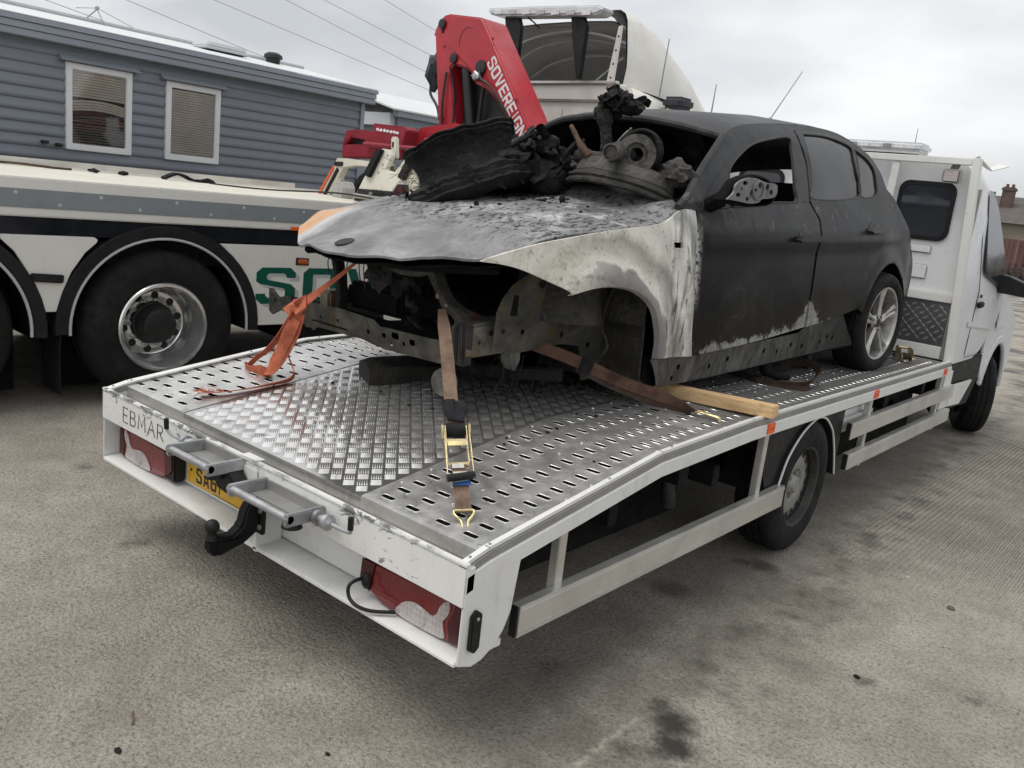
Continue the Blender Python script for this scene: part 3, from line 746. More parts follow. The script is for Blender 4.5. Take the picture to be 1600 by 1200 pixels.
# number plate
npz = MB(); npz.box((-.553, .094, .362), (-.035, .100, .455)); NP = T(npz, 'number_plate', 'plate_yellow', bevel=.002)
LET = {
 'S': [[(0,.78),(0,.62),(.1,.55),(.68,.43),(.74,.38),(.74,.22),(.68,.16),(.30,.16),(.24,.22),(.24,.28),(0,.28),(0,.14),(.14,0),(.86,0),(1,.14),(1,.42),(.88,.54),(.30,.66),(.26,.7),(.26,.78),(.32,.84),(.70,.84),(.76,.78),(.76,.72),(1,.72),(1,.86),(.86,1),(.14,1),(0,.86)]],
 'A': [[(0,0),(.24,0),(.30,.2),(.70,.2),(.76,0),(1,0),(.66,1),(.34,1)], [(.36,.38),(.5,.82),(.64,.38)]],
 '6': [[(0,.15),(.15,0),(.85,0),(1,.15),(1,.48),(.85,.62),(.26,.62),(.26,.84),(.74,.84),(.74,.76),(1,.76),(1,.86),(.85,1),(.15,1),(0,.85)], [(.26,.16),(.26,.46),(.74,.46),(.74,.16)]],
 '1': [[(.36,0),(.64,0),(.64,1),(.36,1)]],
 'O': [[(0,.14),(.14,0),(.86,0),(1,.14),(1,.86),(.86,1),(.14,1),(0,.86)], [(.26,.18),(.26,.82),(.74,.82),(.74,.18)]],
 'V': [[(.36,0),(.64,0),(1,1),(.74,1),(.5,.28),(.26,1),(0,1)]],
 'E': [[(0,0),(1,0),(1,.18),(.26,.18),(.26,.42),(.88,.42),(.88,.58),(.26,.58),(.26,.82),(1,.82),(1,1),(0,1)]],
 'R': [[(0,0),(.26,0),(.26,.36),(.48,.36),(.74,0),(1,0),(.76,.38),(.86,.38),(1,.5),(1,.86),(.86,1),(0,1)], [(.26,.54),(.26,.82),(.74,.82),(.74,.54)]],
 'I': [[(.36,0),(.64,0),(.64,1),(.36,1)]],
 'G': [[(0,.14),(.14,0),(.86,0),(1,.14),(1,.56),(.5,.56),(.5,.40),(.74,.40),(.74,.18),(.26,.18),(.26,.82),(.74,.82),(.74,.70),(1,.70),(1,.86),(.86,1),(.14,1),(0,.86)]],
 'N': [[(0,0),(.24,0),(.24,.62),(.74,0),(1,0),(1,1),(.76,1),(.76,.38),(.26,1),(0,1)]],
 'B': [[(0,0),(.86,0),(1,.14),(1,.42),(.9,.5),(1,.58),(1,.86),(.86,1),(0,1)], [(.2,.12),(.2,.43),(.8,.43),(.8,.12)], [(.2,.57),(.2,.88),(.8,.88),(.8,.57)]],
 'M': [[(0,0),(.2,0),(.2,.7),(.5,.2),(.8,.7),(.8,0),(1,0),(1,1),(.8,1),(.5,.5),(.2,1),(0,1)]],
}
def word(mb, txt, fn, w_, h_, gap, th, italic=0., widths={}):
    x = 0
    for ch_ in txt:
        if ch_ != ' ':
            lw = w_*widths.get(ch_, 1)
            q = [[((x+p[0]*lw+italic*p[1]*h_), p[1]*h_) for p in l] for l in LET[ch_]]
            mb.prism(q[0], fn, 0, th, q[1:])
            x += lw+gap
        else: x += w_*.5
    return x
t = MB(); word(t, 'SA61', lambda u, v, d: (-.488+u, .0935-d*.5, .378+v), .042, .062, .010, .0012, 0, {'1': .55}); T(t, 'plate_characters', 'ink', parent=NP)
t = MB(); t.lathe([(0, .006), (.003, .005), (.003, 0)], (-.525, .0935, .42), (0, -1, 0), 10)
for k in range(16): t.box((-.36+k*.011, .093, .3665), (-.352+k*.011, .0938, .3695))
T(t, 'plate_print', 'ink', parent=NP)
# EBMAR written by hand in thin strokes
t = MB()
S = {'E': [[(1,0),(0,0),(0,1),(1,1)], [(0,.5),(.85,.5)]], 'B': [[(0,0),(0,1),(.75,.95),(.85,.75),(.7,.55),(0,.52)], [(.7,.52),(1,.3),(.8,.05),(0,0)]],
     'M': [[(0,0),(.1,1),(.5,.25),(.9,1),(1,0)]], 'A': [[(0,0),(.5,1),(1,0)], [(.22,.4),(.8,.4)]], 'R': [[(0,0),(0,1),(.8,.95),(.9,.7),(.6,.5),(0,.5)], [(.4,.5),(1,0)]]}
x = -.895
for c_, w_ in zip('EBMAR', (.040, .045, .058, .056, .045)):
    for st in S[c_]:
        t.ribbon([(x+p[0]*w_, -.0055, .537+p[1]*.062-.0) for p in st], .0042, (.3, 0, 1) if False else [(0, 0, 1) if abs(st[min(i+1, len(st)-1)][0]-st[max(i-1, 0)][0])*w_ > abs(st[min(i+1, len(st)-1)][1]-st[max(i-1, 0)][1])*.06 else (1, 0, 0) for i in range(len(st))], .001)
    x += w_+.020
T(t, 'pen_lettering', 'ink_grey')

# galvanised ramp brackets with crank handles
def bracket(x0, x1, z, mirror):
    b = MB(); yo = -.15
    b.bar((x0, .0, z), (x0, yo, z), .022, .042)
    o = T(b, 'ramp_bracket', 'galv', bevel=.004)
    b = MB(); b.bar((x1, .0, z), (x1, yo, z), .022, .042); T(b, 'bracket_arm', 'galv', parent=o, bevel=.004)
    b = MB(); b.tube([(x0-.011, yo+.012, z+.004), (x1+.011, yo+.012, z+.004)], .0135, 14); T(b, 'bracket_rod', 'galv', parent=o)
    b = MB(); b.box((x0+.012, -.075, z-.020), (x1-.012, -.008, z-.016)); b.box((x0+.012, -.012, z-.018), (x1-.012, -.0055, z+.018)); T(b, 'bracket_plate', 'alu_dull', parent=o)
    b = MB(); b.lathe([(-.008, 0), (-.008, .028), (.006, .034), (.012, .02)], (x1-.03, -.10, z-.035), (0, 0, -1), 20); T(b, 'rubber_foot', 'black', parent=o)
    d = 1 if not mirror else -1; xe = x1 if d > 0 else x0
    b = MB(); b.lathe([(0, 0), (0, .024), (.018, .026), (.02, .016), (.045, .018), (.047, .026), (.064, .026), (.066, .02), (.075, .01), (.075, 0)], (xe+d*.012, -.04, z-.005), (d, 0, 0), 20); T(b, 'crank_hub', 'galv', parent=o)
    b = MB(); b.tube(spline([(xe+d*.07, -.04, z-.005), (xe+d*.15, -.042, z-.004), (xe+d*.185, -.045, z+.003), (xe+d*.19, -.05, z+.02)], 4), .006, 8); T(b, 'crank_handle', 'galv', parent=o)
    b = MB(); b.tube([(xe+d*.19, -.05, z+.015), (xe+d*.191, -.052, z+.055)], .0095, 10); T(b, 'handle_grip', 'black', parent=o)
bracket(.118, .43, .585, False)
bracket(-.275, -.02, .612, True)
# tow ball
tbm = MB(); tbm.prism([(-.0, .525), (-.03, .53), (-.07, .50), (-.088, .44), (-.14, .410), (-.21, .42), (-.235, .41), (-.235, .365), (-.20, .348), (-.07, .375), (-.02, .40), (.0, .41)], lambda u, v, d: (.085+d, u*.78-.015, v), -.026, .026)
TBA = T(tbm, 'tow_bar', 'chassis', bevel=.009, seg=3)
tbm = MB(); tbm.lathe([(0, .022), (.012, .018), (.022, .016)]+[(.045-.025*cos(a), .025*sin(a)) for a in [.7+k*(pi-.7)/8 for k in range(9)]], (.085, -.184, .41), (0, 0, 1), 20); T(tbm, 'tow_ball', 'black', parent=TBA, smooth=60)
tbm = MB(); tbm.box((.04, -.018, .395), (.125, -.0, .515)); T(tbm, 'tow_plate', 'black', parent=TBA, bevel=.004)
tbm = MB()
for z in (.425, .485):
    for x in (.06, .113): tbm.lathe([(0, .011), (.007, .011), (.009, .006), (.009, 0)], (x, -.0185, z), (0, -1, 0), 6)
T(tbm, 'bolts', 'galv', parent=TBA)
sk = MB(); sk.prism([(-.10, .582), (-.02, .60), (.02, .57), (.04, .55), (.02, .512), (-.07, .52), (-.10, .55)], lambda u, v, d: (u, d, v), -.075, -.008); T(sk, 'trailer_socket', 'black', bevel=.006)

# aluminium side guards, posts, reflectors
def guard(y0, y1, z0, z1, x=1.045, th=.025, s=1):
    b = MB(); b.box((s*(x-th), y0, z0), (s*x, y1, z1)); b.box((s*x, y0, z0+.018), (s*(x+.002), y1, z0+.022)); b.box((s*x, y0, z1-.018), (s*(x+.0025), y1, z1-.012))
    b.box((s*(x-th-.012), y0, z1-.006), (s*(x-th), y1, z1-.0005))
    o = T(b, 'side_guard', 'alu', bevel=.0025)
    c = MB(); c.box((s*(x-th-.004), y0-.012, z0+.002), (s*(x-.004), y0-.0005, z1-.002)); T(c, 'end_cap', 'black', parent=o, bevel=.002)
    return o
for s in (1, -1):
    guard(.262, 2.235, .3245, .4286, 1.06, s=s)
    guard(3.10, 5.215, .347, .438, 1.06, s=s)
    guard(3.06, 5.20, .528, .622, 1.06, s=s)
    for y, za, zb in ((.485, .43, prof(.485)-.094), (1.985, .43, prof(2)-.094), (3.41, .35, prof(3.4)-.094), (4.93, .35, prof(4.9)-.094)):
        b = MB(); b.box((s*1.0, y-.022, za-.04), (s*1.032, y+.022, zb+.02)); T(b, 'guard_post', 'alu', bevel=.003)
    for y in (1.94, 3.37, 4.84):
        b = MB(); b.box((s*(1.0595), y-.045, prof(y)-.085), (s*1.066, y+.03, prof(y)-.036)); r_ = T(b, 'reflector', 'reflector', bevel=.003)
        c = MB()
        for dy in (-.02, .008): c.lathe([(0, .005), (.0012, .004), (.0012, 0)], (s*1.0662, y+dy, prof(y)-.062), (s, 0, 0), 8)
        T(c, 'screw', 'red_dirty', parent=r_)
b = MB(); b.prism([(5.24, .60), (5.90, .585), (5.62, .42), (5.24, .44)], lambda u, v, d: (d, u, v), 1.01, 1.03); T(b, 'step_panel', 'white', bevel=.004)
b = MB(); b.box((1.0, 5.02, .44), (1.028, 5.22, .72)); T(b, 'corner_panel', 'white', bevel=.004)

# chassis underneath
c = MB()
for x in (-.42, .42): c.box((x-.05, .13, .40), (x+.05, 6.6, .56))
for y in (.5, 1.3, 2.1, 3.0, 3.8, 4.6): c.box((-1.0, y-.04, .60), (1.0, y+.04, plate_z(y)-.03))
for y in (.9, 1.7, 2.9, 4.2): c.box((-.95, y-.03, .50), (.95, y+.03, .59))
c.box((-.99, .14, .545), (.99, .32, .60)); 
c.box((-1.0, .15, .594), (1.0, .6, .60)); T(c, 'chassis_frame', 'chassis', bevel=.004)
c = MB(); c.grid([[(x, y, plate_z(y)-.035) for x in (-1.04, 1.02)] for y in (.13, .5, 1.016, 1.771, 5.0)]); T(c, 'deck_underside', 'chassis', solid=.004)
for s in (1, -1):
    c = MB(); c.box((min(s*.56, s*.60), .20, .20), (max(s*.56, s*.60), 2.05, .60)); T(c, 'side_liner', 'chassis')
    c = MB(); c.box((min(s*.30, s*.66), 3.1, .25), (max(s*.30, s*.66), 5.0, .70)); T(c, 'side_tank', 'chassis', bevel=.02)
c = MB(); c.lathe([(0, 0), (0, .17), (.9, .17), (.9, 0)], (-.3, 1.0, .42), (0, 1, 0), 20); T(c, 'fuel_tank', 'chassis')
c = MB(); c.box((.62, 3.15, .34), (.92, 4.7, .64)); T(c, 'storage_box', 'chassis', bevel=.01)
c = MB(); c.tube([(-.8, 2.55, .35), (.8, 2.55, .35)], .06, 14); c.lump((0, 2.55, .36), .16, .05, 1, 3, 2); T(c, 'rear_axle', 'chassis')
c = MB(); c.tube([(.75, 1.62, .62), (.78, 1.64, .36)], [.026, .034], 12); T(c, 'damper', 'rim_dark')
c = MB(); c.box((.70, 2.98, .53), (1.0, 3.6, .66)); T(c, 'crumpled_cover', 'white', bevel=.03)

# wheels
def truck_wheel(cx, cy, s, rot=0., hub=True):
    cz = .35
    b = MB()
    tp_ = [(-.10, .205), (-.112, .235), (-.115, .28), (-.105, .318), (-.09, .338), (-.07, .348)]
    tp_ += [(-.045, .349), (-.043, .341), (-.036, .341), (-.034, .350), (-.004, .350), (-.003, .341), (.003, .341), (.004, .350), (.034, .350), (.036, .341), (.043, .341), (.045, .349)]
    tp_ += [(.07, .348), (.09, .338), (.105, .318), (.115, .28), (.112, .235), (.10, .205), (.06, .19), (-.06, .19)]
    b = MB(); b.cur = 0
    W_ = b.lathe([(.045, .182), (.052, .178), (.056, .150), (.066, .12), (.062, .085), (.045, .075), (.04, .06), (.04, 0)], (0, 0, 0), (1, 0, 0), 40)
    w_ = b.build('wheel', MAT['steel_rim'], TR, smooth=50)
    for k in range(16):
        pass
    h = MB(); h.lathe([(.098, .207), (.104, .21), (.100, .200), (.085, .196), (.04, .187), (.02, .183)], (0, 0, 0), (1, 0, 0), 40); h.build('rim_ring', MAT['rim_dark'], w_, smooth=50)
    h = MB(); h.lathe([(.0, .0), (.001, .0155), (0, .0165)], (.0, 0, 0), (1, 0, 0), 10); h0 = h.build('rim_slot', MAT['ink'], w_)
    for k in range(16):
        a = 2*pi*k/16; h1 = h0 if k == 0 else dup(h0, w_); h1.location = (.0572, cos(a)*.163, sin(a)*.163)
    h = MB(); h.lathe([(.03, 0), (.075, .0), (.075, .035), (.068, .042), (.04, .06)], (0, 0, 0), (1, 0, 0), 20); h.build('hub', MAT['steel_rim'], w_, smooth=40)
    h = MB()
    for k in range(6):
        a = 2*pi*k/6; h.lathe([(0, .012), (.018, .011), (.018, 0)], (.045, cos(a)*.062, sin(a)*.062), (1, 0, 0), 6)
    h.build('wheel_nuts', MAT['steel_rim'], w_)
    ty = MB(); ty.lathe(tp_, (0, 0, 0), (1, 0, 0), 56, closed=True); ty.build('tyre', MAT['rubber'], w_, smooth=35)
    iv = Vector((cx, cy, cz))-Vector((0, 2.5, 0)); w_.location = iv; w_.rotation_euler = (.3, 0, (0 if s > 0 else pi)+rot)
    return w_
w1 = truck_wheel(.925, 2.55, 1)
for px_, py_, rt in ((-.925, 2.55, pi), (.875, 6.80, radians(24)), (-.875, 6.80, pi+radians(24))):
    c = dup(w1, TR); c.location = (px_, py_-2.5, .35); c.rotation_euler = (.9, 0, rt)
# rear mudguards
def mudguard(s):
    pa = [(2.19, .36), (2.226, .446), (2.283, .556), (2.409, .655), (2.55, .705), (2.63, .708), (2.71, .687), (2.79, .64), (2.846, .592), (2.92, .479), (2.985, .342)]
    pa = [(p.x, p.y) for p in spline([(a, b_, 0) for a, b_ in pa], 4)]
    b = MB(); b.grid([[(s*x, y, z) for y, z in pa] for x in (.74, 1.03)])
    o = T(b, 'mudguard', 'black', solid=.006)
    b = MB(); b.tube([(s*1.034, y, z) for y, z in pa], .0055, 6); T(b, 'mudguard_edge', 'white', parent=o)
    # flat black valance that fills up to the deck
    up = [(2.985, .342), (3.02, .36), (3.0, .72), (2.10, .72), (2.08, .45), (2.19, .36)]
    b = MB(); b.prism(list(pa)+[(3.03, .345), (3.03, .722), (2.02, .722), (2.06, .50), (2.13, .36)], lambda u, v, d: (s*d, u, v), .995, 1.015); T(b, 'wheel_valance', 'black', parent=o)
mudguard(1); mudguard(-1)
# ------------------------------------------------------------------ cab of the recovery truck
def cab():
    YB = 5.06
    # rear wall
    b = MB(); b.prism([(-1.0, 1.26), (.985, 1.26), (.90, 2.10), (.84, 2.19), (-.86, 2.19), (-.92, 2.10)], lambda u, v, d: (u, d, v), YB, YB+.03); BW = T(b, 'cab_rear_wall', 'white_cab', bevel=.004)
    def win(x0, x1):
        rc = lambda a0, a1, z0, z1, r: [(a0+r-r*cos(t), z1-r+r*sin(t)) for t in [k*pi/8 for k in range(5)]]+[(a1-r+r*sin(t), z1-r+r*cos(t)) for t in [k*pi/8 for k in range(5)]]+[(a1-r+r*cos(t), z0+r-r*sin(t)) for t in [k*pi/8 for k in range(5)]]+[(a0+r-r*sin(t), z0+r-r*cos(t)) for t in [k*pi/8 for k in range(5)]]
        b = MB(); b.prism(rc(x0-.03, x1+.03, 1.62, 2.03, .07), lambda u, v, d: (u, d, v), YB-.014, YB-.002, [rc(x0, x1, 1.65, 2.0, .05)[::-1]]); f = T(b, 'rear_window_seal', 'black', bevel=.003)
        b = MB(); b.prism(rc(x0, x1, 1.65, 2.0, .05), lambda u, v, d: (u, d, v), YB-.009, YB-.0025); T(b, 'rear_window_glass', 'glass_dark', parent=f)
    win(.47, .80); win(-.80, -.47)
    # pressed ribs in the rear wall
    for z, h_ in ((1.56, .028), (1.40, .05)):
        b = MB(); b.box((-.85, YB-.012, z-h_), (.74, YB-.0015, z+h_)); T(b, 'wall_rib', 'white_cab', parent=BW, bevel=.008, seg=3)
    b = MB(); b.box((-.96, YB-.03, 1.205), (.965, YB-.001, 1.262)); T(b, 'wall_rail', 'white', bevel=.004)
    b = MB(); b.box((-.98, YB-.03, .80), (.985, YB-.001, .89)); T(b, 'wall_foot', 'white', bevel=.004)
    b = MB(); b.box((-.97, YB-.02, .892), (.972, YB-.008, 1.203)); TD = T(b, 'lower_tread_panel', 'tread_dark')
    bb = MB()
    for i in range(-30, 60):
        for j in range(-60, 40):
            c = Vector((.062*(i+j)*.5, .058*(i-j)*.5))
            x, z = c.x+.4, c.y+1.05
            if not (.3 < x < .95 and .91 < z < 1.19): continue
            k = 1 if (i % 2) else -1
            d = Vector((.021, .016*k)); n_ = Vector((-.0055*k*.8, .0065))
            q = [(x-d.x, YB-.0205, z-d.y), (x+n_.x, YB-.0205, z+n_.y), (x+d.x, YB-.0205, z+d.y), (x-n_.x, YB-.0205, z-n_.y), (x, YB-.0235, z)]
            bb.add(q, [(0, 1, 4), (1, 2, 4), (2, 3, 4), (3, 0, 4)])
    o = T(bb, 'tread_bars', 'alu_dull', parent=TD, smooth=60); o['kind'] = 'stuff'
    # frame in front of the wall: corner post, top rail, uprights
    b = MB(); b.prism([(1.0, .80), (1.055, .80), (.955, 2.20), (.90, 2.20)], lambda u, v, d: (u, d, v), YB-.09, YB-.035); T(b, 'corner_post', 'white', bevel=.004)
    b = MB(); b.prism([(-1.0, .80), (-1.055, .80), (-.955, 2.20), (-.90, 2.20)], lambda u, v, d: (u, d, v), YB-.09, YB-.035); T(b, 'corner_post', 'white', bevel=.004)
    b = MB(); b.box((-.90, YB-.085, 2.15), (.905, YB-.04, 2.197)); T(b, 'top_rail', 'white', bevel=.005)
    for x in (.37, -.37):
        b = MB(); b.prism([(x-.01, .9), (x+.045, .9), (x+.06, 2.148), (x+.005, 2.148)], lambda u, v, d: (u, d, v), YB-.075, YB-.045); T(b, 'frame_upright', 'white', bevel=.004)
    b = MB(); b.box((.955, YB-.034, .81), (.985, YB-.001, 2.0)); T(b, 'edge_trim', 'alu_dull')
    # work light
    b = MB(); b.box((.745, YB-.16, 2.02), (.865, YB-.10, 2.115)); wl = T(b, 'work_light', 'alu_dull', bevel=.012)
    b = MB(); b.box((.757, YB-.165, 2.03), (.853, YB-.1595, 2.105)); T(b, 'lens', 'clear_lens', parent=wl, bevel=.006)
    b = MB(); b.bar((.805, YB-.12, 2.115), (.805, YB-.07, 2.15), .05, .012); T(b, 'lamp_bracket', 'black', parent=wl)
    # warning light bar
    b = MB(); b.box((-.52, YB-.02, 2.225), (.545, YB+.22, 2.29)); LB = T(b, 'light_bar', 'bar_lens', bevel=.02, seg=3)
    b = MB(); b.box((-.50, YB-.01, 2.212), (.52, YB+.21, 2.224)); T(b, 'light_bar_base', 'alu', parent=LB)
    for k in range(12):
        b = MB(); b.box((-.48+k*.083, YB-.024, 2.245), (-.42+k*.083, YB-.0195, 2.272)); T(b, 'lamp_module', 'white_vinyl' if k % 3 else 'alu_dull', parent=LB)
    for x in (-.4, .42):
        b = MB(); b.box((x-.03, YB+.05, 2.19), (x+.03, YB+.12, 2.213)); T(b, 'bar_foot', 'black', parent=LB)
    b = MB(); b.tube([(.33, YB+.5, 2.2), (.33, YB+.5, 2.44)], [.006, .0025], 6); T(b, 'aerial', 'wire')

    # cab shell by cross-sections: (y, half width at waist, half width at roof, z roof, z bottom)
    def shell(y, wb, wr, zr, zw, zb):
        pts = [(wb-.01, zb), (wb+.0, zb+.12), (wb+.005, (zb+zw)/2), (wb, zw), (wb-.03, zw+.12), (lerp(wb, wr, .55), lerp(zw, zr, .6)), (wr+.02, zr-.14), (wr-.02, zr-.05), (wr-.12, zr-.005), (wr-.3, zr+.02), (0, zr+.035)]
        return [(x, y, z) for x, z in pts]+[(-x, y, z) for x, z in pts[-2::-1]]
    secs = [(5.06, .985, .87, 2.19, 1.30, .75), (5.25, .995, .87, 2.20, 1.30, .75), (5.6, .998, .865, 2.19, 1.28, .75), (5.9, .998, .85, 2.14, 1.27, .75), (6.12, .998, .83, 2.03, 1.27, .80), (6.3, .995, .82, 1.84, 1.27, .90), (6.5, .995, .82, 1.58, 1.26, .98)]
    b = MB(); b.grid([shell(*s_) for s_ in secs]); T(b, 'cab_shell', 'white_cab', smooth=60, solid=.004)
    # bonnet and nose
    nose = [(6.5, .995, .80, 1.36, 1.05, .98), (6.75, .985, .80, 1.26, 1.02, .99), (7.05, .97, .78, 1.16, .95, .95), (7.3, .93, .74, 1.04, .85, .55), (7.45, .80, .62, .86, .7, .4)]
    b = MB(); b.grid([shell(*s_) for s_ in nose]); T(b, 'bonnet', 'white_cab', smooth=60, solid=.004)
    b = MB(); b.grid([[(x, 6.14+(1.98-z)*.80, z) for x in (-.78, -.4, 0, .4, .78)] for z in (1.98, 1.6, 1.28)]); T(b, 'windscreen', 'glass_dark', smooth=60, solid=.004)
    b = MB(); b.box((-.9, 7.25, .3), (.9, 7.48, .62)); T(b, 'front_bumper', 'black', bevel=.05, seg=3)
    for s in (1, -1):
        P = lambda u, v, d: (s*(interp(v, [.75, 1.28, 1.5, 2.0, 2.2], [1.0, 1.005, .975, .885, .855])+d), u, v)
        b = MB(); b.prism([(5.70, 1.98), (5.74, 2.035), (5.84, 2.03), (6.02, 1.93), (6.18, 1.75), (6.36, 1.50), (6.46, 1.34), (6.44, 1.26), (6.34, 1.27), (6.1, 1.34), (5.72, 1.42), (5.69, 1.46)], P, .001, .012); T(b, 'door_window', 'glass_dark', bevel=.002)
        for pts in ([(5.56, .80), (5.56, 1.3), (5.60, 2.06)], [(5.57, .785), (5.8, .78), (6.2, .78)]):
            b = MB(); b.tube([P(u, v, .0015) for u, v in pts], .003, 4); T(b, 'door_gap', 'ink')
        b = MB(); b.prism([(5.42, 1.075), (6.25, .985), (6.25, .965), (5.42, 1.03)], P, .002, .014); T(b, 'rubbing_strip', 'white_cab', bevel=.005)
        b = MB(); b.prism([(5.56, 1.215), (5.70, 1.215), (5.70, 1.165), (5.56, 1.165)], P, .004, .03); dh = T(b, 'door_handle', 'black', bevel=.01, seg=3)
        b = MB(); b.lathe([(0, .014), (.01, .012), (.01, 0)], P(5.63, 1.255, .003), (s, 0, 0), 12); T(b, 'door_lock', 'black', parent=dh)
        # mudguard lip and black splash guard behind the front wheel
        arch = [(6.80+.47*cos(a), .36+.53*sin(a)) for a in [pi-.25-k*(pi-.3)/14 for k in range(15)]]
        arch2 = [(6.80+.40*cos(a), .36+.45*sin(a)) for a in [.05+k*(pi-.3)/14 for k in range(15)]]
        b = MB(); b.prism(arch+arch2, lambda u, v, d: (s*d, u, v), .975, 1.006); T(b, 'wheel_arch', 'white_cab', bevel=.01)
        b = MB(); b.prism([(6.27, .77), (6.27, 1.30), (6.5, 1.28), (7.0, 1.16), (7.36, .98), (7.44, .62), (7.30, .45)]+[(6.80+.47*cos(a), .36+.53*sin(a)) for a in [.2+k*(pi-.55)/12 for k in range(13)]], lambda u, v, d: (s*d, u, v), .968, .986); T(b, 'front_wing', 'white_cab', bevel=.004)
        b = MB(); b.grid([[(s*x, 6.80+.42*cos(a), .36+.47*sin(a)) for a in [pi+.15-k*(pi+.1)/16 for k in range(17)]] for x in (.55, .99)]); T(b, 'arch_liner', 'chassis', solid=.004)
        b = MB(); b.prism([(5.10, .40), (6.05, .36), (6.27, .55), (6.27, .76), (5.10, .752)], lambda u, v, d: (s*d, u, v), .93, .992); T(b, 'sill_guard', 'black', bevel=.01)
        # mirror on its arm
        mo = MB(); mo.prism([(.95, 1.42), (1.06, 1.41), (1.20, 1.36), (1.36, 1.34), (1.36, 1.26), (1.20, 1.26), (1.0, 1.27), (.96, 1.30)], lambda u, v, d: (s*u, 6.22+d, v), .0, .16); mi = T(mo, 'mirror_arm', 'black', bevel=.015, seg=3)
        mo = MB(); mo.box((s*1.30, 6.18, 1.10), (s*1.50, 6.32, 1.50)); T(mo, 'mirror_head', 'black', parent=mi, bevel=.03, seg=3)
        mo = MB(); mo.box((s*1.32, 6.173, 1.14), (s*1.48, 6.1795, 1.46)); T(mo, 'mirror_glass', 'glass_dark', parent=mi)
        mo = MB(); mo.box((s*1.20, 6.213, 1.295), (s*1.245, 6.2195, 1.335)); T(mo, 'mirror_badge', 'clear_lens', parent=mi)
    # torn deflector flap on the roof edge
    fl = MB(); fl.grid([[(.86, 5.15, 2.215), (.87, 5.3, 2.205), (.875, 5.5, 2.19)], [(.90, 5.15, 2.235), (.93, 5.32, 2.16), (.95, 5.5, 2.21)], [(.93, 5.14, 2.20), (.96, 5.32, 2.15), (1.02, 5.52, 2.20)]]); T(fl, 'torn_deflector', 'white', solid=.006, smooth=0)
cab()
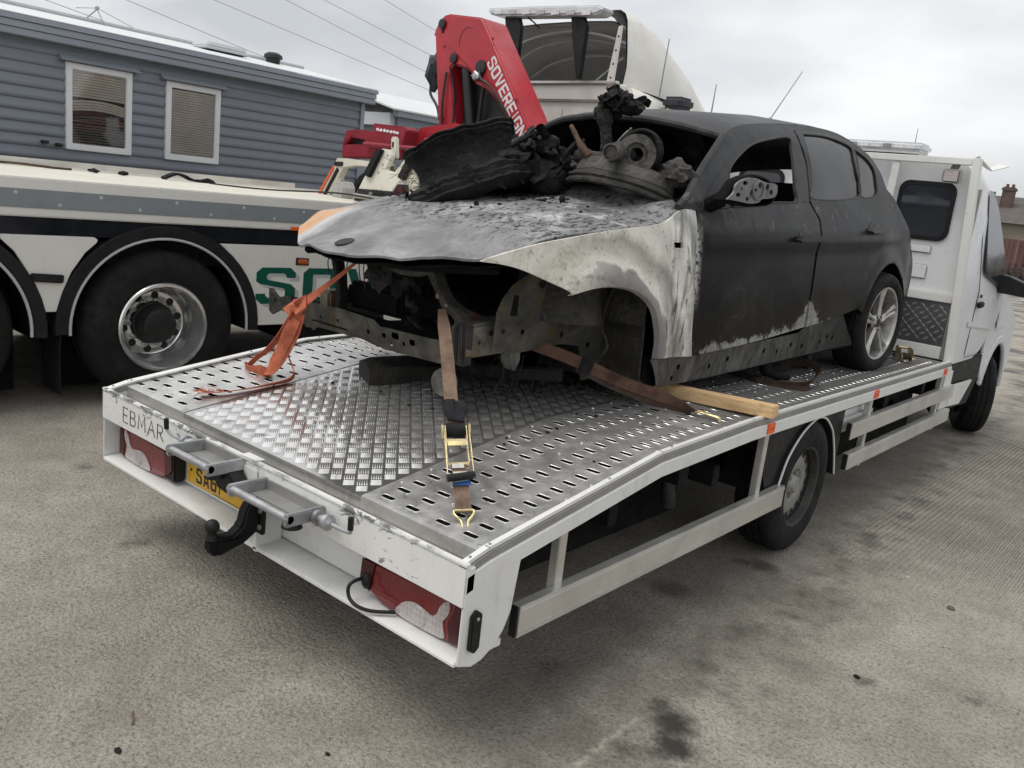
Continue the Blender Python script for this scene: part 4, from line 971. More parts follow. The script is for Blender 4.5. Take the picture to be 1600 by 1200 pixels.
# body outlines in car space: (distance ahead of the rear axle, height, half width)
CD = {
 'f_top': [[3.214,0.733,0.684],[3.147,0.758,0.709],[2.999,0.801,0.762],[2.806,0.833,0.786],[2.602,0.863,0.812],[2.413,0.879,0.815],[2.306,0.897,0.815],[2.23,0.93,0.813],[2.167,0.95,0.812],[2.091,0.945,0.814]],
 'f_right': [[2.091,0.945,0.814],[2.084,0.868,0.824],[2.089,0.74,0.84],[2.081,0.566,0.849],[2.067,0.431,0.848],[2.031,0.303,0.84]],
 'f_bot': [[2.031,0.303,0.84],[2.324,0.324,0.835]],
 'f_arch': [[2.324,0.324,0.835],[2.329,0.406,0.839],[2.363,0.495,0.845],[2.394,0.547,0.843],[2.449,0.591,0.839],[2.528,0.625,0.835],[2.614,0.641,0.83],[2.698,0.643,0.817],[2.779,0.634,0.805],[2.858,0.617,0.795]],
 'f_front': [[2.858,0.617,0.795],[2.874,0.631,0.792],[2.995,0.681,0.772],[3.071,0.709,0.741],[3.146,0.725,0.712],[3.214,0.731,0.684]],
 's_top': [[2.346,0.32,0.834],[2.032,0.301,0.84],[1.873,0.308,0.844],[1.041,0.334,0.848],[0.981,0.358,0.85],[0.514,0.407,0.843]],
 's_bot': [[0.306,0.202,0.781],[0.416,0.199,0.784],[0.828,0.197,0.797],[1.52,0.183,0.794],[2.079,0.173,0.784],[2.25,0.177,0.781]],
 's_holes': [[1.843,0.233,0.807],[1.696,0.256,0.813],[1.358,0.264,0.813],[1.22,0.248,0.812],[1.083,0.273,0.814],[0.952,0.254,0.813],[0.742,0.258,0.811],[0.668,0.284,0.81],[0.587,0.27,0.806],[2.125,0.206,0.792],[2.095,0.257,0.806],[1.843,0.233,0.806]],
 'fd_front': [[2.07,0.945,0.815],[2.082,0.876,0.823],[2.09,0.733,0.841],[2.08,0.538,0.851],[2.051,0.384,0.845],[2.033,0.305,0.84]],
 'fd_bot': [[2.033,0.305,0.84],[1.499,0.328,0.847],[1.01,0.366,0.851]],
 'fd_rear': [[1.01,0.366,0.851],[1.024,0.482,0.858],[1.011,0.599,0.854],[1.0,0.75,0.847],[0.969,0.852,0.834],[0.955,0.921,0.824],[0.985,0.971,0.81],[1.008,1.014,0.786]],
 'fd_rear2': [[1.008,1.014,0.786],[0.964,1.109,0.733],[0.923,1.223,0.669],[0.904,1.315,0.612],[0.881,1.376,0.565]],
 'fd_frame': [[0.881,1.376,0.565],[1.09,1.361,0.583],[1.302,1.325,0.606],[1.501,1.263,0.646],[1.678,1.18,0.693],[1.863,1.071,0.753],[2.015,0.963,0.809],[2.07,0.945,0.815]],
 'fwin': [[1.745,1.076,0.752],[1.7,1.139,0.717],[1.583,1.204,0.679],[1.413,1.267,0.642],[1.205,1.307,0.617],[0.997,1.328,0.604],[1.017,1.256,0.649],[1.073,1.149,0.711],[1.109,1.071,0.755],[1.14,1.009,0.788],[1.349,0.999,0.794],[1.576,0.978,0.805],[1.792,0.966,0.812]],
 'rd_front': [[0.985,0.364,0.851],[0.999,0.481,0.858],[0.986,0.598,0.854],[0.974,0.749,0.847],[0.944,0.853,0.833],[0.932,0.921,0.824],[0.965,0.971,0.809],[0.985,1.017,0.784]],
 'rd_front2': [[0.985,1.017,0.784],[0.944,1.11,0.733],[0.895,1.225,0.667],[0.878,1.317,0.612],[0.849,1.378,0.562]],
 'rd_top': [[0.849,1.378,0.562],[0.594,1.392,0.54],[0.326,1.381,0.547],[0.141,1.345,0.577],[-0.002,1.29,0.606],[-0.089,1.224,0.635],[-0.065,1.139,0.684],[0.009,1.057,0.736]],
 'rd_rear': [[0.009,1.057,0.736],[0.044,0.97,0.784],[0.092,0.879,0.804],[0.139,0.775,0.819],[0.205,0.659,0.829],[0.328,0.507,0.842],[0.368,0.43,0.839]],
 'rd_bot': [[0.368,0.43,0.839],[0.514,0.407,0.843],[0.985,0.364,0.851]],
 'rwin': [[0.787,1.364,0.579],[0.518,1.375,0.559],[0.328,1.36,0.572],[0.21,1.33,0.588],[0.241,1.263,0.629],[0.272,1.187,0.673],[0.348,1.057,0.747],[0.941,1.026,0.779],[0.918,1.1,0.739],[0.854,1.239,0.66]],
 'qwin': [[0.172,1.324,0.591],[0.043,1.281,0.613],[-0.014,1.224,0.644],[0.01,1.149,0.687],[0.071,1.073,0.73],[0.311,1.058,0.746],[0.239,1.189,0.672],[0.189,1.279,0.618]],
 'roof_edge': [[1.649,1.288,0.63],[1.568,1.325,0.606],[1.401,1.36,0.584],[1.125,1.391,0.547],[0.806,1.412,0.52],[0.527,1.421,0.502],[0.261,1.409,0.512],[0.09,1.361,0.565],[-0.06,1.287,0.602],[-0.134,1.206,0.64],[-0.162,1.116,0.685]],
 'wind_edge': [[2.2,0.956,0.808],[2.13,0.994,0.79],[2.0,1.075,0.748],[1.824,1.189,0.688],[1.649,1.288,0.63]],
 'cpil': [[-0.162,1.116,0.685],[-0.271,1.066,0.698],[-0.349,1.0,0.721],[-0.408,0.933,0.74],[-0.615,0.802,0.705],[-0.832,0.675,0.652]],
 'tail': [[-0.832,0.675,0.652],[-0.859,0.598,0.656],[-0.852,0.475,0.659],[-0.846,0.349,0.652],[-0.837,0.246,0.646]],
 'handleF': [[1.254,0.83,0.836],[1.13,0.885,0.829],[0.981,0.852,0.833],[0.991,0.818,0.838],[1.1,0.796,0.841]],
 'handleR': [[0.364,0.884,0.814],[0.235,0.929,0.803],[0.096,0.899,0.802],[0.11,0.873,0.806],[0.227,0.847,0.813]],
 'mirror_plate': [[2.112,1.004,0.97],[2.065,1.033,0.969],[2.056,1.066,0.97],[1.999,1.091,0.969],[1.912,1.1,0.97],[1.813,1.085,0.97],[1.744,1.084,0.97],[1.711,1.07,0.97],[1.716,1.031,0.97],[1.775,1.017,0.97],[1.832,1.013,0.97],[1.857,0.998,0.97],[1.929,0.991,0.969],[2.013,0.998,0.97]],
 'mirror_shell': [[2.11,1.001,0.969],[2.06,1.047,0.969],[2.001,1.096,0.969],[1.878,1.116,0.97],[1.759,1.102,0.969],[1.688,1.061,0.97],[1.679,1.013,0.97],[1.746,0.983,0.97],[1.934,0.976,0.969],[2.063,0.987,0.969]],
}
# ------------------------------------------------------------------ burnt car
_N = Vector((-0.08669771, -0.9954498, -0.03953724)); _E = Vector((0.99596022, -0.08753703, 0.02001261)); _Z = Vector((-0.02338252, -0.03764247, 0.99901767)); _O = Vector((0.02904477, 3.92843944, 0.76967993))
CARM = Matrix(((_E.x, -_N.x, _Z.x, _O.x), (_E.y, -_N.y, _Z.y, _O.y), (_E.z, -_N.z, _Z.z, _O.z), (0, 0, 0, 1)))
CAR = thing('burnt_car', 'burnt-out black hatchback with stripped nose and ash-white wing on the flatbed', 'car', mat=CARM)
def C(mb, name, mat, **k): return mb.build(name, MAT[mat] if isinstance(mat, str) else [MAT[m] for m in mat], k.pop('parent', CAR), **k)
def Lc(s, h):
    lp = interp(s, [-.8, -.5, 0, .8, 1.8, 2.6, 3.0, 3.3], [.66, .76, .83, .86, .86, .84, .78, .66])
    lh = interp(h, [.1, .25, .5, .75, .95, 1.1, 1.25, 1.36, 1.45], [.93, .98, 1, .985, .955, .86, .76, .68, .55])
    return lp*lh
def Ls_(s, h):
    a = 0
    for ds in (-.06, 0, .06):
        for dh in (-.05, 0, .05): a += Lc(s+ds, h+dh)
    l = a/9
    # crease below the window line and flare over the rear wheel
    l += .012*math.exp(-((h-.83)/.05)**2)*(1 if -.3 < s < 2.05 else 0)
    l -= .11*max(0, min(h, 1.0)-.85)*(1 if h < 1.0 else max(0, 1-(h-1.0)/.2))*(1 if s < 2.0 else max(0, 1-(s-2.0)/.08))
    r = math.hypot(s+.05, h-.31)
    l += .020*math.exp(-((r-.38)/.06)**2)
    r = math.hypot(s-2.66, h-.31)
    l += .026*math.exp(-((r-.36)/.075)**2)*(1 if h > .3 else 0)
    return l
def pt(s, h, off=0, side=1): return Vector((side*(Ls_(s, h)+off), -s, h))
def P2(L): return [(a[0], a[1]) for a in L]
def cr(L, n=4): return [(p.x, p.y) for p in spline([(a, b, 0) for a, b in L], n)]
def outline(*segs, n=4):
    o = []
    for sg in segs:
        q = cr(sg, n) if len(sg) > 2 else list(sg)
        for p in q:
            if not o or (abs(p[0]-o[-1][0])+abs(p[1]-o[-1][1])) > .006: o.append(p)
    while (abs(o[0][0]-o[-1][0])+abs(o[0][1]-o[-1][1])) < .006: o.pop()
    return o
def inside(p, L):
    c = False; j = len(L)-1
    for i in range(len(L)):
        if (L[i][1] > p[1]) != (L[j][1] > p[1]) and p[0] < (L[j][0]-L[i][0])*(p[1]-L[i][1])/(L[j][1]-L[i][1])+L[i][0]: c = not c
        j = i
    return c
def dens(L, d):
    o = []
    for i in range(len(L)):
        a, b = L[i], L[(i+1) % len(L)]; m = max(1, int(math.hypot(a[0]-b[0], a[1]-b[1])/d+.5))
        for k in range(m): o.append((lerp(a[0], b[0], k/m), lerp(a[1], b[1], k/m)))
    return o
def panel(name, mat, out_, holes=(), th=.012, step=.035, off=0, fn=None, side=1, parent=None, lip=.0, smooth=40):
    """sheet-metal panel: outline in (s, h), wrapped on the body side, with thickness"""
    loops = [dens(out_, step)]+[dens(h, step) for h in holes]
    co = []; ed = []
    for L in loops:
        k = len(co); co += L; ed += [(k+i, k+(i+1) % len(L)) for i in range(len(L))]
    xs = [p[0] for p in out_]; ys = [p[1] for p in out_]
    nb = len(co)
    x = min(xs)+step*.5
    while x < max(xs):
        y = min(ys)+step*.5
        while y < max(ys):
            p = (x+.003*sin(y*91), y+.003*cos(x*77))
            if inside(p, loops[0]) and not any(inside(p, h) for h in loops[1:]):
                if min((p[0]-c[0])**2+(p[1]-c[1])**2 for c in co[:nb]) > (step*.45)**2: co.append(p)
            y += step
        x += step
    v2, _, f2, ov, oe, of = delaunay_2d_cdt([Vector(c) for c in co], ed, [], 0, 1e-5)
    f = fn or (lambda s, h: pt(s, h, off, side))
    tri = []
    for t in f2:
        c = (sum(v2[i][0] for i in t)/3, sum(v2[i][1] for i in t)/3)
        if inside(c, loops[0]) and not any(inside(c, h) for h in loops[1:]): tri.append(list(t))
    m = MB(); top = [f(p[0], p[1]) for p in v2]
    ins = Vector((-th*side, 0, 0)) if fn is None else None
    bot = [p+ins for p in top] if ins else [p+Vector((0, 0, -th)) for p in top]
    n = len(top); m.add(top+bot, tri+[[i+n for i in reversed(t)] for t in tri])
    cnt = {}
    for t in tri:
        for i in range(3):
            e = (t[i], t[(i+1) % 3]); cnt[e] = 1
    for (a, b) in list(cnt):
        if (b, a) not in cnt: m.f.append([a, b, b+n, a+n]); m.mi.append(0)
    return C(m, name, mat, parent=parent or CAR, smooth=smooth)

d = CD
for side in (1, -1):
    f_out = outline(P2(d['f_top']), P2(d['f_right']), P2(d['f_bot']), P2(d['f_arch']), P2(d['f_front']))
    if side < 0: f_out = outline(P2(d['f_top'])[4:], P2(d['f_right']), P2(d['f_bot']), P2(d['f_arch'])[:7])   # the far wing has lost its front
    sv = [(2.252, .812), (2.186, .812), (2.186, .788), (2.240, .788)]
    fe = panel('front_wing', 'fender', f_out, [sv], side=side)
    fl = MB(); arc = [p for p in cr(P2(d['f_arch']), 3)]
    fl.grid([[pt(s, h, -.002-q*.5, side)+Vector((0, 0, -q*.1)) for s, h in arc] for q in (0, .02, .05)]); C(fl, 'arch_flange', 'fender', parent=fe, solid=.002)
    # rocker with drain holes
    so = P2(d['s_top'])+P2(d['s_bot'])
    hs = [[(s+.012*cos(a)*(1 if k % 3 else .8), h+.014*sin(a)) for a in [2*pi*q/8 for q in range(8)]] for k, (s, h) in enumerate([(a[0], a[1]) for a in d['s_holes']]) if k not in (11,)]
    fs = lambda s, h, side=side: Vector((side*(Ls_(s, .33)-.006-(.33-h)*.16), -s, h))
    panel('sill', 'sill', so, hs, fn=lambda s, h, side=side: Vector((side*(Ls_(s, .33)-.012-max(0, .33-h)*.16), -s, h)), side=side, th=.0)
    ib = MB(); ib.grid([[Vector((side*(Ls_(s, .33)-.06), -s, h)) for s in (.3, 1, 1.7, 2.33)] for h in (.18, .32)]); C(ib, 'inner_sill', 'char_deep', solid=.004)
    # closed front end of the rocker, seen below the wing
    eb = MB(); eb.box((min(side*.55, side*.785), -2.345, .165), (max(side*.55, side*.785), -2.33, .45)); C(eb, 'rocker_end', 'rail')
    fd = outline(P2(d['fd_front']), P2(d['fd_bot']), P2(d['fd_rear']), [(1.008, 1.014), (1.140, 1.005), (1.35, .998), (1.576, .978), (1.792, .962), (2.07, .945)])
    D1 = panel('front_door', 'body', fd, side=side)
    fw = outline(P2(d['fd_rear2']), P2(d['fd_frame']), [(2.07, .945), (1.9, .958), (1.792, .964), (1.576, .980), (1.35, 1.0), (1.14, 1.007), (1.008, 1.014)])
    panel('window_frame', 'body', fw, [outline(P2(d['fwin']))], side=side, parent=D1, off=.002, th=.02)
    if side < 0: panel('door_glass', 'soot_glass', outline(P2(d['fwin'])), side=side, parent=D1, off=-.01, th=.004)
    seal = outline(P2(d['fwin'])); b = MB(); b.tube([pt(s, h, -.001, side) for s, h in seal], .0055, 6, closed=True); C(b, 'window_seal', 'body', parent=D1)
    rd = outline(P2(d['rd_front']), P2(d['rd_front2']), P2(d['rd_top']), P2(d['rd_rear']), P2(d['rd_bot']))
    D2 = panel('rear_door', 'body', rd, [outline(P2(d['rwin'])), outline(P2(d['qwin']))], side=side, th=.018)
    panel('rear_door_glass', 'soot_glass', outline(P2(d['rwin'])), side=side, parent=D2, off=-.010, th=.004)
    panel('quarter_glass', 'soot_glass', outline(P2(d['qwin'])), side=side, parent=D2, off=-.010, th=.004)
    for L in ('rwin', 'qwin'):
        b = MB(); b.tube([pt(s, h, -.003, side) for s, h in outline(P2(d[L]))], .0055, 6, closed=True); C(b, 'glass_seal', 'body', parent=D2)
    # pillars, roof rail and rear quarter as one pressing round the doors
    arch = [(-.05+.37*cos(a), .31+.37*sin(a)) for a in [pi-.05-k*(pi-.25)/14 for k in range(15)]]
    sf = outline(P2(d['wind_edge']), P2(d['roof_edge']), P2(d['cpil']), P2(d['tail']), [(-.80, .22), (-.50, .24), (-.419, .31)], arch, [(.314, .40), (.368, .43)],
                 P2(d['rd_rear'])[::-1], P2(d['rd_top'])[::-1], [(.849, 1.378), (.881, 1.376)], P2(d['fd_frame']), [(2.07, .945), (2.2, .956)])
    panel('side_frame', 'body', sf, side=side, off=-.004, th=.03)
    al = MB(); al.grid([[Vector((side*x, .05-.385*cos(a), .31+.385*sin(a))) for a in [-.1+k*(pi+.2)/16 for k in range(17)]] for x in (.5, .80)]); C(al, 'wheel_arch_liner', 'char_deep', solid=.004)
    ip = MB(); ip.grid([[Vector((side*.55, .05-r*cos(a), .31+r*sin(a))) for a in [k*pi/8-.1 for k in range(9)]] for r in (.05, .39)]); C(ip, 'inner_arch', 'char_deep', solid=.004)
    # door handles in their cups
    for key, par in (('handleF', D1), ('handleR', D2)):
        a = d[key]; s0, s1 = a[0][0], a[2][0]; hc = a[2][1]-.022
        cup = [((s0+s1)/2+.075*cos(t), hc+.012+.036*sin(t)) for t in [2*pi*q/14 for q in range(14)]]
        b = MB(); b.prism(cup, lambda u, v, q, side=side: pt(u, v, q, side), -.004, .004); C(b, 'handle_cup', 'ink', parent=par, smooth=50)
        b = MB(); b.prism(cr([(s0, hc-.006), (s0-.03, hc+.012), ((s0+s1)/2, hc+.018), (s1+.01, hc+.014), (s1-.002, hc-.002), (s1+.02, hc-.014), ((s0+s1)/2, hc-.016), (s0-.03, hc-.018)], 2), lambda u, v, q, side=side: pt(u, v, q, side), .010, .036); C(b, 'door_handle', 'body', parent=par, bevel=.006, seg=2)

# bonnet skin
ftop = [(a[0], a[1], a[2]) for a in d['f_top']]
def he(s): return interp(-s, [-3.42, -3.214, -3.147, -2.999, -2.806, -2.602, -2.413, -2.306, -2.23, -2.167, -2.0], [.715, .733, .758, .801, .833, .863, .879, .897, .930, .950, .97])
def le(s): return interp(-s, [-3.42, -3.214, -3.147, -2.999, -2.806, -2.602, -2.413, -2.306, -2.2], [.60, .684, .709, .762, .786, .812, .815, .815, .80])
hood_w = [(-.72, 3.10, .735), (-.6, 3.18, .718), (-.345, 3.337, .694), (-.158, 3.405, .705), (0, 3.42, .699), (.139, 3.408, .699), (.232, 3.385, .704), (.329, 3.345, .705), (.372, 3.321, .703), (.435, 3.281, .722), (.5, 3.232, .728), (.547, 3.19, .727), (.60, 3.14, .728), (.72, 3.10, .745)]
def hood_pt(u, t):
    """u -1..1 across, t 0 front .. 1 back"""
    l0 = u*.72
    sf_ = interp(l0, [a[0] for a in hood_w], [a[1] for a in hood_w]); hf = interp(l0, [a[0] for a in hood_w], [a[2] for a in hood_w])
    sb = 2.03-.10*(1-u*u)+.16*abs(u)**4
    s = lerp(sf_, sb, t); L_ = le(s)-.004
    l = lerp(u*.72 if abs(u) < 1 else u*.72, u*L_, min(1, t*2.2)**.7)
    crown = .07*(1-abs(u)**2.4)
    h = he(s)+.004+crown*min(1, .3+t*1.5)
    k = max(0, 1-t/.16); h = lerp(h, hf, k*k)
    # warped by the heat
    h += .010*mnoise.noise(Vector((l*3.2, s*3.1, 1.3)))+.006*mnoise.noise(Vector((l*9, s*8, 4.3)))
    if t < .2: h += .005*mnoise.noise(Vector((l*11, 2.2, 9.1)))*(1-t*5)
    return Vector((l, -s, h))
NU, NV = 44, 46
b = MB(); tt = [0, .006, .016, .03, .05]+[.07+.93*k/(NV-6) for k in range(NV-5)]
b.grid([[hood_pt(-1+2*i/NU, t) for i in range(NU+1)] for t in tt]); HOOD = C(b, 'bonnet', 'hood', solid=.010, smooth=60)
HS = lambda s, l: None
b = MB(); b.grid([[hood_pt(-1+2*i/20, t)+Vector((0, .02, -.035-.02*(t > .02))) for i in range(1, 20)] for t in (.01, .05, .2, .5, .95)]); C(b, 'bonnet_underside', 'char_deep', solid=.006)
em = MB(); c0 = Vector((0, -3.325, .0)); e0 = min((hood_pt(u/60, t) for u in range(-10, 10) for t in (.02, .03, .04, .05, .06, .07)), key=lambda p: (p.x)**2+(p.y+3.33)**2)
em.lathe([(0, .041), (.004, .041), (.006, .036), (.0045, .030), (.0045, 0)], e0+Vector((0, 0, -.0005)), (0, -.30, 1), 24); C(em, 'badge', 'char_mid', parent=HOOD)

# roof and scuttle
redge = P2(d['roof_edge'])
def roof_pt(u, k):
    s, h = redge[k]
    if k == 0: s, h = 1.64, 1.292
    base = pt(s, h, -.004)
    cr_ = [.085, .078, .070, .062, .055, .05, .05, .06, .075, .09, .10][k]
    sh = [.14, .10, .05, .0, 0, 0, -.02, -.05, -.08, -.12, -.16][k]
    w_ = 1-abs(u)**2.2
    return Vector((base.x*u, -s-sh*w_*(-1 if k > 5 else -1)*-1 if False else -(s+(sh*w_ if k < 4 else sh*w_)), h+cr_*w_+ .004*mnoise.noise(Vector((u*3, s*3, 7)))))
# extra rows toward the windscreen header so the roof closes above the opening
b = MB(); b.grid([[roof_pt(-1+2*i/28, k) for i in range(29)] for k in range(len(redge))]); C(b, 'roof', 'body', solid=.012, smooth=60)
hd = MB(); hd.tube([roof_pt(-1+2*i/28, 0)+Vector((0, 0, -.014)) for i in range(29)], .018, 8); C(hd, 'windscreen_header', 'body')
for side in (1, -1):
    b = MB(); b.tube([pt(s, h, -.012, side) for s, h in cr(P2(d['wind_edge']), 3)], .016, 8); C(b, 'screen_pillar', 'body')
    if side == 1:
        b = MB(); b.tube([pt(s, h, .004)+Vector((-.022, -.004, .006)) for s, h in cr(P2(d['wind_edge']), 4)[1:13]], .004, 6); C(b, 'screen_trim', 'alu_dull')
ae = MB(); ar = roof_pt(-.0, 7); ae.tube([ar+Vector((-.02, -.25, .02)), ar+Vector((.0, .0, .30)) if False else ar+Vector((-.02, -.17, .28))], [.004, .002], 6); 
# tailgate and rear bumper
tl = P2(d['roof_edge'])[-1:]+P2(d['cpil'])[1:]+P2(d['tail'])[1:]
b = MB(); b.grid([[Vector((pt(s, h, -.006).x*u, -(s-.10*(1-u*u)), h)) for u in [-1+k/8 for k in range(17)]] for s, h in tl]); C(b, 'tailgate', 'body', solid=.012, smooth=60)
# interior: firewall, floor, seat frames, steering gear
b = MB(); b.box((-.66, -2.06, .2), (.66, -2.03, .90)); b.box((-.70, -2.03, .18), (.70, .55, .21)); b.box((-.72, -2.1, .80), (.72, -1.75, .92)); C(b, 'firewall', 'char_deep', bevel=.01)
b = MB(); b.box((-.7, .25, .2), (.7, .29, .95)); C(b, 'rear_bulkhead', 'char_deep')
for x in (-.36, .36):
    b = MB(); b.tube(spline([(x-.2, -1.15, .35), (x-.2, -.85, .45), (x-.17, -.68, 1.0), (x, -.64, 1.08), (x+.17, -.68, 1.0), (x+.2, -.85, .45), (x+.2, -1.15, .35)], 4), .02, 8)
    for k in range(4): b.tube([(x-.19, -.8+.03*k, .5+.12*k), (x+.19, -.8+.03*k, .5+.12*k)], .01, 6)
    b.box((x-.2, -1.2, .33), (x+.2, -.8, .37)); C(b, 'seat_frame', 'char')
b = MB(); b.tube([(.36+.17*cos(a), -1.52+.06*sin(a), .98+.16*sin(a)) for a in [2*pi*k/20 for k in range(20)]], .012, 8, closed=True); b.tube([(.36, -1.52, .98), (.36, -1.9, .85)], .025, 8); C(b, 'steering_wheel', 'char')
# engine bay: aprons, strut towers, charred engine, rails, crash posts
for side in (1, -1):
    f = lambda s, h, side=side: Vector((side*(.585-.05*max(0, .7-h)), -s, h))
    ap = [(3.02, .36), (3.017, .517), (2.994, .57), (2.945, .623), (2.86, .665), (2.6, .75), (2.34, .82), (2.34, .18), (2.46, .18), (2.5, .34), (2.62, .36), (2.86, .345)]
    hh = [[(2.94, .50), (2.93, .585), (2.90, .58), (2.90, .50)], [(2.80, .62), (2.77, .65), (2.745, .62), (2.77, .60)]]
    for cx_, cz_, r_ in ((2.68, .50, .018), (2.62, .40, .014), (2.55, .62, .014), (2.97, .44, .012), (2.86, .43, .012), (2.44, .34, .014), (2.42, .26, .016), (2.50, .47, .012)):
        hh.append([(cx_+r_*cos(t), cz_+r_*sin(t)) for t in [2*pi*q/7 for q in range(7)]])
    if side < 0: ap = [(3.0, .36), (3.0, .45), (2.6, .46), (2.34, .50), (2.34, .18), (2.46, .18), (2.5, .34), (2.62, .36), (2.86, .345)]; hh = []
    panel('inner_wing', 'rail' if side > 0 else 'char', ap, hh, fn=f, th=.0, side=side)
    bk_ = MB(); bk_.grid([[Vector((side*x, -2.345, z)) for x in (.2, .5, .79)] for z in (.17, .4, .80 if side > 0 else .5)]); C(bk_, 'wheelhouse_rear', 'char_mid' if side == 1 else 'char_deep', solid=.006)
    bk_ = MB()
    for x, z, r_ in ((.70, .26, .012), (.62, .24, .010), (.66, .42, .012), (.56, .36, .010), (.72, .55, .012)): bk_.lathe([(0, r_), (.001, 0)], (side*x, -2.3515, z), (0, -1, 0), 10)
    C(bk_, 'drain_holes', 'ink')
    if side > 0: tw = MB(); tw.lathe([(.36, .20), (.60, .17), (.66, .14), (.68, .06), (.66, .05)], (side*.50, -2.62, .10), (0, .08, 1), 24)
    if side > 0: C(tw, 'strut_tower', 'char_mid')
    cu = MB(); cu.grid([[Vector((side*(.585-.02*k), -3.02+.015*k-.0, .36+z*(.16+.28*min(1, k/8)))) for z in (0, .5, 1)] for k in range(3)])
    rl = MB(); y0 = -3.11
    rl.bar((side*.47, -3.12, .395), (side*.46, -2.30, .415), .085, .135); C(rl, 'chassis_leg', 'rail', bevel=.012)
    rl = MB()
    for s_, z_, r_ in ((2.98, .425, .013), (2.95, .425, .006), (2.8, .40, .010), (2.66, .44, .010), (3.04, .39, .008)): rl.lathe([(0, r_), (.0015, r_*.9), (.0015, 0)], (side*.5145, -s_, z_), (side, 0, 0), 10)
    C(rl, 'rail_holes', 'ink')
    hk = MB(); hk.prism([(0, 0), (.07, 0), (.075, -.05), (.05, -.10), (.02, -.085), (.005, -.05)], lambda u, v, q, side=side: (side*(.47+q), -2.86+u, .345+v), -.02, .03); C(hk, 'rail_bracket', 'rail', bevel=.004)
# crash posts carrying the bonnet lock rail
b = MB()
pr = [(.235, .665), (.294, .598), (.338, .547), (.365, .512), (.44, .478), (.462, .44), (.465, .30)]
pl = [(.31, .665), (.345, .60), (.385, .555), (.42, .535), (.485, .50), (.515, .455), (.51, .30)]
b.prism([(x, z) for x, z in pr]+[(x, z) for x, z in pl[::-1]], lambda u, v, q: (u, -3.12+q, v), 0, .05); b.tube([(.475, -3.13, .46), (.475, -3.13, .31)], .012, 6); b.tube([(.503, -3.13, .46), (.503, -3.13, .31)], .010, 6)
PR = C(b, 'crash_post', 'char_mid', bevel=.008)
b = MB(); b.lathe([(0, .012), (.003, .010), (.003, 0)], (.345, -3.122, .555), (0, -1, 0), 10); b.lathe([(0, .008), (.003, .007), (.003, 0)], (.40, -3.122, .525), (0, -1, 0), 10); C(b, 'bolts', 'rail', parent=PR)
b = MB(); b.prism([(-.44, .66), (-.395, .665), (-.37, .60), (-.335, .48), (-.34, .33), (-.38, .33), (-.38, .48), (-.41, .58)], lambda u, v, q: (u, -3.12+q, v), 0, .045); C(b, 'crash_post', 'char', bevel=.006)
b = MB(); b.tube(spline([(-.55, -3.10, .64), (-.3, -3.19, .665), (0, -3.23, .668), (.28, -3.19, .668), (.60, -3.04, .69)], 5), .022, 8); C(b, 'lock_rail', 'char_deep')
b = MB(); b.lump((.03, -3.18, .62), .075, .4, 2.2, 4, 3, (1.1, .6, 1)); C(b, 'bonnet_lock', 'char')
b = MB(); b.lump((.0, -3.02, .57), .075, .4, 2.4, 9, 3, (.8, .7, 1.2)); b.lump((.09, -3.05, .60), .07, .4, 2.4, 6, 3); C(b, 'melted_trim', 'char')
b = MB(); b.lump((.22, -3.17, .655), .06, .3, 2.4, 16, 2, (2.4, .5, .7)); C(b, 'seized_hinge', 'char_mid')
for k in range(6):
    pass
b = MB(); rnd = random.Random(4)
for k in range(7):
    x = -.34+.05*k+rnd.random()*.02; b.tube(spline([(x, -3.17, .655), (x+rnd.uniform(-.02, .02), -3.18, .61), (x+rnd.uniform(-.03, .03), -3.175, .56-rnd.random()*.05)], 3), .0025, 5)
C(b, 'dangling_wires', 'char')
# front crossmember: bent box section with holes and torn lower lip
def cross():
    top = [(-.68, .405), (-.60, .40), (-.548, .395), (-.30, .405), (-.03, .400), (.02, .378), (.095, .383), (.376, .392), (.46, .40)]
    bot = [(.46, .305), (.412, .300), (.2, .292), (.045, .283), (-.047, .288), (-.15, .296), (-.24, .290), (-.40, .288), (-.50, .285), (-.54, .262), (-.56, .272), (-.60, .268), (-.64, .300), (-.68, .305)]
    hh = []
    for x, z, rx, rz in ((-.33, .345, .008, .008), (-.08, .338, .010, .010), (.045, .345, .014, .010), (.13, .358, .026, .013), (.19, .335, .009, .009), (.25, .352, .018, .012), (.10, .315, .007, .007), (-.47, .34, .006, .006)):
        hh.append([(x+rx*(1 if cos(t) > 0 else -1)*min(1, abs(cos(t))*1.4), z+rz*(1 if sin(t) > 0 else -1)*min(1, abs(sin(t))*1.4)) for t in [2*pi*q/10+.3 for q in range(10)]])
    f = lambda u, v: Vector((u, -3.15-.015*sin(u*4)-.02*(v-.34)/.06*.3, v-.0*u))
    return panel('crossmember', 'rail', top+bot, hh, fn=lambda s, h: f(s, h), th=0, step=.03)
XM = cross()
b = MB(); b.box((-.66, -3.135, .31), (.46, -3.05, .318)); b.box((-.66, -3.135, .375), (.46, -3.06, .381)); b.box((-.66, -3.06, .30), (.46, -3.052, .385)); C(b, 'crossmember_back', 'char_deep', parent=XM)
b = MB(); b.prism([(-.83, .425), (-.80, .43), (-.74, .395), (-.62, .42), (-.62, .33), (-.72, .335), (-.80, .30), (-.83, .315)], lambda u, v, q: (u, -3.20+q, v), 0, .012, [[(-.765+.012*cos(t), .375+.012*sin(t)) for t in [2*pi*q/8 for q in range(8)]]]); C(b, 'bumper_bracket', 'char_mid', bevel=.003)
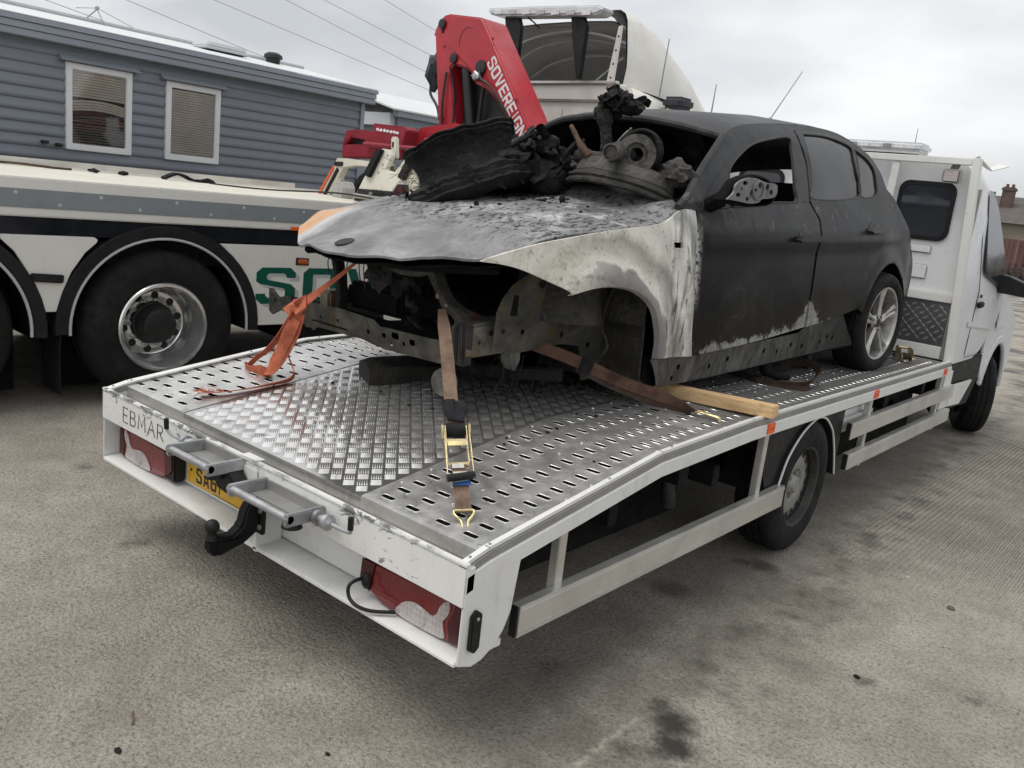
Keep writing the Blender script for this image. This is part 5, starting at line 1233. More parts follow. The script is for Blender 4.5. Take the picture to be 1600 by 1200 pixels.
# lower parts and charred engine filling the bay
b = MB(); b.lump((.06, -2.62, .40), .34, .25, 1.7, 3, 4, (1.15, .85, .62)); C(b, 'charred_engine', 'char_deep')
b = MB(); b.box((-.38, -3.06, .40), (.02, -2.98, .52)); b.box((-.2, -3.0, .42), (.3, -2.9, .55)); C(b, 'radiator_remains', 'char_deep', bevel=.02)
b = MB(); b.tube(spline([(-.62, -2.66, .24), (-.2, -2.8, .20), (.2, -2.8, .20), (.62, -2.66, .24)], 5), .03, 8); C(b, 'subframe', 'char')
b = MB(); b.lathe([(0, .0), (0, .055), (.012, .06), (.03, .055), (.03, .0)], (.40, -3.10, .215), (.25, -1, .1), 20); b.lathe([(.03, .02), (.045, .02), (.045, 0)], (.40, -3.10, .215), (.25, -1, .1), 12); C(b, 'tow_pulley', 'rail')
b = MB()
for y in (-1.6, -.6): b.box((-.5, y-.04, .10), (.5, y+.04, .18))
b.box((-.12, -2.3, .12), (.12, .2, .2)); b.tube([(.3, -2.2, .14), (.3, .6, .14)], .035, 10); C(b, 'underbody', 'char_deep')
b = MB(); b.tube([(-.74, .05, .30), (.74, .05, .30)], .05, 12); C(b, 'rear_axle', 'char_deep')
b = MB(); b.tube([(.70, -1.60, .155), (.70, -1.52, .15)], .010, 8); C(b, 'fuel_pipe', 'rust')
b = MB(); b.prism([(-.47, .20), (-.40, .20), (-.42, .06), (-.45, .03), (-.47, .05)], lambda u, v, q: (q, u, v), .60, .64); C(b, 'jacking_bracket', 'char_mid', bevel=.004)
b = MB(); b.tube([(.66, -.50, .015), (.67, -.42, .05), (.67, -.40, .05)], .005, 6); C(b, 'bent_rod', 'alu_dull')

# brake lines, loom ends and torn liner scraps hanging in the front bay
rnd = random.Random(77); b = MB()
for k in range(16):
    x = rnd.uniform(.42, .60); y = -rnd.uniform(2.5, 3.0); z = rnd.uniform(.28, .36)
    b.tube(spline([(x, y, z), (x+rnd.uniform(-.04, .04), y+rnd.uniform(-.05, .05), z-.06), (x+rnd.uniform(-.06, .06), y+rnd.uniform(-.06, .06), z-rnd.uniform(.1, .2))], 3), .0018, 5)
C(b, 'hanging_wires', 'char', kind='stuff')
for pts, r_, m_ in (([(.30, -3.0, .52), (.38, -2.9, .46), (.50, -2.8, .50), (.54, -2.6, .56)], .010, 'char_mid'), ([(-.3, -3.06, .36), (-.05, -3.0, .42), (.2, -3.02, .36), (.36, -2.95, .40)], .013, 'char'), ([(.62, -2.35, .62), (.60, -2.40, .45), (.66, -2.42, .34), (.58, -2.46, .24)], .007, 'char_mid'), ([(.45, -2.36, .70), (.52, -2.42, .60), (.50, -2.40, .44)], .012, 'char'), ([(-.05, -3.1, .60), (.1, -3.0, .52), (.16, -2.96, .40)], .009, 'char')):
    b = MB(); b.tube(spline(pts, 5), r_, 8); C(b, 'pipe', m_)
b = MB()
for k in range(9):
    M_ = Matrix.Translation((rnd.uniform(-.2, .3), -rnd.uniform(2.95, 3.1), rnd.uniform(.44, .60))) @ Matrix.Rotation(rnd.random()*6, 4, 'Z') @ Matrix.Rotation(rnd.uniform(-1, 1), 4, 'X')
    b.grid([[M_ @ Vector((.05*(u/4-.5)+.012*mnoise.noise(Vector((u, v, k))), .07*(v/3-.5), .012*sin(u+v*2+k))) for u in range(5)] for v in range(4)])
C(b, 'torn_liner', 'char', kind='stuff', smooth=40)
# rear wheels
def car_wheel(side):
    b = MB(); R_ = .222
    b.lathe([(.085, R_), (.094, R_+.004), (.092, R_-.008), (.075, R_-.014), (-.05, R_-.02), (-.07, R_-.03)], (0, 0, 0), (1, 0, 0), 48)
    # star of five spokes that widen to the rim
    for k in range(5):
        a = 2*pi*k/5+.35
        ca, sa = cos(a), sin(a); ex, ez = Vector((0, ca, sa)), Vector((0, -sa, ca))
        for sg in (-1, 1):
            pts = []
            for r_, w0, w1, x0 in ((.045, .0, .026, .072), (.10, .004, .024, .070), (.16, .004, .031, .074), (.205, .004, .045, .082), (.216, .003, .052, .084)):
                c0_ = ex*r_+ez*(w0*sg); c1_ = ex*r_+ez*(w1*sg)
                pts.append([c0_+Vector((x0-.006, 0, 0)), lerp(c0_, c1_, .35)+Vector((x0+.004, 0, 0)), c1_+Vector((x0-.002, 0, 0)), c1_+Vector((x0-.035, 0, 0))])
            b.grid(pts)
    b.lathe([(.052, .06), (.070, .052), (.072, .03), (.066, .0)], (0, 0, 0), (1, 0, 0), 24)
    w_ = C(b, 'wheel', 'alloy_wheel', smooth=40)
    c = MB(); c.lathe([(.066, .03), (.074, .028), (.075, 0)], (0, 0, 0), (1, 0, 0), 20); C(c, 'hub_cap', 'char_mid', parent=w_)
    c = MB()
    for k in range(5):
        a = 2*pi*k/5+.35+pi/5; c.lathe([(0, .010), (.006, .009), (.006, 0)], (.068, .044*cos(a), .044*sin(a)), (1, 0, 0), 8)
    C(c, 'wheel_bolts', 'ink', parent=w_)
    c = MB(); c.lathe([(.0, .15), (.02, .15), (.02, .07), (.03, .07), (.03, 0)], (0, 0, 0), (1, 0, 0), 28); C(c, 'brake_disc', 'rust', parent=w_)
    c = MB(); c.lathe([(-.02, .205), (-.025, .0)], (0, 0, 0), (1, 0, 0), 28); C(c, 'wheel_back', 'ink', parent=w_)
    ty = [(.08, .222), (.098, .235), (.106, .258), (.104, .283), (.092, .300), (.08, .307)]
    ty += [(.055, .311), (.053, .304), (.046, .304), (.044, .3125), (.008, .313), (.006, .305), (-.001, .305), (-.003, .313), (-.044, .3125), (-.046, .304), (-.053, .304), (-.055, .311), (-.08, .307), (-.092, .30), (-.104, .283), (-.10, .235), (-.08, .222)]
    c = MB(); c.lathe(ty, (0, 0, 0), (1, 0, 0), 60, closed=True); C(c, 'tyre', 'rubber', parent=w_, smooth=35)
    return w_
cw = car_wheel(1); cw.location = (.735, .055, .307)
c2_ = dup(cw, CAR); c2_.location = (-.735, .055, .307); c2_.rotation_euler = (.4, 0, pi)
# door mirror stripped to its base
b = MB(); ms = [(a[0], a[1]) for a in d['mirror_shell']]; mc = (1.89, 1.04)
rows = []
for q, k, x in ((.86, 1.0, .955), (.97, 1.0, .95), (1.0, 1.0, .935), (.97, 1, .91), (.85, 1, .885), (.55, 1, .865), (.2, 1, .86)):
    rows.append([Vector((x, -(mc[0]+(s-mc[0])*q), mc[1]+(h-mc[1])*q)) for s, h in cr(ms+ms[:1], 3)])
b.grid(rows); MS = C(b, 'door_mirror', 'char_deep', smooth=60)
b = MB(); b.tube([(.86, -1.98, 1.0), (.80, -1.98, .97)], .035, 10); C(b, 'mirror_foot', 'char_deep', parent=MS)
mpz = cr([(a[0], a[1]) for a in d['mirror_plate']]+[(d['mirror_plate'][0][0], d['mirror_plate'][0][1])], 3)[:-1]
holes = []
for x, z, rx, rz in ((1.985, 1.075, .022, .010), (1.80, 1.065, .014, .016), (1.76, 1.045, .016, .012), (2.03, 1.025, .020, .010), (1.955, 1.010, .014, .009), (1.93, 1.035, .010, .016), (1.90, 1.05, .02, .007), (1.865, 1.068, .012, .012), (1.83, 1.035, .008, .012), (2.01, 1.05, .008, .008)):
    holes.append([(x+rx*cos(t), z+rz*sin(t)) for t in [2*pi*q/7 for q in range(7)]])
b = MB(); b.prism(mpz, lambda u, v, q: (.962+q, -u, v), 0, .010, holes); C(b, 'mirror_motor_plate', 'mirror_metal', parent=MS, bevel=.0)
b = MB(); b.tube([(.975, -(1.875+.045*cos(t)), 1.048+.038*sin(t)) for t in [2*pi*q/20 for q in range(20)]], .005, 6, closed=True); C(b, 'motor_ring', 'mirror_metal', parent=MS)
# ------------------------------------------------------------------ loose things on the deck
def S_(mb, name, mat, parent=None, **k):
    if parent is not None: return mb.build(name, MAT[mat], parent, world=True, **k)
    return mb.build(name, MAT[mat], **k)
def sag(a, b, n=8, dz=0., tw=0):
    a, b = Vector(a), Vector(b); return [a.lerp(b, k/n)+Vector((0, 0, -dz*4*(k/n)*(1-k/n))) for k in range(n+1)]
# ratchet strap from the rear deck to the crash post
def ratchet_strap():
    A = Vector((.899, .157, .646)); B = Vector((.145, .742, 1.165)); d = (B-A).normalized()
    sd = Vector((.77, .64, 0)); sd = (sd-d*sd.dot(d)).normalized(); n = sd.cross(d)
    if n.z < 0: n = -n
    L = (B-A).length; Q = lambda t, s=0., h=0.: A+d*t+sd*s+n*h
    R_ = thing('ratchet_strap', 'brown ratchet strap with gold buckle hooked into the rear deck slot', 'strap', A)
    # claw hook of two bent wires
    for k in (-1, 1):
        b = MB(); b.tube(spline([Q(.075, .0*k, .004), Q(.075, .027*k, .004), Q(.066, .031*k, .003), Q(.050, .022*k, .002), Q(.036, .011*k, .0), Q(.012, .008*k, .0), Q(-.004, .007*k, -.002), Q(-.012, .007*k, -.018), Q(.0, .007*k, -.034)], 5), .0042, 8); S_(b, 'claw_hook', 'zinc', R_, smooth=60)
    b = MB(); b.ribbon([Q(t, 0, .002+.003*sin(t*60)) for t in [.070+.01*k for k in range(21)]], .050, sd, .004); w_ = S_(b, 'short_webbing', 'strap_brown', R_)
    b = MB()
    for t in [.085+.006*k for k in range(14)]:
        for s in (-.018, -.010, -.002, .006, .014): b.bar(Q(t, s, .0058), Q(t+.003, s, .0058), .0014, .0008, n)
    S_(b, 'stitching', 'strap_dark', w_, kind='stuff')
    b = MB(); b.ribbon([Q(.172, .005, .008), Q(.192, .005, .010), Q(.215, .002, .008)], .054, sd, .002); S_(b, 'blue_label', 'blue_tag', R_)
    b = MB(); b.ribbon([Q(.186, .003, .012), Q(.205, .0, .014), Q(.225, .0, .013)], .044, sd, .002); S_(b, 'pale_label', 'pale_tag', R_)
    b = MB(); b.ribbon([Q(.242, -.004, .011), Q(.252, -.004, .012), Q(.262, -.004, .011)], .038, sd, .002); S_(b, 'pale_label', 'pale_tag', R_)
    # ratchet: frame plates, handle plates, spindle, wound webbing
    for k in (-1, 1):
        b = MB(); s0 = .0335*k
        b.prism([(.26, -.006), (.30, -.014), (.40, -.012), (.425, .0), (.43, .02), (.41, .036), (.38, .032), (.33, .012), (.27, .008)], lambda u, v, q: Q(u, s0+q*k, v), 0, .0022); S_(b, 'frame_plate', 'zinc', R_, bevel=.0006)
        b = MB(); s1 = .040*k
        b.prism([(.395, .000), (.42, .012), (.425, .034), (.40, .048), (.36, .044), (.31, .050), (.25, .040), (.20, .034), (.185, .026), (.20, .018), (.26, .022), (.33, .026), (.37, .020)], lambda u, v, q: Q(u, s1+q*k, v), 0, .0024); S_(b, 'handle_plate', 'zinc', R_, bevel=.0006)
        b = MB(); b.lathe([(.0, .026), (.003, .026), (.003, .0)], Q(.40, .044*k, .022), sd*k, 14); S_(b, 'ratchet_wheel', 'zinc', R_)
    b = MB(); b.tube([Q(.184, -.044, .030), Q(.200, .044, .024)], .0125, 12); S_(b, 'handle_grip', 'black', R_, smooth=60)
    b = MB(); b.box((-.033, .012, 0), (.033, .034, .003), Matrix.Translation(Q(.300, 0, .040)) @ Matrix((sd, d, n)).transposed().to_4x4()); S_(b, 'release_bar', 'zinc', R_, bevel=.001)
    b = MB(); b.tube([Q(.345, -.033, .030), Q(.345, .033, .030)], .006, 8); S_(b, 'cross_bar', 'zinc', R_)
    b = MB(); b.tube([Q(.27, -.034, .0), Q(.27, .034, .0)], .006, 8); S_(b, 'cross_bar', 'zinc', R_)
    b = MB(); b.lathe([(-.031, .014), (-.030, .026), (.030, .026), (.031, .014)], Q(.40, 0, .022), sd, 22, jit=lambda p, a, t, r: p+Vector((0, 0, .003*sin(a*3+t*60)))); S_(b, 'wound_webbing', 'strap_black', R_, smooth=70)
    # black slack bunched above the ratchet
    b = MB(); b.ribbon([Q(.42, 0, .045), Q(.44, .004, .056), Q(.47, -.004, .060), Q(.505, .003, .050), Q(.525, .0, .03), Q(.50, -.006, .02), Q(.46, .0, .03)], [.055, .060, .066, .062, .05, .05, .05], sd, .012)
    b.ribbon([Q(.43, -.012, .050), Q(.46, -.022, .066), Q(.50, -.016, .062), Q(.53, -.008, .035)], [.03, .036, .034, .03], sd, .012); b.ribbon([Q(.43, .016, .05), Q(.47, .026, .062), Q(.505, .02, .05)], [.028, .034, .03], sd, .012)
    S_(b, 'bunched_slack', 'strap_black', R_, bevel=.004, smooth=70)
    pts = [Q(.40, 0, .0), Q(.46, 0, .004)]+[Q(t, .002*sin(t*9), .003*sin(t*7)) for t in [.5+.06*k for k in range(9)]]+[B]
    b = MB(); b.ribbon(pts, [.05, .05]+[.048]*9+[.030], sd, .004); S_(b, 'long_webbing', 'strap_brown', R_)
ratchet_strap()
def cross_strap():
    A = Vector((.838, 1.645, .812)); B = Vector((.115, .895, 1.132)); d = (B-A).normalized()
    sd = Vector((.25, .3, .92)); sd = (sd-d*sd.dot(d)).normalized(); n = sd.cross(d); Q = lambda t, s=0., h=0.: A+d*t+sd*s+n*h
    L = (B-A).length
    R_ = thing('lashing_strap', 'long faded strap with two black sleeves running across the missing front wheel', 'strap', A)
    b = MB(); b.ribbon([Q(L*k/14, .004*sin(k), .003*sin(k*1.7)) for k in range(15)], [.022, .036]+[.05]*13, [Vector((.64, -.6, .3)), (sd+Vector((.3, -.3, 0))).normalized()]+[sd]*13, .004); S_(b, 'webbing', 'strap_red', R_)
    b = MB(); b.ribbon([Q(.02, -.012, -.003), Q(.2, -.03, -.004), Q(.40, -.030, -.005), Q(.56, -.015, -.004)], [.02, .045, .045, .045], sd, .004); S_(b, 'return_webbing', 'strap_dark', R_)
    for t0, t1, h_ in ((L*.71, L*.79, .082), (L*.46, L*.51, .068)):
        b = MB(); b.ribbon([Q(t0), Q((t0+t1)/2, 0, .002), Q(t1)], h_, sd, .014); o = S_(b, 'black_sleeve', 'strap_black', R_, bevel=.004)
        b = MB()
        for k in range(9): b.bar(Q(t0+.004, h_*(k/8-.5)*.9, .0), Q(t1-.004, h_*(k/8-.5)*.9, 0), .020, .0026, sd)
        S_(b, 'sleeve_ribs', 'strap_black', o)
    b = MB(); b.bar(Q(L*.80, -.03, -.012), Q(L*.80, .034, -.012), .006, .003, n); S_(b, 'sleeve_clip', 'chrome', R_)
    for k in (-1, 1):
        b = MB(); b.tube(spline([A+Vector((.0, .012*k, 0)), A+Vector((.03, .014*k+.002, .003)), A+Vector((.06, .006*k+.004, .0)), A+Vector((.10, .006*k+.008, -.004)), A+Vector((.11, .006*k+.008, -.02))], 5), .005, 8); S_(b, 'claw_hook', 'zinc', R_, smooth=60)
cross_strap()
def orange_strap():
    R_ = thing('orange_strap', 'knotted orange strap with a hanging loop and frayed tail on the left', 'strap', (-.62, .35, .69))
    K = Vector((-.655, .655, 1.035)); sd0 = Vector((.5, .3, .8))
    b = MB(); top = Vector((-.405, .765, 1.275)); b.ribbon(sag(K, top, 8, .004), [.050, .046, .040, .034, .028, .024, .020, .016, .014], Vector((.4, -.2, -.6)), .004); S_(b, 'taut_end', 'strap_orange', R_)
    b = MB(); b.ribbon([K+Vector((.01, -.02, -.022)), K+Vector((-.018, -.03, .0)), K+Vector((-.012, -.01, .026)), K+Vector((.018, .012, .030)), K+Vector((.032, .0, .008)), K+Vector((.024, -.026, -.02)), K+Vector((0, -.034, -.026))], [.060, .068, .072, .072, .068, .064, .060], [Vector((.8, .4, .5))]*7, .012); S_(b, 'knot', 'strap_orange', R_, bevel=.003, smooth=70)
    # loop: wide face falls, turns on the deck and comes back up narrow
    lp = [(-0.654, 0.65, 1.014), (-0.69, 0.642, 0.967), (-0.737, 0.629, 0.892), (-0.792, 0.613, 0.823), (-0.852, 0.596, 0.773), (-0.891, 0.58, 0.729), (-0.894, 0.566, 0.7), (-0.845, 0.555, 0.687), (-0.781, 0.553, 0.696), (-0.723, 0.565, 0.735), (-0.687, 0.596, 0.808), (-0.67, 0.626, 0.891), (-0.645, 0.64, 0.967), (-0.631, 0.65, 1.018)]
    lp = [(p[0], p[1], max(p[2], plate_z(p[1])+.012)) for p in lp]; lp = spline(lp, 4); m = len(lp)
    w_ = [lerp(.060, .036, min(1, k/(m*.25))) if k < m*.55 else lerp(.044, .086, min(1, (k-m*.55)/(m*.12))) if k < m*.85 else lerp(.086, .060, (k-m*.85)/(m*.15)) for k in range(m)]
    sds = []
    for k in range(m):
        t = k/(m-1); a = interp(t, [0, .25, .45, .55, .65, .8, 1], [1.15, 1.25, 1.2, .9, .45, .15, .2]); sds.append(Vector((.74*cos(a)+.15*sin(a), .45*cos(a)-.78*sin(a), .45*cos(a)+.35*sin(a))))
    b = MB(); b.ribbon(lp, w_, sds, .0035); S_(b, 'hanging_loop', 'strap_orange', R_, smooth=60)
    b = MB(); b.ribbon([p+Vector((.012, -.006, -.012)) for p in lp[-3:m*2//3:-1]], .03, sds[-3:m*2//3:-1], .0035); S_(b, 'inner_fold', 'strap_orange', R_, smooth=60)
    tail = [(-.695, .64, .92), (-.70, .635, .86), (-.672, .64, .80), (-.622, .63, .762), (-.585, .60, .742), (-.575, .555, .728), (-.59, .48, .716), (-.61, .38, .702), (-.645, .29, .690), (-.70, .22, .680)]
    tail = spline(tail, 4); m = len(tail)
    b = MB(); b.ribbon(tail, [lerp(.044, .03, k/m) if k < m*.5 else lerp(.042, .052, max(0, (k-m*.8)/(m*.2))) for k in range(m)], [Vector((.3, -.5, .9)).lerp(Vector((.75, -.55, .25)), min(1, k/m*1.3)) for k in range(m)], .0035); S_(b, 'tail', 'strap_orange', R_, smooth=60)
    rnd = random.Random(2); b = MB()
    for k in range(26):
        p = tail[-1].lerp(tail[-6], rnd.random()*.9)+Vector((rnd.uniform(-.012, .012), rnd.uniform(-.012, .012), rnd.uniform(.0, .008)))
        q = p+Vector((rnd.uniform(-.055, .0), rnd.uniform(-.05, .012), rnd.uniform(-.006, .012))); q.z = max(q.z, plate_z(q.y)+.002)
        b.tube([p, (p+q)/2+Vector((0, 0, .004)), q], .0013, 4)
    S_(b, 'frayed_threads', 'strap_orange', R_, kind='stuff')
orange_strap()
# new pine baulk under the rocker
b = MB(); M_ = Matrix.Translation((.72, 1.862, .8265)) @ Matrix.Rotation(radians(6.5), 4, 'Z') @ Matrix.Rotation(radians(-1.6), 4, 'Y')
b.box((-.42, -.038, -.024), (.365, .038, .030), M_); o = S_(b, 'timber_baulk', 'wood', bevel=.003)
tag(o, 'pale new pine timber wedged under the car sill and over the deck edge', 'timber')
def char_block():
    b = MB(); rnd = random.Random(8)
    M_ = Matrix.Translation((-.24, 1.14, .80)) @ Matrix.Rotation(radians(-25), 4, 'Z') @ Matrix.Rotation(radians(3), 4, 'X')
    N_ = 14; rows = []
    for i in range(N_+1):
        y = -.34+.72*i/N_; k = .82 if i in (0, N_) else 1
        r = []
        for (x, z) in ((-.105, -.048), (.105, -.048), (.108, .0), (.10, .045), (.04, .058), (-.05, .056), (-.105, .045), (-.11, 0)):
            q = mnoise.noise(Vector((x*9, y*7, z*9)))*.008; r.append(M_ @ Vector((x*k+q, y+q*.6, z*k+q)))
        rows.append(r+r[:1])
    b.grid(rows); kk = len(b.v)
    for rr in (rows[0][:-1], rows[-1][:-1]): b.add(rr, [tuple(range(8))])
    tag(S_(b, 'charred_timber', 'char_wood', smooth=30), 'blackened thick timber block lying under the car crossmember on the tread plate', 'timber')
char_block()
def loose_strap():
    R_ = thing('loose_strap', 'slack dusty strap coiled on the deck edge beside the rear wheel', 'strap', (.75, 2.8, .798))
    z0 = .800
    b = MB(); b.ribbon(spline([(.40, 2.72, z0+.012), (.55, 2.70, z0+.010), (.66, 2.66, z0+.006), (.76, 2.68, z0+.004), (.86, 2.72, z0+.008), (.875, 2.80, z0+.02)], 4), [.05]*21, Vector((-.2, .9, .35)), .004); S_(b, 'webbing', 'strap_dark', R_)
    b = MB(); b.ribbon(spline([(.66, 2.63, z0+.004), (.78, 2.70, z0+.006), (.86, 2.74, z0+.018), (.88, 2.84, z0+.045), (.85, 2.98, z0+.075), (.76, 3.10, z0+.085), (.66, 3.14, z0+.07), (.60, 3.06, z0+.05)], 4), .046, Vector((.45, .35, .82)), .004); S_(b, 'loop', 'strap_dark', R_)
    b = MB(); b.ribbon([(.76, 2.70, z0+.011), (.81, 2.735, z0+.016), (.86, 2.77, z0+.024)], .05, Vector((-.3, .8, .5)), .003); S_(b, 'faded_patch', 'strap_brown', R_)
    b = MB(); b.tube(spline([(.44, 3.04, z0+.09), (.53, 2.95, z0+.10), (.60, 2.87, z0+.085), (.62, 2.80, z0+.055), (.68, 2.80, z0+.03), (.76, 2.82, z0+.025)], 4), [.034]*9+[.03]*6+[.022]*6, 10); S_(b, 'rubber_sleeve', 'rubber', R_, smooth=60)
loose_strap()
def deck_ratchet():
    R_ = thing('ratchet_buckle', 'grubby gold ratchet buckle with strap stub behind the alloy wheel', 'buckle', (.85, 4.5, .80))
    M_ = Matrix.Translation((.83, 4.62, .80)) @ Matrix.Rotation(radians(-62), 4, 'Z')
    q = lambda *p: M_ @ Vector(p)
    for s in (-.032, .032):
        b = MB(); b.prism([(-.12, .004), (.09, .004), (.10, .03), (.06, .058), (-.04, .05), (-.11, .03)], lambda u, v, d_: q(u, s+d_, v), -.0015, .0015); S_(b, 'frame_plate', 'zinc', R_, bevel=.0006)
        b = MB(); b.prism([(-.10, .05), (.07, .035), (.09, .06), (.06, .084), (-.08, .092), (-.12, .075)], lambda u, v, d_: q(u, s*1.25+d_, v), -.0015, .0015); S_(b, 'handle_plate', 'zinc', R_, bevel=.0006)
    b = MB(); b.tube([q(-.10, -.04, .078), q(-.10, .04, .078)], .009, 10); S_(b, 'handle_grip', 'zinc', R_)
    b = MB(); b.tube([q(.06, -.03, .04), q(.06, .03, .04)], .022, 12); S_(b, 'wound_webbing', 'strap_dark', R_)
    b = MB(); b.ribbon([q(-.34, .02, .004), q(-.26, .0, .006), q(-.16, 0, .010), q(-.10, 0, .014)], .046, q(0, 1, 0)-q(0, 0, 0), .004); S_(b, 'webbing', 'strap_dark', R_)
deck_ratchet()

# ------------------------------------------------------------------ burnt pieces piled on the bonnet
cw_ = lambda s, h, l: CARM @ Vector((l, -s, h))
cdir = lambda s, h, l: (CARM.to_3x3() @ Vector((l, -s, h))).normalized()
def wreck_wheel():
    c = cw_(2.52, .945, -.14); ax = cdir(.13, .91, -.37)
    R_ = thing('burnt_tyre', 'blackened burst tyre and rim tilted on the bonnet in front of the red crane', 'tyre', cw_(2.5, .92, -.05))
    def J(amp, sc, s0):
        def f(p, a, t, r):
            q = mnoise.fractal(Vector((cos(a)*sc, sin(a)*sc, t*6+s0)), 1.1, 2, 4); g = mnoise.noise(Vector((cos(a)*9, sin(a)*9, t*9+s0)))
            return p+ax*(q*amp*.7+g*amp*.25)+(p-c).normalized()*(q*amp+g*amp*.3)
        return f
    # grooved upper flange, smooth dished barrel, lower flange
    b = MB(); b.lathe([(.238, .236), (.256, .256), (.262, .270), (.256, .277), (.249, .272), (.243, .264), (.237, .270), (.231, .272), (.225, .262), (.217, .258), (.212, .262), (.205, .252), (.185, .240), (.13, .222), (.085, .226), (.06, .252), (.05, .285), (.038, .296), (.026, .290), (.02, .262), (.02, .0)], c, ax, 80, jit=J(.012, 1.3, 0)); S_(b, 'rim', 'char', R_, solid=.004, smooth=55)
    # what is left of the tyre, slumped under the rim
    b = MB(); b.lathe([(.075, .262), (.066, .300), (.05, .318), (.03, .312), (.018, .326), (-.005, .318), (-.02, .328), (-.045, .30), (-.062, .25), (-.05, .18)], c, ax, 110, jit=J(.022, 1.9, 3)); S_(b, 'carcass', 'char_tyre', R_, solid=.005, smooth=40)
    b = MB(); rnd = random.Random(31)
    for k in range(40):
        a_ = rnd.uniform(0, 6.28); u_ = ax.cross(Vector((0, 0, 1))).normalized(); v_ = ax.cross(u_); rr_ = rnd.uniform(.27, .31); t_ = rnd.uniform(-.04, .09); d_ = u_*cos(a_)+v_*sin(a_); td = ax.cross(d_)
        p_ = c+ax*t_+d_*rr_; l_ = rnd.uniform(.04, .12)
        b.ribbon([p_, p_+td*l_*.5+d_*.015, p_+td*l_+d_*rnd.uniform(.0, .05)-ax*rnd.uniform(.0, .05)], [rnd.uniform(.02, .05), .03, .004], ax+d_*rnd.uniform(-.4, .4), .004)
    S_(b, 'torn_flakes', 'char_tyre', R_, kind='stuff', smooth=40)
    # bead and belt wires springing out
    rnd = random.Random(11); b = MB(); wc = cw_(2.62, .985, -.44)
    for k in range(70):
        p = wc+Vector((rnd.uniform(-.05, .09), rnd.uniform(-.05, .05), rnd.uniform(-.05, .06)))
        dd = Vector((rnd.uniform(-1, .25), rnd.uniform(-.8, .3), rnd.uniform(-.9, .5))).normalized(); l_ = rnd.uniform(.05, .17)
        b.tube([p, p+dd*l_*.5+Vector((0, 0, rnd.uniform(-.01, .03))), p+dd*l_+Vector((0, 0, -.03*rnd.random()))], .0009, 4)
    S_(b, 'belt_wires', 'rust', R_, kind='stuff')
    rnd = random.Random(12); b = MB()
    for k in range(34):
        x0 = rnd.uniform(-.46, -.18); p = cw_(rnd.uniform(2.72, 2.9), .902, x0); q = cw_(rnd.uniform(2.72, 2.95), .905, x0+rnd.uniform(-.12, .1))
        b.tube([p, (p+q)/2+Vector((rnd.uniform(-.03, .03), 0, rnd.uniform(.0, .03))), q], .0009, 4)
    S_(b, 'loose_wires', 'char', R_, kind='stuff')
wreck_wheel()
def wreck_rim():
    c = cw_(2.12, .965, .41); ax = cdir(-.30, 1, .02)
    R_ = thing('burnt_rim', 'ash-grey melted alloy rim lying flat at the windscreen base', 'wheel rim', cw_(2.1, .93, .40))
    def J(p, a, t, r):
        q = mnoise.fractal(Vector((cos(a)*2, sin(a)*2, t*4+5)), .8, 2, 4); return p+ax*q*(.006+.05*max(0, t-.08)*4)
    b = MB(); b.lathe([(-.004, .250), (.0, .272), (.010, .274), (.016, .262), (.026, .256), (.034, .264), (.042, .262), (.05, .246), (.065, .232), (.08, .222)], c, ax, 56, jit=J); S_(b, 'rim_lip', 'char_mid', R_, solid=.006, smooth=50)
    b = MB(); b.lathe([(.066, .234), (.10, .226), (.125, .215), (.14, .18), (.13, .12), (.12, .05)], c, ax, 56, jit=J); S_(b, 'melted_dish', 'char_ash', R_, solid=.008, smooth=45)
    b = MB(); b.lump(cw_(2.02, 1.09, .63), .075, .35, 2, 5, 3, (1.3, .9, .8)); S_(b, 'ash_flake', 'char_ash', R_, smooth=30)
    b = MB(); b.lump(cw_(2.22, 1.085, .22), .06, .4, 2, 8, 3, (1.6, .9, .5)); S_(b, 'ash_flake', 'char_ash', R_, smooth=30)
wreck_rim()
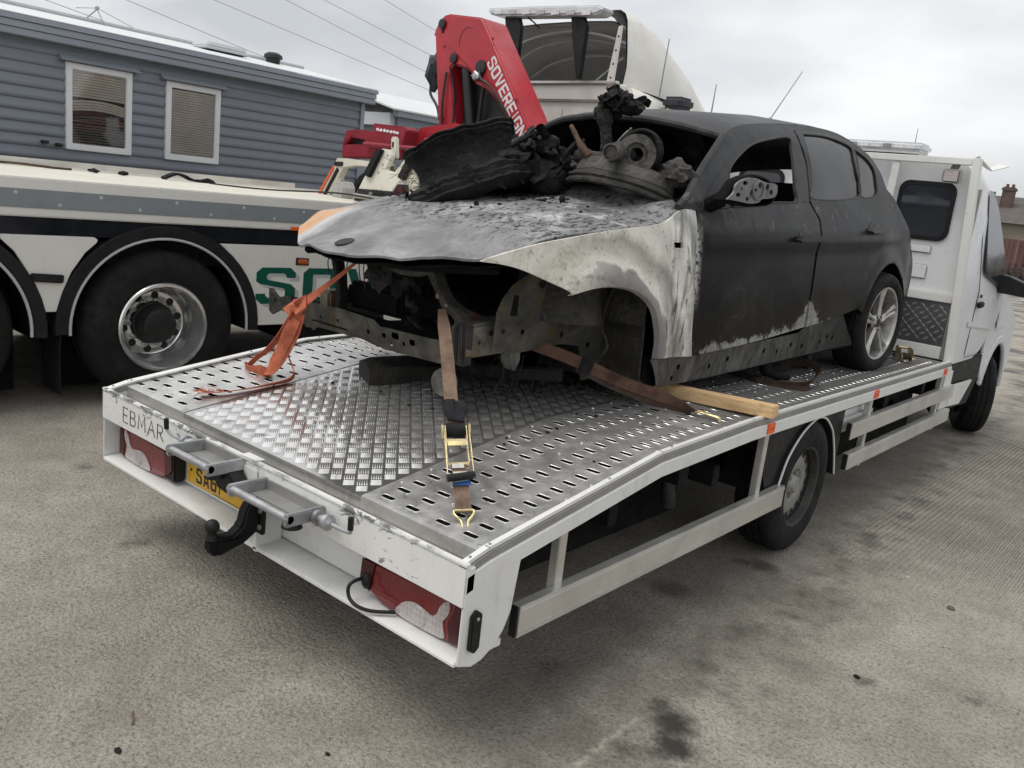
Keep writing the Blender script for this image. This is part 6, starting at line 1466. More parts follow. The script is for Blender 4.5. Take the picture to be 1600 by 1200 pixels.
def wreck_strut():
    R_ = thing('burnt_strut', 'scorched suspension strut with coil spring and pale tube end on the rim', 'suspension strut', cw_(2.1, 1.08, .45))
    T0 = cw_(2.36, 1.165, .53); ad = cdir(.86, .02, .42)
    b = MB(); b.lathe([(.0, .030), (.002, .036), (.10, .036), (.10, .028), (.012, .028), (.012, 0)], T0, -ad, 28); S_(b, 'tube_end', 'char_ash', R_, smooth=50)
    b = MB(); b.lathe([(.10, .036), (.12, .05), (.15, .055), (.3, .05)], T0, -ad, 24); S_(b, 'damper_body', 'char_mid', R_)
    C0 = cw_(2.17, 1.195, .54); ca = cdir(.80, .10, .58); u = ca.cross(Vector((0, 0, 1))).normalized(); v = ca.cross(u)
    b = MB(); b.tube([C0+ca*(-.12+.12*k/90)+(u*cos(k*2*pi/24)+v*sin(k*2*pi/24))*(.088-.012*k/90) for k in range(91)], .0095, 8); S_(b, 'coil_spring', 'char', R_, smooth=60)
    b = MB(); b.lathe([(0, .02), (0, .098), (.008, .104), (.014, .098), (.014, .04)], C0-ca*.13, ca, 36); S_(b, 'spring_seat', 'char', R_, smooth=50)
    b = MB(); b.lathe([(0, .03), (0, .082), (.012, .086), (.016, .05)], cw_(2.20, 1.165, .545), ca, 32); S_(b, 'brake_plate', 'char_ash', R_, smooth=50)
    b = MB(); b.tube(spline([cw_(2.22, 1.145, .23), cw_(2.24, 1.145, .32), cw_(2.26, 1.14, .42), cw_(2.27, 1.145, .50)], 4), [.034]*4+[.026]*4+[.018]*5, 12); S_(b, 'hub_arm', 'char_mid', R_, smooth=60)
    b = MB(); b.tube(spline([cw_(2.26, 1.275, .205), cw_(2.27, 1.255, .23), cw_(2.28, 1.19, .29), cw_(2.27, 1.145, .335)], 4), [.010]*4+[.012]*4+[.018]*5, 10); S_(b, 'tie_rod', 'rust', R_, smooth=60)
    b = MB(); b.tube(spline([cw_(2.16, 1.35, .31), cw_(2.17, 1.28, .33), cw_(2.18, 1.21, .355), cw_(2.19, 1.14, .37)], 4), [.036]*4+[.026]*5+[.03]*4, 12); S_(b, 'swing_arm', 'char', R_, smooth=60)
    b = MB(); b.lump(cw_(2.28, 1.14, .47), .022, .3, 2, 4, 2); S_(b, 'castle_nut', 'char_ash', R_)
wreck_strut()
def junk(c, ext, n, seed):
    """one fused heap of charred scraps: slabs, curled flakes, stubs of pipe and hose"""
    rnd = random.Random(seed); b = MB(); c = Vector(c)
    rp = lambda k=1.: c+Vector((rnd.gauss(0, ext[0]*k), rnd.gauss(0, ext[1]*k), rnd.gauss(0, ext[2]*k)))
    for i in range(n):
        p = rp(.55); M_ = Matrix.Translation(p) @ Matrix.Rotation(rnd.random()*6, 4, 'Z') @ Matrix.Rotation(rnd.uniform(-1.2, 1.2), 4, 'X'); r = rnd.uniform(.25, .6)*max(ext)
        kind = rnd.random()
        if kind < .30:
            k = len(b.v); a_ = r; b.box((-a_*.6, -a_*.45, -a_*.22), (a_*.5, a_*.4, a_*.25), M_)
            for q in b.v[k:]: q += Vector((rnd.uniform(-1, 1), rnd.uniform(-1, 1), rnd.uniform(-1, 1)))*a_*.18
        elif kind < .62:
            w_ = r*1.1; m = 7; rows = []
            for u in range(m+1):
                row = []
                for v in range(4):
                    x = (u/m-.5)*2*w_; y = (v/3-.5)*w_*1.1; z = .35*w_*sin(u*.9+seed)+.25*w_*(v/3-.5)**2*4
                    e_ = mnoise.noise(Vector((x*30, y*30, i*3.1)))*w_*.22; row.append(M_ @ Vector((x+e_, y+e_*.6, z+e_)))
                rows.append(row)
            k = len(b.v); b.grid(rows); b.grid([[q+Vector((0, 0, -.004)) for q in rr] for rr in rows])
        elif kind < .82:
            q = p+Vector((rnd.uniform(-1, 1), rnd.uniform(-1, 1), rnd.uniform(-.6, .8)))*r*1.6
            b.tube([p, (p+q)/2+Vector((0, 0, r*.3)), q], rnd.uniform(.004, .014), 7)
        else: b.lump(p, r*.6, .2, 1.6, seed+i, 3, (rnd.uniform(.8, 1.4), rnd.uniform(.7, 1.1), rnd.uniform(.6, 1)))
    return b
b = junk(cw_(2.12, 1.385, .36), (.085, .05, .045), 46, 3); b.lump(cw_(2.12, 1.40, .335), .055, .12, 1.4, 21, 4); b.lump(cw_(2.10, 1.372, .41), .05, .12, 1.4, 22, 4, (1.3, .9, .75)); b.lump(cw_(2.14, 1.345, .27), .036, .12, 1.4, 23, 4)
tag(S_(b, 'charred_mount', 'char', smooth=35), 'crusty black melted lump perched on top of the strut before the cream cab', 'debris')
b = junk(cw_(2.33, 1.08, .08), (.15, .09, .09), 80, 5); b.lump(cw_(2.28, 1.10, .06), .11, .14, 1.3, 31, 4, (1.15, .8, 1.05)); b.lump(cw_(2.35, 1.03, .16), .085, .14, 1.3, 32, 4, (1.1, .8, 1)); b.lump(cw_(2.30, 1.19, .10), .055, .14, 1.3, 36, 4, (1.3, .8, .8))
tag(S_(b, 'charred_engine_part', 'char', smooth=35), 'large black crumbling heap between the burst tyre and the strut', 'debris')
b = MB(); rnd = random.Random(9)
for k in range(90):
    s_, l_ = rnd.gauss(2.42, .12), rnd.gauss(.22, .16); h_ = .935-.02*(s_-2.4)
    b.lump(cw_(s_, min(.97, he(s_)+.068*(1-abs(l_/.72)**2.4)+.006), l_), rnd.uniform(.005, .016), .4, 2, k, 1)
o = S_(b, 'ash_crumbs', 'char', smooth=0); o['kind'] = 'stuff'
b = MB(); b.lump(cw_(2.52, .955, .42), .016, .5, 2.5, 51, 2, (.8, .8, 1.3)); tag(S_(b, 'burnt_clip', 'char', smooth=20), 'tiny black burnt clip standing alone on the grey bonnet skin', 'debris')
b = MB(); rnd = random.Random(19)
for k in range(260):
    x_, y_ = rnd.gauss(.05, .35), rnd.gauss(1.35, .32)
    if -.9 < x_ < .95 and .7 < y_ < 2.2: b.lump((x_, y_, plate_z(y_)+.003), rnd.uniform(.003, .011), .4, 2, k, 1, (1, rnd.uniform(.5, 1.3), .5))
o = S_(b, 'fallen_ash', 'char', smooth=0); o['kind'] = 'stuff'
# whip aerial on the car roof
b = MB(); ar = cw_(.44, 1.47, .16); b.tube([ar, ar+Vector((.085, .15, .30))], [.0035, .0022], 6); b.lump(ar, .014, .1, 1, 1, 1); b.build('roof_aerial', MAT['wire'], CAR, world=True)
# ------------------------------------------------------------------ large white recovery truck on the left
WA = -radians(4.6)
WT = thing('heavy_recovery_truck', 'long cream heavy recovery truck with green lettering and red folded crane', 'recovery truck', (-2.85, 1.2, 0), WA)
def H(mb, name, mat, parent=None, **k): return mb.build(name, MAT[mat], parent or WT, **k)
YR, YF, XI = -6.5, 2.15, -2.35
fx = lambda u, v, d: (d, u, v)
b = MB(); b.box((-.06, YR, 1.180), (0, YF+.6, 1.405)); b.box((XI, YR, 1.18), (XI+.06, YF+.6, 1.405)); H(b, 'deck_side_beam', 'cream', bevel=.008)
b = MB(); b.box((XI+.061, YR, 1.345), (-.061, YF+.6, 1.385)); H(b, 'deck', 'cream_dirty')
b = MB(); b.box((XI+.01, YR, 1.406), (XI+.05, YF+.2, 1.45)); H(b, 'deck_edge_rail', 'alu')
b = MB(); b.box((.0005, YR, 1.232), (.006, 4.0, 1.338)); H(b, 'side_stripe', 'grey_stripe', bevel=.002)
b = MB()
for k in range(26):
    y = -3.2+k*.235; z = 1.285+.03*(-1)**k
    b.lathe([(0, .012), (.0025, .010), (.003, 0)], (.0062, y, z), (1, 0, 0), 6)
H(b, 'stripe_rivets', 'grey_vinyl')
b = MB(); b.box((-.12, YR, 1.075), (-.02, 4.2, 1.178)); H(b, 'subframe_band', 'black_gloss')
b = MB(); b.box((.0005, .93, 1.18), (.012, 1.03, 1.205)); H(b, 'side_lamp', 'reflector', bevel=.003)
WY = (.03, -1.36)
# skirt panels cut round the mudguards
arcp = lambda c, r, a0, a1, n=10, zc=.50: [(c+r*cos(a0+(a1-a0)*k/n), zc+r*sin(a0+(a1-a0)*k/n)) for k in range(n+1)]
b = MB(); b.prism([(.40, 1.065), (.47, 1.0), (.54, .90), (.605, .77), (.645, .62), (.665, .495), (4.0, .495), (4.0, 1.065)], fx, -.03, .0); SK = H(b, 'skirt_panel', 'cream', bevel=.003)
b = MB(); b.prism([(-.415, 1.075), (-.395, 1.06), (-.405, 1.04), (-.47, .98), (-.55, .86), (-.60, .74), (-.635, .62), (-.705, .62), (-.74, .74), (-.79, .86), (-.86, .98), (-.93, 1.05), (-.93, 1.075)], fx, -.03, .0); SP = H(b, 'skirt_panel', 'cream', bevel=.003)
b = MB(); b.prism([(-5.2, .495), (-2.05, .495), (-2.03, .62), (-1.99, .77), (-1.92, .90), (-1.80, 1.065), (-5.2, 1.065)], fx, -.03, .0); H(b, 'skirt_panel', 'cream', bevel=.003)
b = MB(); b.box((-.8, -.005, .80), (-.8, .0, .8)); 
b = MB(); b.prism([(-.78, .855), (-.595, .845), (-.60, .795), (-.775, .805)], fx, .0005, .022); GH = H(b, 'locker_handle', 'black', parent=SP, bevel=.006)
b = MB(); b.prism([(1.0, .978), (1.085, .975), (1.085, .938), (1.0, .940)], fx, .0005, .022); sl_ = H(b, 'amber_lamp', 'orange_lens', bevel=.008, seg=3)
b = MB(); b.prism([(.99, .985), (1.095, .982), (1.095, .930), (.99, .932)], fx, .0003, .006); H(b, 'lamp_base', 'black', parent=sl_)
# lettering on the skirt: grey shadow then green
def lettering(txt, y0, zt, zb, w_, gap, mat, d0, th):
    m = MB(); word(m, txt, lambda u, v, d: (d0+d, y0+u, zb+v-.012*u*0), w_, zt-zb, gap, th, 0, {'I': .3}); return m
LO = MB(); 
H(lettering('SOVEREIGN', .712, .885, .625, .315, .065, None, .0006, .0006), 'letter_shadow', 'grey_vinyl', parent=SK)
H(lettering('SOVEREIGN', .680, .910, .650, .315, .065, None, .0014, .0008), 'lettering', 'green', parent=SK)
# chassis darkness
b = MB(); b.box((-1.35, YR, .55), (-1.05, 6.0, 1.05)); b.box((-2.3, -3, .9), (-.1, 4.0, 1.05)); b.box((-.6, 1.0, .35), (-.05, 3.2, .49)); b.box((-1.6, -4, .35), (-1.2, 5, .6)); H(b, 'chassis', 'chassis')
def big_wheel():
    b = MB(); R_ = .286
    b.lathe([(.030, R_+.012), (.040, R_+.004), (.036, R_-.012), (.02, R_-.020), (-.05, R_-.024), (-.06, R_-.034), (-.13, R_-.042), (-.165, R_-.056), (-.178, R_-.08), (-.180, .145), (-.17, .13)], (0, 0, 0), (1, 0, 0), 64); w_ = H(b, 'wheel', 'chrome', smooth=45)
    c = MB(); c.lathe([(0, .025), (.001, 0)], (0, 0, 0), (1, 0, 0), 16); c0 = H(c, 'hand_hole', 'ink', parent=w_)
    for k in range(10):
        a = 2*pi*k/10+.2; c1 = c0 if k == 0 else dup(c0, w_); c1.location = (-.176, .185*cos(a), .185*sin(a))
    c = MB(); c.lathe([(-.18, .145), (-.14, .14), (-.135, .128), (-.06, .118), (-.03, .110), (-.02, .09), (-.02, 0)], (0, 0, 0), (1, 0, 0), 32); H(c, 'hub', 'brake', parent=w_)
    c = MB()
    for k in range(10):
        a = 2*pi*k/10; c.lathe([(0, .018), (.03, .017), (.036, .010), (.036, 0)], (-.178, .155*cos(a), .155*sin(a)), (1, 0, 0), 10)
    H(c, 'wheel_nuts', 'galv', parent=w_)
    c = MB(); c.lathe([(.02, .29), (.035, .33), (.04, .40), (.02, .46), (-.01, .495), (-.06, .51), (-.075, .498), (-.085, .51), (-.15, .512), (-.16, .498), (-.17, .512), (-.23, .51), (-.27, .495), (-.30, .44), (-.29, .3), (-.2, .26), (-.1, .27)], (0, 0, 0), (1, 0, 0), 72, closed=True); H(c, 'tyre', 'rubber', parent=w_, smooth=40)
    return w_
bw = big_wheel(); bw.location = (-.03, WY[0], .50)
for y in (WY[1], 5.7):
    c = dup(bw, WT); c.location = (-.03, y, .50); c.rotation_euler = (.5, 0, 0)
for y in (WY[0], WY[1], 5.7):
    c = dup(bw, WT); c.location = (XI+.03, y, .50); c.rotation_euler = (.5, 0, pi)
for wy in WY:
    A = [(wy+.600*cos(a), .50+.595*sin(a)) for a in [-.06+k*(pi+.10)/26 for k in range(27)]]
    B_ = [(wy+.675*cos(a), .50+.665*sin(a)) for a in [-.06+k*(pi+.10)/26 for k in range(27)]]
    b = MB(); b.grid([[(x, y, z) for y, z in A] for x in (-.42, -.02)]); G = H(b, 'mudguard', 'black', solid=.006)
    b = MB(); b.prism(A+B_[::-1], fx, -.045, .012); H(b, 'mudguard_rim', 'black', parent=G, bevel=.012, seg=3)
    b = MB(); b.tube([(.004, wy+.588*cos(a), .50+.583*sin(a)) for a in [-.05+k*(pi+.10)/36 for k in range(37)]], .0095, 8); H(b, 'edge_trim', 'grey_vinyl', parent=G)
    b = MB(); b.grid([[(-.40, y, z) for y in (wy-.6, wy+.6)] for z in (.05, 1.06)]); H(b, 'inner_valance', 'chassis', parent=G, solid=.004)
b = MB(); b.grid([[(x, -.60-.02*k, z) for x in (-.36, -.04)] for k, z in ((0, .50), (.5, .3), (0, .08))]); H(b, 'mud_flap', 'rubber', solid=.008)
b = MB(); b.box((-2.2, -4.5, .30), (-2.15, 4.0, 1.05)); H(b, 'far_skirt', 'chassis')
# headboard gear: bracket with lamp, padded wheel cradle, spare tyre, red frame
b = MB(); b.prism([(-1.97, 1.34), (-1.73, 1.645), (-1.67, 1.74), (-1.49, 1.745), (-1.13, 1.74), (-1.13, 1.69), (-1.35, 1.69), (-1.55, 1.66), (-1.78, 1.36)], lambda u, v, d: (u, 2.4+d, v), 0, .07); HB = H(b, 'headboard_bracket', 'cream_dirty', bevel=.006)
b = MB(); b.prism([(-1.93, 1.39), (-1.705, 1.665), (-1.70, 1.64), (-1.92, 1.37)], lambda u, v, d: (u, 2.385+d, v), 0, .012); H(b, 'marker_strip', 'reflector', parent=HB)
b = MB(); b.prism([(-1.69, 1.705), (-1.55, 1.71), (-1.56, 1.67), (-1.69, 1.665)], lambda u, v, d: (u, 2.385+d, v), 0, .012); H(b, 'lamp_slot', 'ink', parent=HB, bevel=.004)
b = MB(); b.tube([(-1.83, 2.395, 1.38), (-1.63, 2.395, 1.64)], .018, 8); H(b, 'gas_strut', 'black', parent=HB)
b = MB(); b.prism([(-1.49, 1.745), (-1.13, 1.74), (-1.13, 1.40), (-1.77, 1.40)], lambda u, v, d: (u, 2.66+d, v), 0, .03); H(b, 'headboard_sheet', 'cream_dirty', parent=HB)
b = MB(); b.lathe([(-.08, .16), (-.1, .2), (-.1, .26), (-.07, .29), (.07, .29), (.1, .26), (.1, .2), (.08, .16)], (-1.22, 2.54, 1.36), (0, 1, 0), 40, closed=True); H(b, 'spare_tyre', 'rubber', smooth=50)
pp = [(-1.0, 1.385), (-.79, 1.82), (-.72, 1.855), (-.60, 1.85), (-.57, 1.80), (-.61, 1.68), (-.49, 1.665), (-.34, 1.845), (-.19, 1.85), (-.08, 1.82), (-.19, 1.385)]
tilt = lambda u, v, d: (u, 2.14+d+(v-1.385)*.16, v)
b = MB(); b.prism(pp, tilt, 0, .05); PP = H(b, 'wheel_cradle', 'cream_dirty', bevel=.008)
for q in ([(-.87, 1.62), (-.76, 1.845), (-.67, 1.845), (-.78, 1.60)], [(-.39, 1.63), (-.29, 1.855), (-.20, 1.845), (-.30, 1.61)]):
    b = MB(); b.prism(q, tilt, -.04, -.001); H(b, 'rubber_pad', 'rubber', parent=PP, bevel=.008)
b = MB(); b.prism([(-.93, 1.495), (-.45, 1.51), (-.40, 1.575), (-.26, 1.58), (-.21, 1.47), (-.22, 1.40), (-.97, 1.39)], tilt, -.006, -.0005); H(b, 'cradle_opening', 'ink', parent=PP)
b = MB(); b.prism([(-.39, 1.55), (-.29, 1.56), (-.28, 1.47), (-.38, 1.46)], tilt, -.025, -.007); H(b, 'cradle_lamp', 'dark_red', parent=PP, bevel=.008)
b = MB()
for u, v in ((-.62, 1.80), (-.66, 1.72), (-.70, 1.65), (-.16, 1.81)): b.lathe([(0, .010), (.006, .008), (.006, 0)], tilt(u, v, 0), (0, -1, 0), 8)
H(b, 'bolts', 'galv', parent=PP)
b = MB(); b.tube([(-.95, 2.12, 1.43), (-.35, 2.12, 1.43)], .022, 8); b.tube([(-.7, 2.12, 1.40), (-.7, 2.12, 1.48)], .02, 8); H(b, 'cradle_bar', 'alu_dull', parent=PP)
for q in ([(-.70, 1.965), (-.61, 1.965), (-.58, 1.78), (-.68, 1.78)], [(-.20, 1.955), (-.11, 1.955), (-.105, 1.84), (-.20, 1.83)]):
    b = MB(); b.prism(q, lambda u, v, d: (u, 2.28+d, v), 0, .03); lk = H(b, 'latch_link', 'cream_dirty', bevel=.012)
    b = MB(); b.box((q[0][0]+.035, 2.275, q[0][1]-.09), (q[0][0]+.055, 2.2795, q[0][1]-.045)); H(b, 'latch_slot', 'ink', parent=lk)
b = MB(); b.lump((-.66, 2.25, 1.72), .04, .3, 2, 3, 2); b.lump((-.62, 2.26, 1.66), .05, .35, 2, 6, 2, (1, .6, 1.3)); H(b, 'latch_mechanism', 'rust')
rf = [(-1.98, 1.755), (-1.98, 1.90), (-1.93, 2.02), (-1.73, 2.035), (-1.49, 2.025), (-1.50, 2.10), (-1.03, 2.085), (-.97, 2.05), (-1.01, 1.93), (-1.01, 1.80)]
b = MB(); b.prism(rf, lambda u, v, d: (u, 2.66+d, v), 0, .16, [[(-1.93, 1.885), (-1.84, 1.955), (-1.60, 1.935), (-1.585, 1.90)]]); RF = H(b, 'stabiliser_frame', 'red_dirty', bevel=.01)
b = MB(); b.prism([(-1.94, 1.88), (-1.84, 1.96), (-1.58, 1.94), (-1.575, 1.89)], lambda u, v, d: (u, 2.72+d, v), 0, .01); H(b, 'frame_recess', 'ink', parent=RF)
b = MB(); b.tube([(-1.55, 2.62, 1.90), (-.15, 2.62, 1.89)], .022, 10); H(b, 'stabiliser_tube', 'red_dirty', parent=RF)
b = MB()
for k in range(7): b.lump((-1.40+.05*k, 2.655, 2.045-.004*k), .022, .4, 2, k, 1, (1.3, .15, .7))
H(b, 'scraped_lettering', 'white_vinyl', parent=RF)
b = MB(); b.prism([(-1.35, 1.80), (-1.35, 1.99), (-1.12, 2.05), (-1.10, 2.10), (-.62, 2.16), (-.40, 2.14), (-.3, 1.8)], lambda u, v, d: (u, 2.9+d, v), 0, .25); H(b, 'crane_base', 'red', bevel=.012)
b = MB(); b.tube(spline([(-.55, 2.6, 1.80), (-.2, 2.55, 1.92), (.05, 2.6, 2.02), (.2, 2.7, 2.10)], 4), .014, 8); b.tube([(-.9, 2.84, 1.98), (-.4, 2.84, 2.08)], .03, 10); H(b, 'hydraulic_hose', 'red', smooth=50)
# crane
face = [(-1.73, 3.11), (-1.66, 3.21), (-1.60, 3.245), (-1.52, 3.255), (-1.06, 3.20), (-1.02, 3.175), (-.16, 2.09), (.02, 1.86), (-.16, 1.86), (-.34, 2.08), (-.52, 2.25), (-.67, 2.39), (-.77, 2.48), (-.90, 2.55), (-1.06, 2.60), (-1.12, 2.70), (-1.25, 2.75), (-1.40, 2.77), (-1.43, 2.75), (-1.38, 2.56), (-1.27, 2.15), (-1.26, 1.8), (-1.53, 1.8), (-1.53, 2.13)]
CP = lambda u, v, d: (u, 3.5+d, v)
b = MB(); b.prism(face, CP, 0, .34); CR = H(b, 'crane', 'red', bevel=.022, seg=3)
b = MB(); b.prism([(-1.40, 2.76), (-1.12, 2.70), (-.88, 2.54), (-.50, 2.22), (-.34, 2.0), (-1.27, 2.0), (-1.28, 2.2)], CP, .12, .30); H(b, 'boom_hollow', 'ink', parent=CR)
b = MB(); b.tube([CP(-1.24, 2.74, .05), CP(-1.08, 2.1, .05)], .05, 14); b.tube([CP(-.98, 2.58, .06), CP(-1.02, 2.1, .06)], .02, 10); H(b, 'lift_cylinder', 'hydraulic', parent=CR)
for u_, v_, r_ in ((-.97, 2.74, .07), (-1.38, 2.83, .05), (-1.60, 3.16, .05)):
    b = MB(); b.lathe([(0, r_), (.025, r_*.94), (.028, .0)], CP(u_, v_, 0), (0, -1, 0), 20); H(b, 'pivot_pin', 'hydraulic', parent=CR)
    b = MB(); b.prism([(u_-r_*.6, v_), (u_+r_*.6, v_), (u_+r_*.4, v_-r_*1.5), (u_, v_-r_*1.8)], CP, -.012, -.001); H(b, 'pin_plate', 'hydraulic', parent=CR, bevel=.004)
b = MB(); b.lump(CP(-1.02, 2.66, -.02), .055, .3, 2, 2, 2, (1.1, .5, .9)); H(b, 'control_block', 'galv', parent=CR)
b = MB(); b.tube([CP(-1.30, 2.93+.12*sin(t), -.001) if False else CP(-1.2+.13*cos(t), 2.98+.14*sin(t), -.001) for t in [1.2+k*2.2/12 for k in range(13)]], .004, 6); H(b, 'weld_seam', 'red_dirty', parent=CR)
b = MB(); b.tube([CP(-1.72, 3.11, .1), CP(-1.82, 3.09, .1)], .022, 8); H(b, 'hose_guide', 'red', parent=CR)
b = MB(); b.lump(CP(-1.78, 2.74, .12), .11, .3, 2, 13, 3, (.9, .9, 1.7)); b.tube(spline([CP(-1.83, 2.6, .1), CP(-1.80, 2.5, .08), CP(-1.68, 2.38, .08), CP(-1.60, 2.25, .06)], 4), .014, 6); H(b, 'hose_cover', 'bag', parent=CR, smooth=35)
for pts in ([(-1.46, 2.70, -.02), (-1.47, 2.4, -.03), (-1.44, 2.1, -.02), (-1.40, 1.85, 0)], [(-1.42, 2.74, -.01), (-1.36, 2.5, .02), (-1.31, 2.2, .0), (-1.28, 1.9, 0)], [(-.97, 2.70, -.03), (-.90, 2.62, -.05), (-.78, 2.56, -.04), (-.62, 2.40, -.02), (-.46, 2.22, .02)]):
    b = MB(); b.tube(spline([CP(*q) for q in pts], 5), .012, 7); H(b, 'hydraulic_hose', 'hydraulic', parent=CR, smooth=60)
for u_, v_ in ((-1.55, 2.95), (-1.50, 2.5), (-1.47, 2.25), (-.85, 3.0), (-.45, 2.45)):
    b = MB(); b.lathe([(0, .016), (.008, .014), (.008, 0)], CP(u_, v_, 0), (0, -1, 0), 6); H(b, 'bolt', 'red_dirty', parent=CR)
# lettering down the boom
dv = Vector((.62, -.785)); pv = Vector((.785, .62)); o0 = Vector((-.905, 2.775))
b = MB(); word(b, 'SOVEREIGN', lambda u, v, d: CP((o0+dv*u+pv*v).x, (o0+dv*u+pv*v).y, -.0005-d), .092, .125, .013, .0008, 0, {'I': .42}); H(b, 'crane_lettering', 'white_vinyl', parent=CR)
# cab
def wcab():
    secs = []
    def ring(y, w_, zr, zb, sh):
        pts = [(w_, zb), (w_+.01, zb+.5), (w_+.01, zr-.55), (w_-.01, zr-.25), (w_-.05, zr-.09), (w_-.14, zr-.015), (w_-.3, zr+.02), (0, zr+.05)]
        return [(-1.16+x, y, z) for x, z in pts]+[(-1.16-x, y, z) for x, z in pts[-2::-1]]
    b = MB(); b.grid([ring(4.72, 1.13, 2.74, .9, 0), ring(4.80, 1.20, 2.76, .9, 0), ring(5.2, 1.22, 2.72, .9, 0), ring(5.8, 1.22, 2.62, .9, 0), ring(6.35, 1.20, 2.50, .9, 0), ring(6.5, 1.1, 2.30, .95, 0)])
    CB = H(b, 'cab', 'cream', smooth=60, solid=.006)
    b = MB(); b.prism([(-2.28, .95), (-.05, .95), (-.05, 2.70), (-.14, 2.78), (-2.18, 2.78), (-2.28, 2.70)], lambda u, v, d: (u, 4.70+d, v), 0, .03); H(b, 'cab_back_panel', 'cream', parent=CB, bevel=.015, seg=3)
    b = MB(); b.box((-2.2, 4.66, 2.60), (-.10, 4.6995, 2.775)); H(b, 'cab_back_ledge', 'cream', parent=CB, bevel=.03, seg=3)
    for x0, x1 in ((-2.1, -1.55), (-1.32, -.95), (-.80, -.36)):
        b = MB(); b.box((x0, 4.688, 1.6), (x1, 4.6985, 2.53)); H(b, 'pressed_panel', 'cream', parent=CB, bevel=.05, seg=3)
    b = MB(); b.box((-2.15, 4.63, 2.776), (-.22, 4.69, 2.80)); H(b, 'deflector_base_rail', 'alu', parent=CB, bevel=.003)
    # wind deflector: hollow moulding open towards the rear
    def arch(y, xl, xr, zt, zb, r):
        pts = [(xr, zb)]
        for k in range(7): a = k*pi/12; pts.append((xr-r*.22-r+r*cos(a)*1.0+r*.22*(1-k/6), zt-r+r*sin(a)))
        pts += [(lerp(xr-r, xl+r, .3), zt+.015), (lerp(xr-r, xl+r, .7), zt+.015)]
        for k in range(7): a = pi/2+k*pi/12; pts.append((xl+r*.22+r+r*cos(a)-r*.22*(k/6), zt-r+r*sin(a)))
        pts.append((xl, zb)); return [(x, y, z) for x, z in pts]
    so = [(4.84, -2.20, -.30, 3.42, 2.80, .22), (5.1, -2.22, -.22, 3.38, 2.78, .24), (5.5, -2.22, -.16, 3.22, 2.74, .25), (5.9, -2.2, -.16, 3.0, 2.68, .2), (6.25, -2.1, -.22, 2.76, 2.58, .08)]
    b = MB(); b.grid([arch(*a) for a in so]); D_ = H(b, 'wind_deflector', 'cream', smooth=60)
    b = MB(); b.grid([[(x*.985-.018, y+.01, z-.014) for x, y, z in arch(*a)] for a in so]); H(b, 'deflector_lining', 'grey_inner', parent=D_, smooth=60)
    for q in (4.92, 5.12, 5.4):
        zt = interp(q, [4.84, 5.1, 5.5, 5.9], [3.40, 3.35, 3.18, 2.96])
        b = MB(); b.tube(spline([(-2.15, q, zt-.26), (-1.8, q, zt-.10), (-1.2, q, zt-.03), (-.7, q, zt-.09), (-.32, q, zt-.2)], 5), .014, 8); H(b, 'moulded_rib', 'grey_inner', parent=D_)
    b = MB(); b.grid([[(-2.15+1.85*k/8, 6.0, z) for k in range(9)] for z in (2.7, 2.98)]); H(b, 'deflector_floor', 'grey_inner', parent=D_, solid=.004)
    # side fairing: a curved wing with a rounded upper tip, open towards the rear
    sec = [(4.80, [(-.27, 2.76), (-.245, 2.95), (-.26, 3.10), (-.29, 3.28), (-.31, 3.40), (-.35, 3.475), (-.42, 3.51), (-.60, 3.515)]),
           (4.98, [(-.10, 2.74), (-.10, 2.92), (-.16, 3.12), (-.22, 3.30), (-.26, 3.40), (-.32, 3.46), (-.42, 3.495), (-.62, 3.50)]),
           (5.3, [(-.02, 2.70), (-.03, 2.86), (-.09, 3.06), (-.17, 3.22), (-.24, 3.31), (-.34, 3.37), (-.48, 3.40), (-.7, 3.41)]),
           (5.8, [(.0, 2.62), (-.02, 2.74), (-.08, 2.88), (-.17, 2.99), (-.26, 3.05), (-.38, 3.09), (-.55, 3.11), (-.8, 3.12)]),
           (6.25, [(-.04, 2.50), (-.06, 2.56), (-.12, 2.62), (-.2, 2.66), (-.3, 2.69), (-.42, 2.71), (-.6, 2.72), (-.85, 2.73)])]
    rows = [[(x, y, z) for x, z in L] for y, L in sec]
    b = MB(); b.grid(rows); H(b, 'side_fairing', 'cream', parent=D_, smooth=60)
    b = MB(); b.grid([[(x-.03, y+.012, z-.02) for x, y, z in r] for r in rows]); H(b, 'fairing_lining', 'bag', parent=D_, smooth=60)
    b = MB(); b.prism([(-.36, 2.76), (-.27, 2.76), (-.245, 3.32), (-.29, 3.32)], lambda u, v, d: (u, 4.64+d, v), 0, .03); pz = H(b, 'deflector_stay', 'cream', parent=D_, bevel=.006)
    b = MB()
    for k in range(4): b.lathe([(0, .012), (.006, 0)], (-.305+.012*k, 4.6395, 2.83+.13*k), (0, -1, 0), 8)
    H(b, 'stay_bolts', 'ink', parent=pz)
    for a_, c_ in (((-.56, 4.7, 2.80), (-.30, 4.8, 3.05)),):
        b = MB(); b.tube([a_, c_], .008, 6); H(b, 'wire_stay', 'galv', parent=D_)
    # light bar on two black arms
    b = MB(); b.prism([(-1.99, 3.53), (-1.95, 3.465), (-1.83, 3.44), (-.42, 3.385), (-.345, 3.41), (-.32, 3.44), (-.40, 3.475), (-1.2, 3.51)], lambda u, v, d: (u, 4.42+d, v-.0), 0, .20); LB = H(b, 'roof_light_bar', 'bar_lens', bevel=.02, seg=3)
    for k in range(7):
        b = MB(); x = -1.85+.21*k; b.box((x, 4.412, 3.458-.012*k), (x+.11, 4.4195, 3.50-.012*k)); H(b, 'lamp_module', 'grey_vinyl' if k % 2 else 'white_vinyl', parent=LB)
